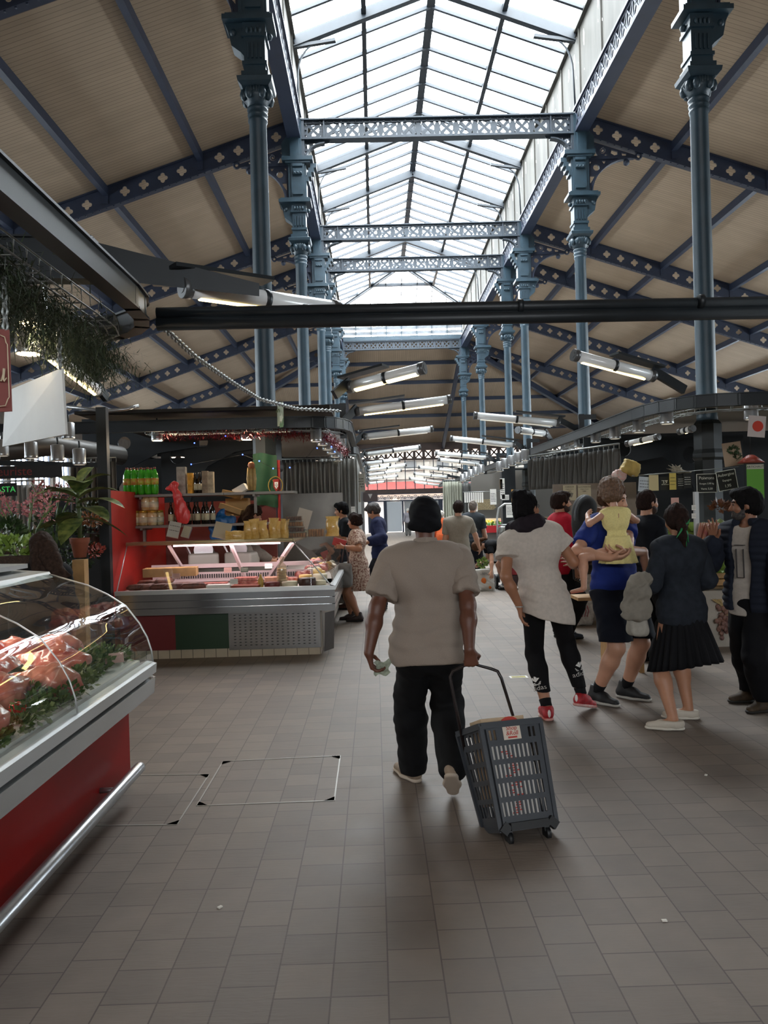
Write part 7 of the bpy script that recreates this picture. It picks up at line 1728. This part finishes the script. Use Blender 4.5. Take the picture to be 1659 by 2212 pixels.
S = SDF(.05); p.torso(S, .042, .06); S.cap(p.pel-p.rt*.05, p.pel-p.up*.14-p.rt*.05, .15, .16, (p.fw, .92)); S.cap(p.pel+p.rt*.05, p.pel-p.up*.14+p.rt*.05, .15, .16, (p.fw, .92)); S.clip(p.pel-p.up*.12, -p.up)
S.ell(p.neck+p.up*.05+p.fw*.05, (.075, .1, .08), p.T, .01, True); S.box(p.chest+p.fw*.2-p.up*.12, (.055, .16, .42), .02, p.T, .02, True)
pad = cloth('padded_navy', '1b1f2a')
sdf_obj('padded_jacket', S, .009, pad, p.o, lambda V: V+np.outer(np.sin(V[:, 2]*115)*.006, (0, 0, 0))+((V-np.array(p.pel))*np.array((1, 1, 0)))*(np.abs(np.sin(V[:, 2]*58))*.06-.02)[:, None])
for q, t in ((1, 1.9), (-1, 1.95)):
    A = SDF(.03); p.arm(A, q, .03, t, loose=.015); sdf_obj('sleeve', A, .009, pad, p.o, lambda V: wob(V, .005, 30, q))
MB().tube([p.neck+p.T @ V3(.085*math.sin(a), .03-.075*math.cos(a), .03) for a in [PI*.25*i-PI*.75 for i in range(7)]], .03, 8).build('jacket_collar', pad, p.o)
b = MB()
for x in (-.03, .03): b.bar(p.chest+p.rt*x+p.fw*.135+p.up*.02, p.chest+p.rt*x+p.fw*.135-p.up*.2, .012, .004)
b.bar(p.chest+p.rt*-.03+p.fw*.137-p.up*.2, p.chest+p.rt*.03+p.fw*.137-p.up*.2, .012, .004); b.bar(p.chest+p.rt*-.04+p.fw*.13+p.up*.05, p.chest+p.rt*.04+p.fw*.13+p.up*.05, .03, .004); b.build('tee_print', mat('print_dark', '3c3838', .8), p.o)
p.pants(cloth('black_joggers', '0e0e12'), r=.024, hem=.09, loose=.03, wr=.006, seed=12); p.shoes(mat('boot_brown', '3a2c1c', .7, 0, .3, 20), mat('sole_dark', '1c1814', .7), hi=.06, lace=mat('lace_tan', '8a734a', .7), w=1.15)
MB().box(p.hj[1].lerp(p.kn[1], .55)+V3(.05, .085, 0), (.09, .004, .03), rotz(-.4)).build('trouser_print', mat('print_faint', '55504c', .8), p.o)
# 6 ---- background people --------------------------------------------------
def simple(label, x, y, rz, H, sk, hair, style, topm, sleeve, botm, shoem, pose, girth=1, fem=False, hem=-.12, loose=.012, bl=.03, res=.013, eyes=False, r=.02, skirt=None, dark_sole=None, hem_p=.05, tname='shirt'):
    p = Person(label, x, y, rz, H, girth, fem, res); pose = dict(pose)
    for k in ('lh', 'rh', 'lf', 'rf'):
        if k in pose and isinstance(pose[k], tuple) and len(pose[k]) == 4: pose[k] = p.L(W(*pose[k][:3]))
    p.pose(**pose); p.body(sk)
    if eyes: p.eyes(hair)
    if hair: p.hair(hair, style)
    p.top(topm, tname, r, hem, sleeve, loose, .006)
    if botm: p.pants(botm, r=.018, loose=bl, hem=hem_p)
    if shoem: p.shoes(shoem, dark_sole or black)
    return p
fm = mat('floral', 'c3b0a0', .85, 0, 0, 38, col2='6c3f34', bump=.05)
p = simple('person in a floral dress holding a red purse at the deli counter, facing left', -.28, 11.3, PI/2, 1.57, sk_mid, h_dbrown, 'bob', fm, .75, None, mat('shoe_maroon', '2c1c1c', .6), dict(lh=(742, 1182, 11.0, 1), rh=(738, 1178, 11.4, 1), head=(0, .1, 0), lp=(-.5, -1, -.6), rp=(.5, -1, -.6), lf=(-.1, .0, 0), rf=(.1, .12, 0)), 1.3, True, -.28, .03, r=.024, tname='dress')
p.skirt(fm, .85, .5, .19, .21, 9, .01, 'dress_skirt', .95)
MB().box((0, 0, 0), (.19, .03, .11), Matrix.Rotation(.3, 3, 'Y')).build('purse', mat('purse_red', 'a5231c', .5), label='red purse in the hands of the woman in the floral dress', cat='purse', loc=W(733, 1172, 11.15))
hb = thing('handbag', 'grey shoulder bag hanging from the forearm of the woman in the floral dress', 'bag', W(747, 1268, 10.95))
sdf_obj('bag_body', SDF(.04).box((0, 0, .17), (.05, .03, .12), .05), .013, mat('bag_leather', '5d5a56', .5), hb, lambda V: wob(V, .004, 25, 3))
MB().tube([(-.05, -.02, .3), (-.03, -.02, .48), (0, 0, .58), (.03, -.02, .48), (.05, -.02, .3)], .008, 6).tube([(-.05, .03, .3), (-.02, .03, .5), (.0, .02, .58), (.04, .03, .48), (.05, .03, .3)], .008, 6).build('strap', mat('strap_brown', '3a2622', .5), hb)
p = simple('person in a black tee with hand at chin leaning at the deli counter, facing left', -.45, 12.75, PI/2+.1, 1.76, sk_tan, h_black, 'thick', cloth('black_tee', '14161a'), .8, cloth('dark_jeans', '1c1f26'), mat('shoe_brown', '4a2a1e', .6), dict(lean=(.12, 0), lh=(720, 1152, 12.6, 1), lp=(-.5, -.3, -1), lhd=(0, .2, 1), lc=.8, head=(0, .05, 0)), eyes=True)
p = simple('person in a navy jacket looking down behind the woman in the floral dress', .07, 12.4, PI/2-.1, 1.75, sk_tan, mat('hair_wavy', '2c2320', .6, 0, .3, 40, .3, 120), 'thick', cloth('navy_jacket', '1d2240'), 1.9, cloth('dark_slacks', '14141a'), mat('shoe_dark', '1c1614', .6), dict(lean=(.06, 0), head=(0, .55, 0), lh=(793, 1172, 12.0, 1), rh=(792, 1170, 12.5, 1), lp=(-.3, -1, -.7), rp=(.3, -1, -.7), lc=.7, rc=.7), loose=.02, r=.03, eyes=True)
p = simple('person in a beige grey tee and jeans reaching towards the celery bag, seen from behind', 1.36, 12.7, -.12, 1.73, sk_fair, h_dbrown, 'short', cloth('tee_beige', '8e867a'), .75, cloth('jeans', '222c3a'), mat('shoe_navy', '23262e', .6), dict(rh=(1046, 1212, 13.1, 1), rp=(.8, -.6, -.2), lean=(.03, .02)), 1.05)
p = simple('person with shaved grey head in a dark tee behind the man in the beige tee', 1.92, 15.4, -.4, 1.76, sk_fair, mat('hair_stubble', '6d625a', .7), 'buzz', cloth('tee_slate', '30353a'), .8, cloth('dark_jeans', '1c1f26'), mat('shoe_dark', '1c1614', .6), dict(lean=(.1, .03)), 1.15)
p = simple('person in black bent over the white shopping bag by the trolley', 2.52, 15.0, PI/2+.15, 1.65, sk_fair, h_brown, 'pony', blk, .6, blk, mat('shoe_dark', '1c1614', .6), dict(hip=(0, -.1, .86), lean=(1.45, 0), head=(0, .3, 0), lh=(1062, 1240, 14.6, 1), rh=(1036, 1218, 15.1, 1), lp=(-.3, -1, .5), rp=(.3, -1, .5), lk=(-.1, 1, 0), rk=(.1, 1, 0)), 1, True)
p = simple('person with white hair in an orange jacket near the far entrance', 1.9, 22, .05, 1.55, sk_fair, h_grey, 'bob', cloth('orange_jacket', 'b0502a'), 1.9, cloth('grey_slacks', '4a4846'), mat('shoe_dark', '1c1614', .6), dict(lean=(.18, 0), head=(0, .2, 0)), 1.1, True, -.18, .02, res=.018)
p = simple('person with dark hair in black, small in the distance right of the head wrap', 1.28, 20.5, .3, 1.45, sk_tan, h_dbrown, 'pony', blk, .9, blk, mat('shoe_dark', '1c1614', .6), dict(), 1, True, res=.018)
p = simple('person with white hair in grey far off at the entrance doors', 1.95, 46, 0, 1.65, sk_fair, h_grey, 'short', cloth('grey_coat', '7d7a80'), 1.9, cloth('grey_slacks', '4a4846'), mat('shoe_dark', '1c1614', .6), dict(), 1, False, res=.025)
p = simple('bearded person in a red jacket over a striped top, facing right', 2.24, 9.3, -PI/2+.15, 1.77, sk_tan, h_dbrown, 'thick', cloth('red_jacket', 'a3182c'), 1.9, blk, mat('shoe_blue', '2c3444', .6), dict(head=(-.1, 0, 0)), 1, False, -.15, .025, r=.034, eyes=True)
p.beard(mat('beard_brown', '2e1d15', .7)); b = MB()
for i in range(7): b.bar(p.chest+p.fw*.128+p.up*(.14-.035*i)-p.rt*.05, p.chest+p.fw*.128+p.up*(.14-.035*i)+p.rt*.05, .02, .012)
b.bar(p.chest+p.fw*.118+p.up*.16, p.chest+p.fw*.118-p.up*.12, .12, .02, p.fw); b.build('striped_top', mat('stripe', '98928a', .8, 0, 0, 0), p.o)
p = simple('bearded person in a dark navy shirt with a child carrier on the back', 2.74, 7.75, -PI/2+.35, 1.74, sk_tan, h_dbrown, 'short', cloth('dark_shirt', '12151c'), 1.5, blk, mat('shoe_dark', '1c1614', .6), dict(head=(-.05, 0, 0)), 1.05, eyes=True)
p.beard(mat('beard_brown', '2e1d15', .7), .95)
p = simple('person with long brown hair in a grey top serving inside the deli', W(532, 1120, 10.15).x, 10.15, -PI/2+.3, 1.74, sk_tan, mat('hair_chestnut', '2e1e16', .8, 0, .3, 40, .15, 160, spec=.12), 'long', cloth('grey_sweater', '67615a'), 1.9, blk, None, dict(head=(0, .35, 0), lean=(.08, 0), lh=(-.15, .3, 1.0), rh=(.15, .3, 1.0), lp=(-.5, -1, -.3), rp=(.5, -1, -.3)), 1, True, eyes=True)
p = simple('person with long brown hair blowing behind, standing behind the butcher counter', W(92, 1200, 5.75).x, 5.75, .5, 1.52, sk_tan, mat('hair_long', '2f241f', .8, 0, .3, 40, .15, 160, spec=.12), 'long', blk, 1.9, blk, None, dict(head=(.2, .1, 0)), .95, True)
S = SDF(.015)
for i in range(7):
    k = i-3; S.chain([p.L(W(97+k*5, 1172+abs(k)*2, 5.72-.02*(i % 2))), p.L(W(108+k*5, 1205, 5.66)), p.L(W(122+k*4, 1232, 5.62)), p.L(W(138+k*5, 1252-k*3, 5.6))], [.04, .034, .022, .006])
sdf_obj('hair_strands', S, .008, MATS['hair_long'], p.o, lambda V: wob(V, .003, 60, 3))
# child carrier and toddler
cc = thing('child_carrier', 'black hooded backpack child carrier on the back of the dark shirted man', 'carrier', (0, 0, 0))
hc_ = W(1264, 1112, 7.55)
S = SDF(.03).ell((0, 0, .0), (.13, .16, .2)).ell((.1, -.02, -.08), (.12, .12, .17), None, .02, True).cap((-.03, .02, -.1), (.02, .02, -.48), .1, .11)
sdf_obj('hood', S, .012, mat('carrier_black', '0b0c0e', .75), cc, loc=hc_); MB().tube([Vector((.13*math.cos(a)-.0, -.11, .2*math.sin(a)-.02)) for a in [PI*.5+PI*.55*i/8 for i in range(9)]], .012, 6).build('hood_rim', mat('carrier_trim', '565a5c', .5), cc, loc=hc_)
MB().tube([W(1246, 1150, 7.5), W(1238, 1220, 7.45), W(1240, 1250, 7.45), W(1252, 1256, 7.45), W(1266, 1240, 7.5), W(1268, 1180, 7.55)], .011, 8).build('frame_tube', black, cc)
MB().tube([hc_+Vector((.08, .1, -.15)), W(1370, 1130, 7.75)], .03, 6).tube([hc_+Vector((.08, .1, -.45)), W(1370, 1215, 7.75)], .03, 6).build('harness', MATS['carrier_black'], cc)
tp_ = W(1290, 1130, 7.5)
p = Person('toddler with light brown hair sitting in the black child carrier', tp_.x, tp_.y, -PI/2, .82, .95, False, res=.011, hs=1.6)
hz = (tp_.z-.3)/p.s
p.pose(hip=(0, 0, hz), lf=p.L(W(1264, 1222, 7.3)), rf=p.L(W(1300, 1225, 7.7)), lk=(-.4, 1, .3), rk=(.4, 1, .3), head=(.3, .2, 0), lh=(-.15, .25, hz+.2), rh=(.15, .25, hz+.2))
p.body(skin('child', 'bb8c74')); p.hair(mat('hair_toddler', '6d4c36', .6), 'short'); p.top(cloth('toddler_top', '3c2c26'), 'jumper', .02, -.1, 1.8); p.pants(cloth('toddler_brown', '3d2e26'), r=.02, hem=0); p.shoes(mat('shoe_tan', '6d5040', .6), black)
# ================================================================ FLOWER STALL between butcher and deli
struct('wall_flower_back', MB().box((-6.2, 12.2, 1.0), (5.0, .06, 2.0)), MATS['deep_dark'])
MB().box((-4.6, 8.2, .45), (2.6, 1.2, .9)).build('flower_bench', mat('bench_dark', '2c2620', .8), label='dark bench holding the potted plants left of the red deli wall', cat='bench')
# big dumb cane in a terracotta pot
pp = W(173, 1200, 7.9); pot = thing('potted_plant', 'tall variegated plant with broad leaves in a terracotta pot', 'plant', (pp.x, 7.9, pp.z-.02))
MB().lathe([(.06, -.0), (.085, .14), (.095, .15), (.1, .2), (.085, .2), (.08, .17), (0, .165)], n=20).build('pot', mat('terracotta', '8a4b34', .8, 0, .1, 10), pot)
MB().tube([(0, 0, .16), (.01, 0, .35), (-.01, 0, .6), (.01, 0, .75)], [.022, .02, .018, .01], 8).build('stem', mat('plant_stem', '4c5a34', .6), pot)
def leaf(b, base, d, L, w, droop=.5):
    base = Vector(base); d = Vector(d).normalized(); s = d.cross(Vector((0, 0, 1))); s = s.normalized() if s.length > .01 else Vector((1, 0, 0))
    def f(u, v):
        t = v; q = base+d*L*t+Vector((0, 0, -droop*L*t*t)); ww = w*math.sin(PI*min(1, .06+t*.94))**.8
        return q+s*(u-.5)*2*ww+Vector((0, 0, abs(u-.5)*.35*ww))
    b.grid(f, 4, 9)
lf_ = mat('cane_leaf', '2f4622', .4, 0, .3, 14, col2='7f8a4c')
for i, (a, el, L, w, z) in enumerate(((.3, 1.0, .4, .09, .7), (2.6, .9, .42, .09, .7), (-1.2, .6, .4, .09, .66), (1.6, .5, .36, .08, .62), (3.4, .35, .5, .1, .55), (-.4, .35, .48, .09, .55), (-2.2, .5, .42, .09, .6), (2.2, .1, .42, .08, .45), (.6, .0, .4, .08, .4), (-1.6, -.1, .36, .08, .4), (1.2, 1.4, .36, .07, .74), (2.9, .7, .4, .09, .62), (-.8, .15, .42, .09, .5), (3.0, 0, .44, .09, .42), (.1, .7, .42, .09, .6))):
    b = MB(); leaf(b, (0, 0, z), (math.cos(a), math.sin(a)*.7, el), L*1.2, w*1.35, .45); o = b.build('leaf', lf_, pot)
MB().box((pp.x, 7.9, pp.z/2-.02), (.12, .12, pp.z-.04)).build('plant_stand', wood, label='pale wooden post stand under the terracotta pot', cat='stand')
# pink flowers, green foliage
pk = mat('pink_petal', 'a45a64', .6, 0, .25, 20, col2='c98a8c')
for i, (px, py, Y, r_, lab) in enumerate(((55, 1120, 7.2, .26, 'bushy pink flowering plant at the left edge'), (118, 1085, 8.2, .22, 'airy pink flowering branches left of the terracotta pot'))):
    o = thing('flowering_plant', lab, 'plant', W(px, py, Y), 0, 'pink flowers'); b = MB()
    for k in range(12): a = k*.9; b.tube([(0, 0, -.5), (r_*.4*math.cos(a), r_*.4*math.sin(a), -.1), (r_*math.cos(a), r_*math.sin(a), .12+.03*(k % 4))], .005, 4)
    b.build('stems', stemm, o); b = MB()
    for k in range(12): a = k*.9; leafclump(b, (r_*.8*math.cos(a), r_*.8*math.sin(a), .06+.03*(k % 4)), (.07, .07, .1), 34, .035, k+i*20)
    b.build('blossoms', pk, o); b = MB(); leafclump(b, (0, 0, -.22), (r_, r_*.8, .16), 150, .06, 50+i); b.build('leaves', darkleaf, o)
for i, (px, py, Y, rr_, col, lab) in enumerate(((30, 1185, 5.9, (.22, .16, .09), leafg, 'light green leafy herbs in the basket behind the butcher counter'), (150, 1200, 8.6, (.3, .2, .2), darkleaf, 'dark green bush below the tall variegated plant'), (200, 1130, 8.9, (.22, .2, .3), darkleaf, 'dark foliage plant right of the terracotta pot'), (12, 1150, 6.4, (.16, .14, .12), darkleaf, 'dark green leaves at the far left edge'))):
    p0 = W(px, py, Y); o = thing('foliage_plant', lab, 'plant', p0, 0, 'foliage plants'); b = MB(); leafclump(b, (0, 0, 0), rr_, 330, .06, 70+i); b.build('leaves', col, o)
    MB().lathe([(.06, -.35), (.09, -.12), (.085, -.12), (0, -.14)], n=12).build('pot', mat('pot_dark', '3a2c24', .8), o)
hy = W(198, 1122, 8.4); b = MB(); leafclump(b, (0, 0, 0), (.16, .08, .07), 160, .04, 91, .1); b.build('flower_head', mat('orange_bloom', '9a6238', .6, 0, .3, 20), label='cluster of faded orange blooms against the black stall post', cat='flower', loc=hy)
b = MB(); leafclump(b, (0, 0, 0), (.1, .06, .07), 110, .04, 92); b.build('flower_head', mat('red_bloom', '8c3a2c', .6, 0, .3, 20), label='small red blooms low beside the terracotta pot', cat='flower', loc=W(203, 1190, 8.2))
bk2 = thing('wicker_basket', 'dark wicker trough holding light green herbs at the left edge', 'basket', W(20, 1245, 5.9))
MB().box((0, 0, .05), (.6, .3, .22)).build('trough', mat('wicker_dark', '33241a', .8, 0, .4, 60, .4, 80), bk2)
# signs
sb = card(W(55, 1033, 7.4), .7, .12, 'long black sign board ending in red letters uriste', mat('sign_black', '120f10', .5), 0, 0, name='shop_sign', cat='sign')
b = MB(); me = text_mesh('Fleuriste', .12, .002); b.merge(me, facing((0, 0, 0), 0) @ Matrix.Translation((-.14, .065, .004))); b.build('lettering', mat('letter_red', '6a2222', .5), sb)
sb = card(W(2, 1072, 7.2), .3, .12, 'black sign with glowing green letters PASTA at the left edge', MATS['sign_black'], 0, 0, name='shop_sign', cat='sign')
b = MB(); me = text_mesh('PASTA', .075, .002); b.merge(me, facing((0, 0, 0), 0) @ Matrix.Translation((.03, .06, .004))); b.build('lettering', mat('letter_green', '3fae54', .5, emit='3fae54', es=.6), sb)
drape((W(-30, 1120, 11).x, 11.2, 0), (W(85, 1120, 11).x, 11.2, 0), 1.0, W(50, 1046, 11).z, 'grey gathered curtain behind the PASTA sign', pvc, 9, .06, seed=12)
drape((W(165, 1060, 12).x, 11.8, 0), (W(262, 1060, 12).x, 11.8, 0), 1.4, W(200, 1000, 12).z, 'dark grey strip curtain behind the black stall post', pvcd, 9, .06, seed=13)
b = MB().tube([W(-10, 975, 11.0), W(110, 962, 11.6), W(260, 985, 13)], .16, 14); b.build('air_duct', mat('duct_grey', '4d4a46', .45, .4), label='fat grey air duct crossing behind the white hanging sign', cat='duct')
rail('stall_rail', [W(-10, 1000, 9.5), W(215, 1005, 9.5)], 'thin dark rail behind the black Fleuriste board', (.04, .06), lip=False)
for i, (px, py) in enumerate(((5, 985), (68, 990), (125, 996), (172, 1004), (105, 945), (148, 948))):
    spot(W(px, py, 9.4), 'grey cylinder spotlight over the flower stall, '+['at the left edge', 'second from left', 'third from left', 'fourth from left', 'left of two below the white sign', 'right of two below the white sign'][i], 'flower stall spotlights', .075, .19, False)
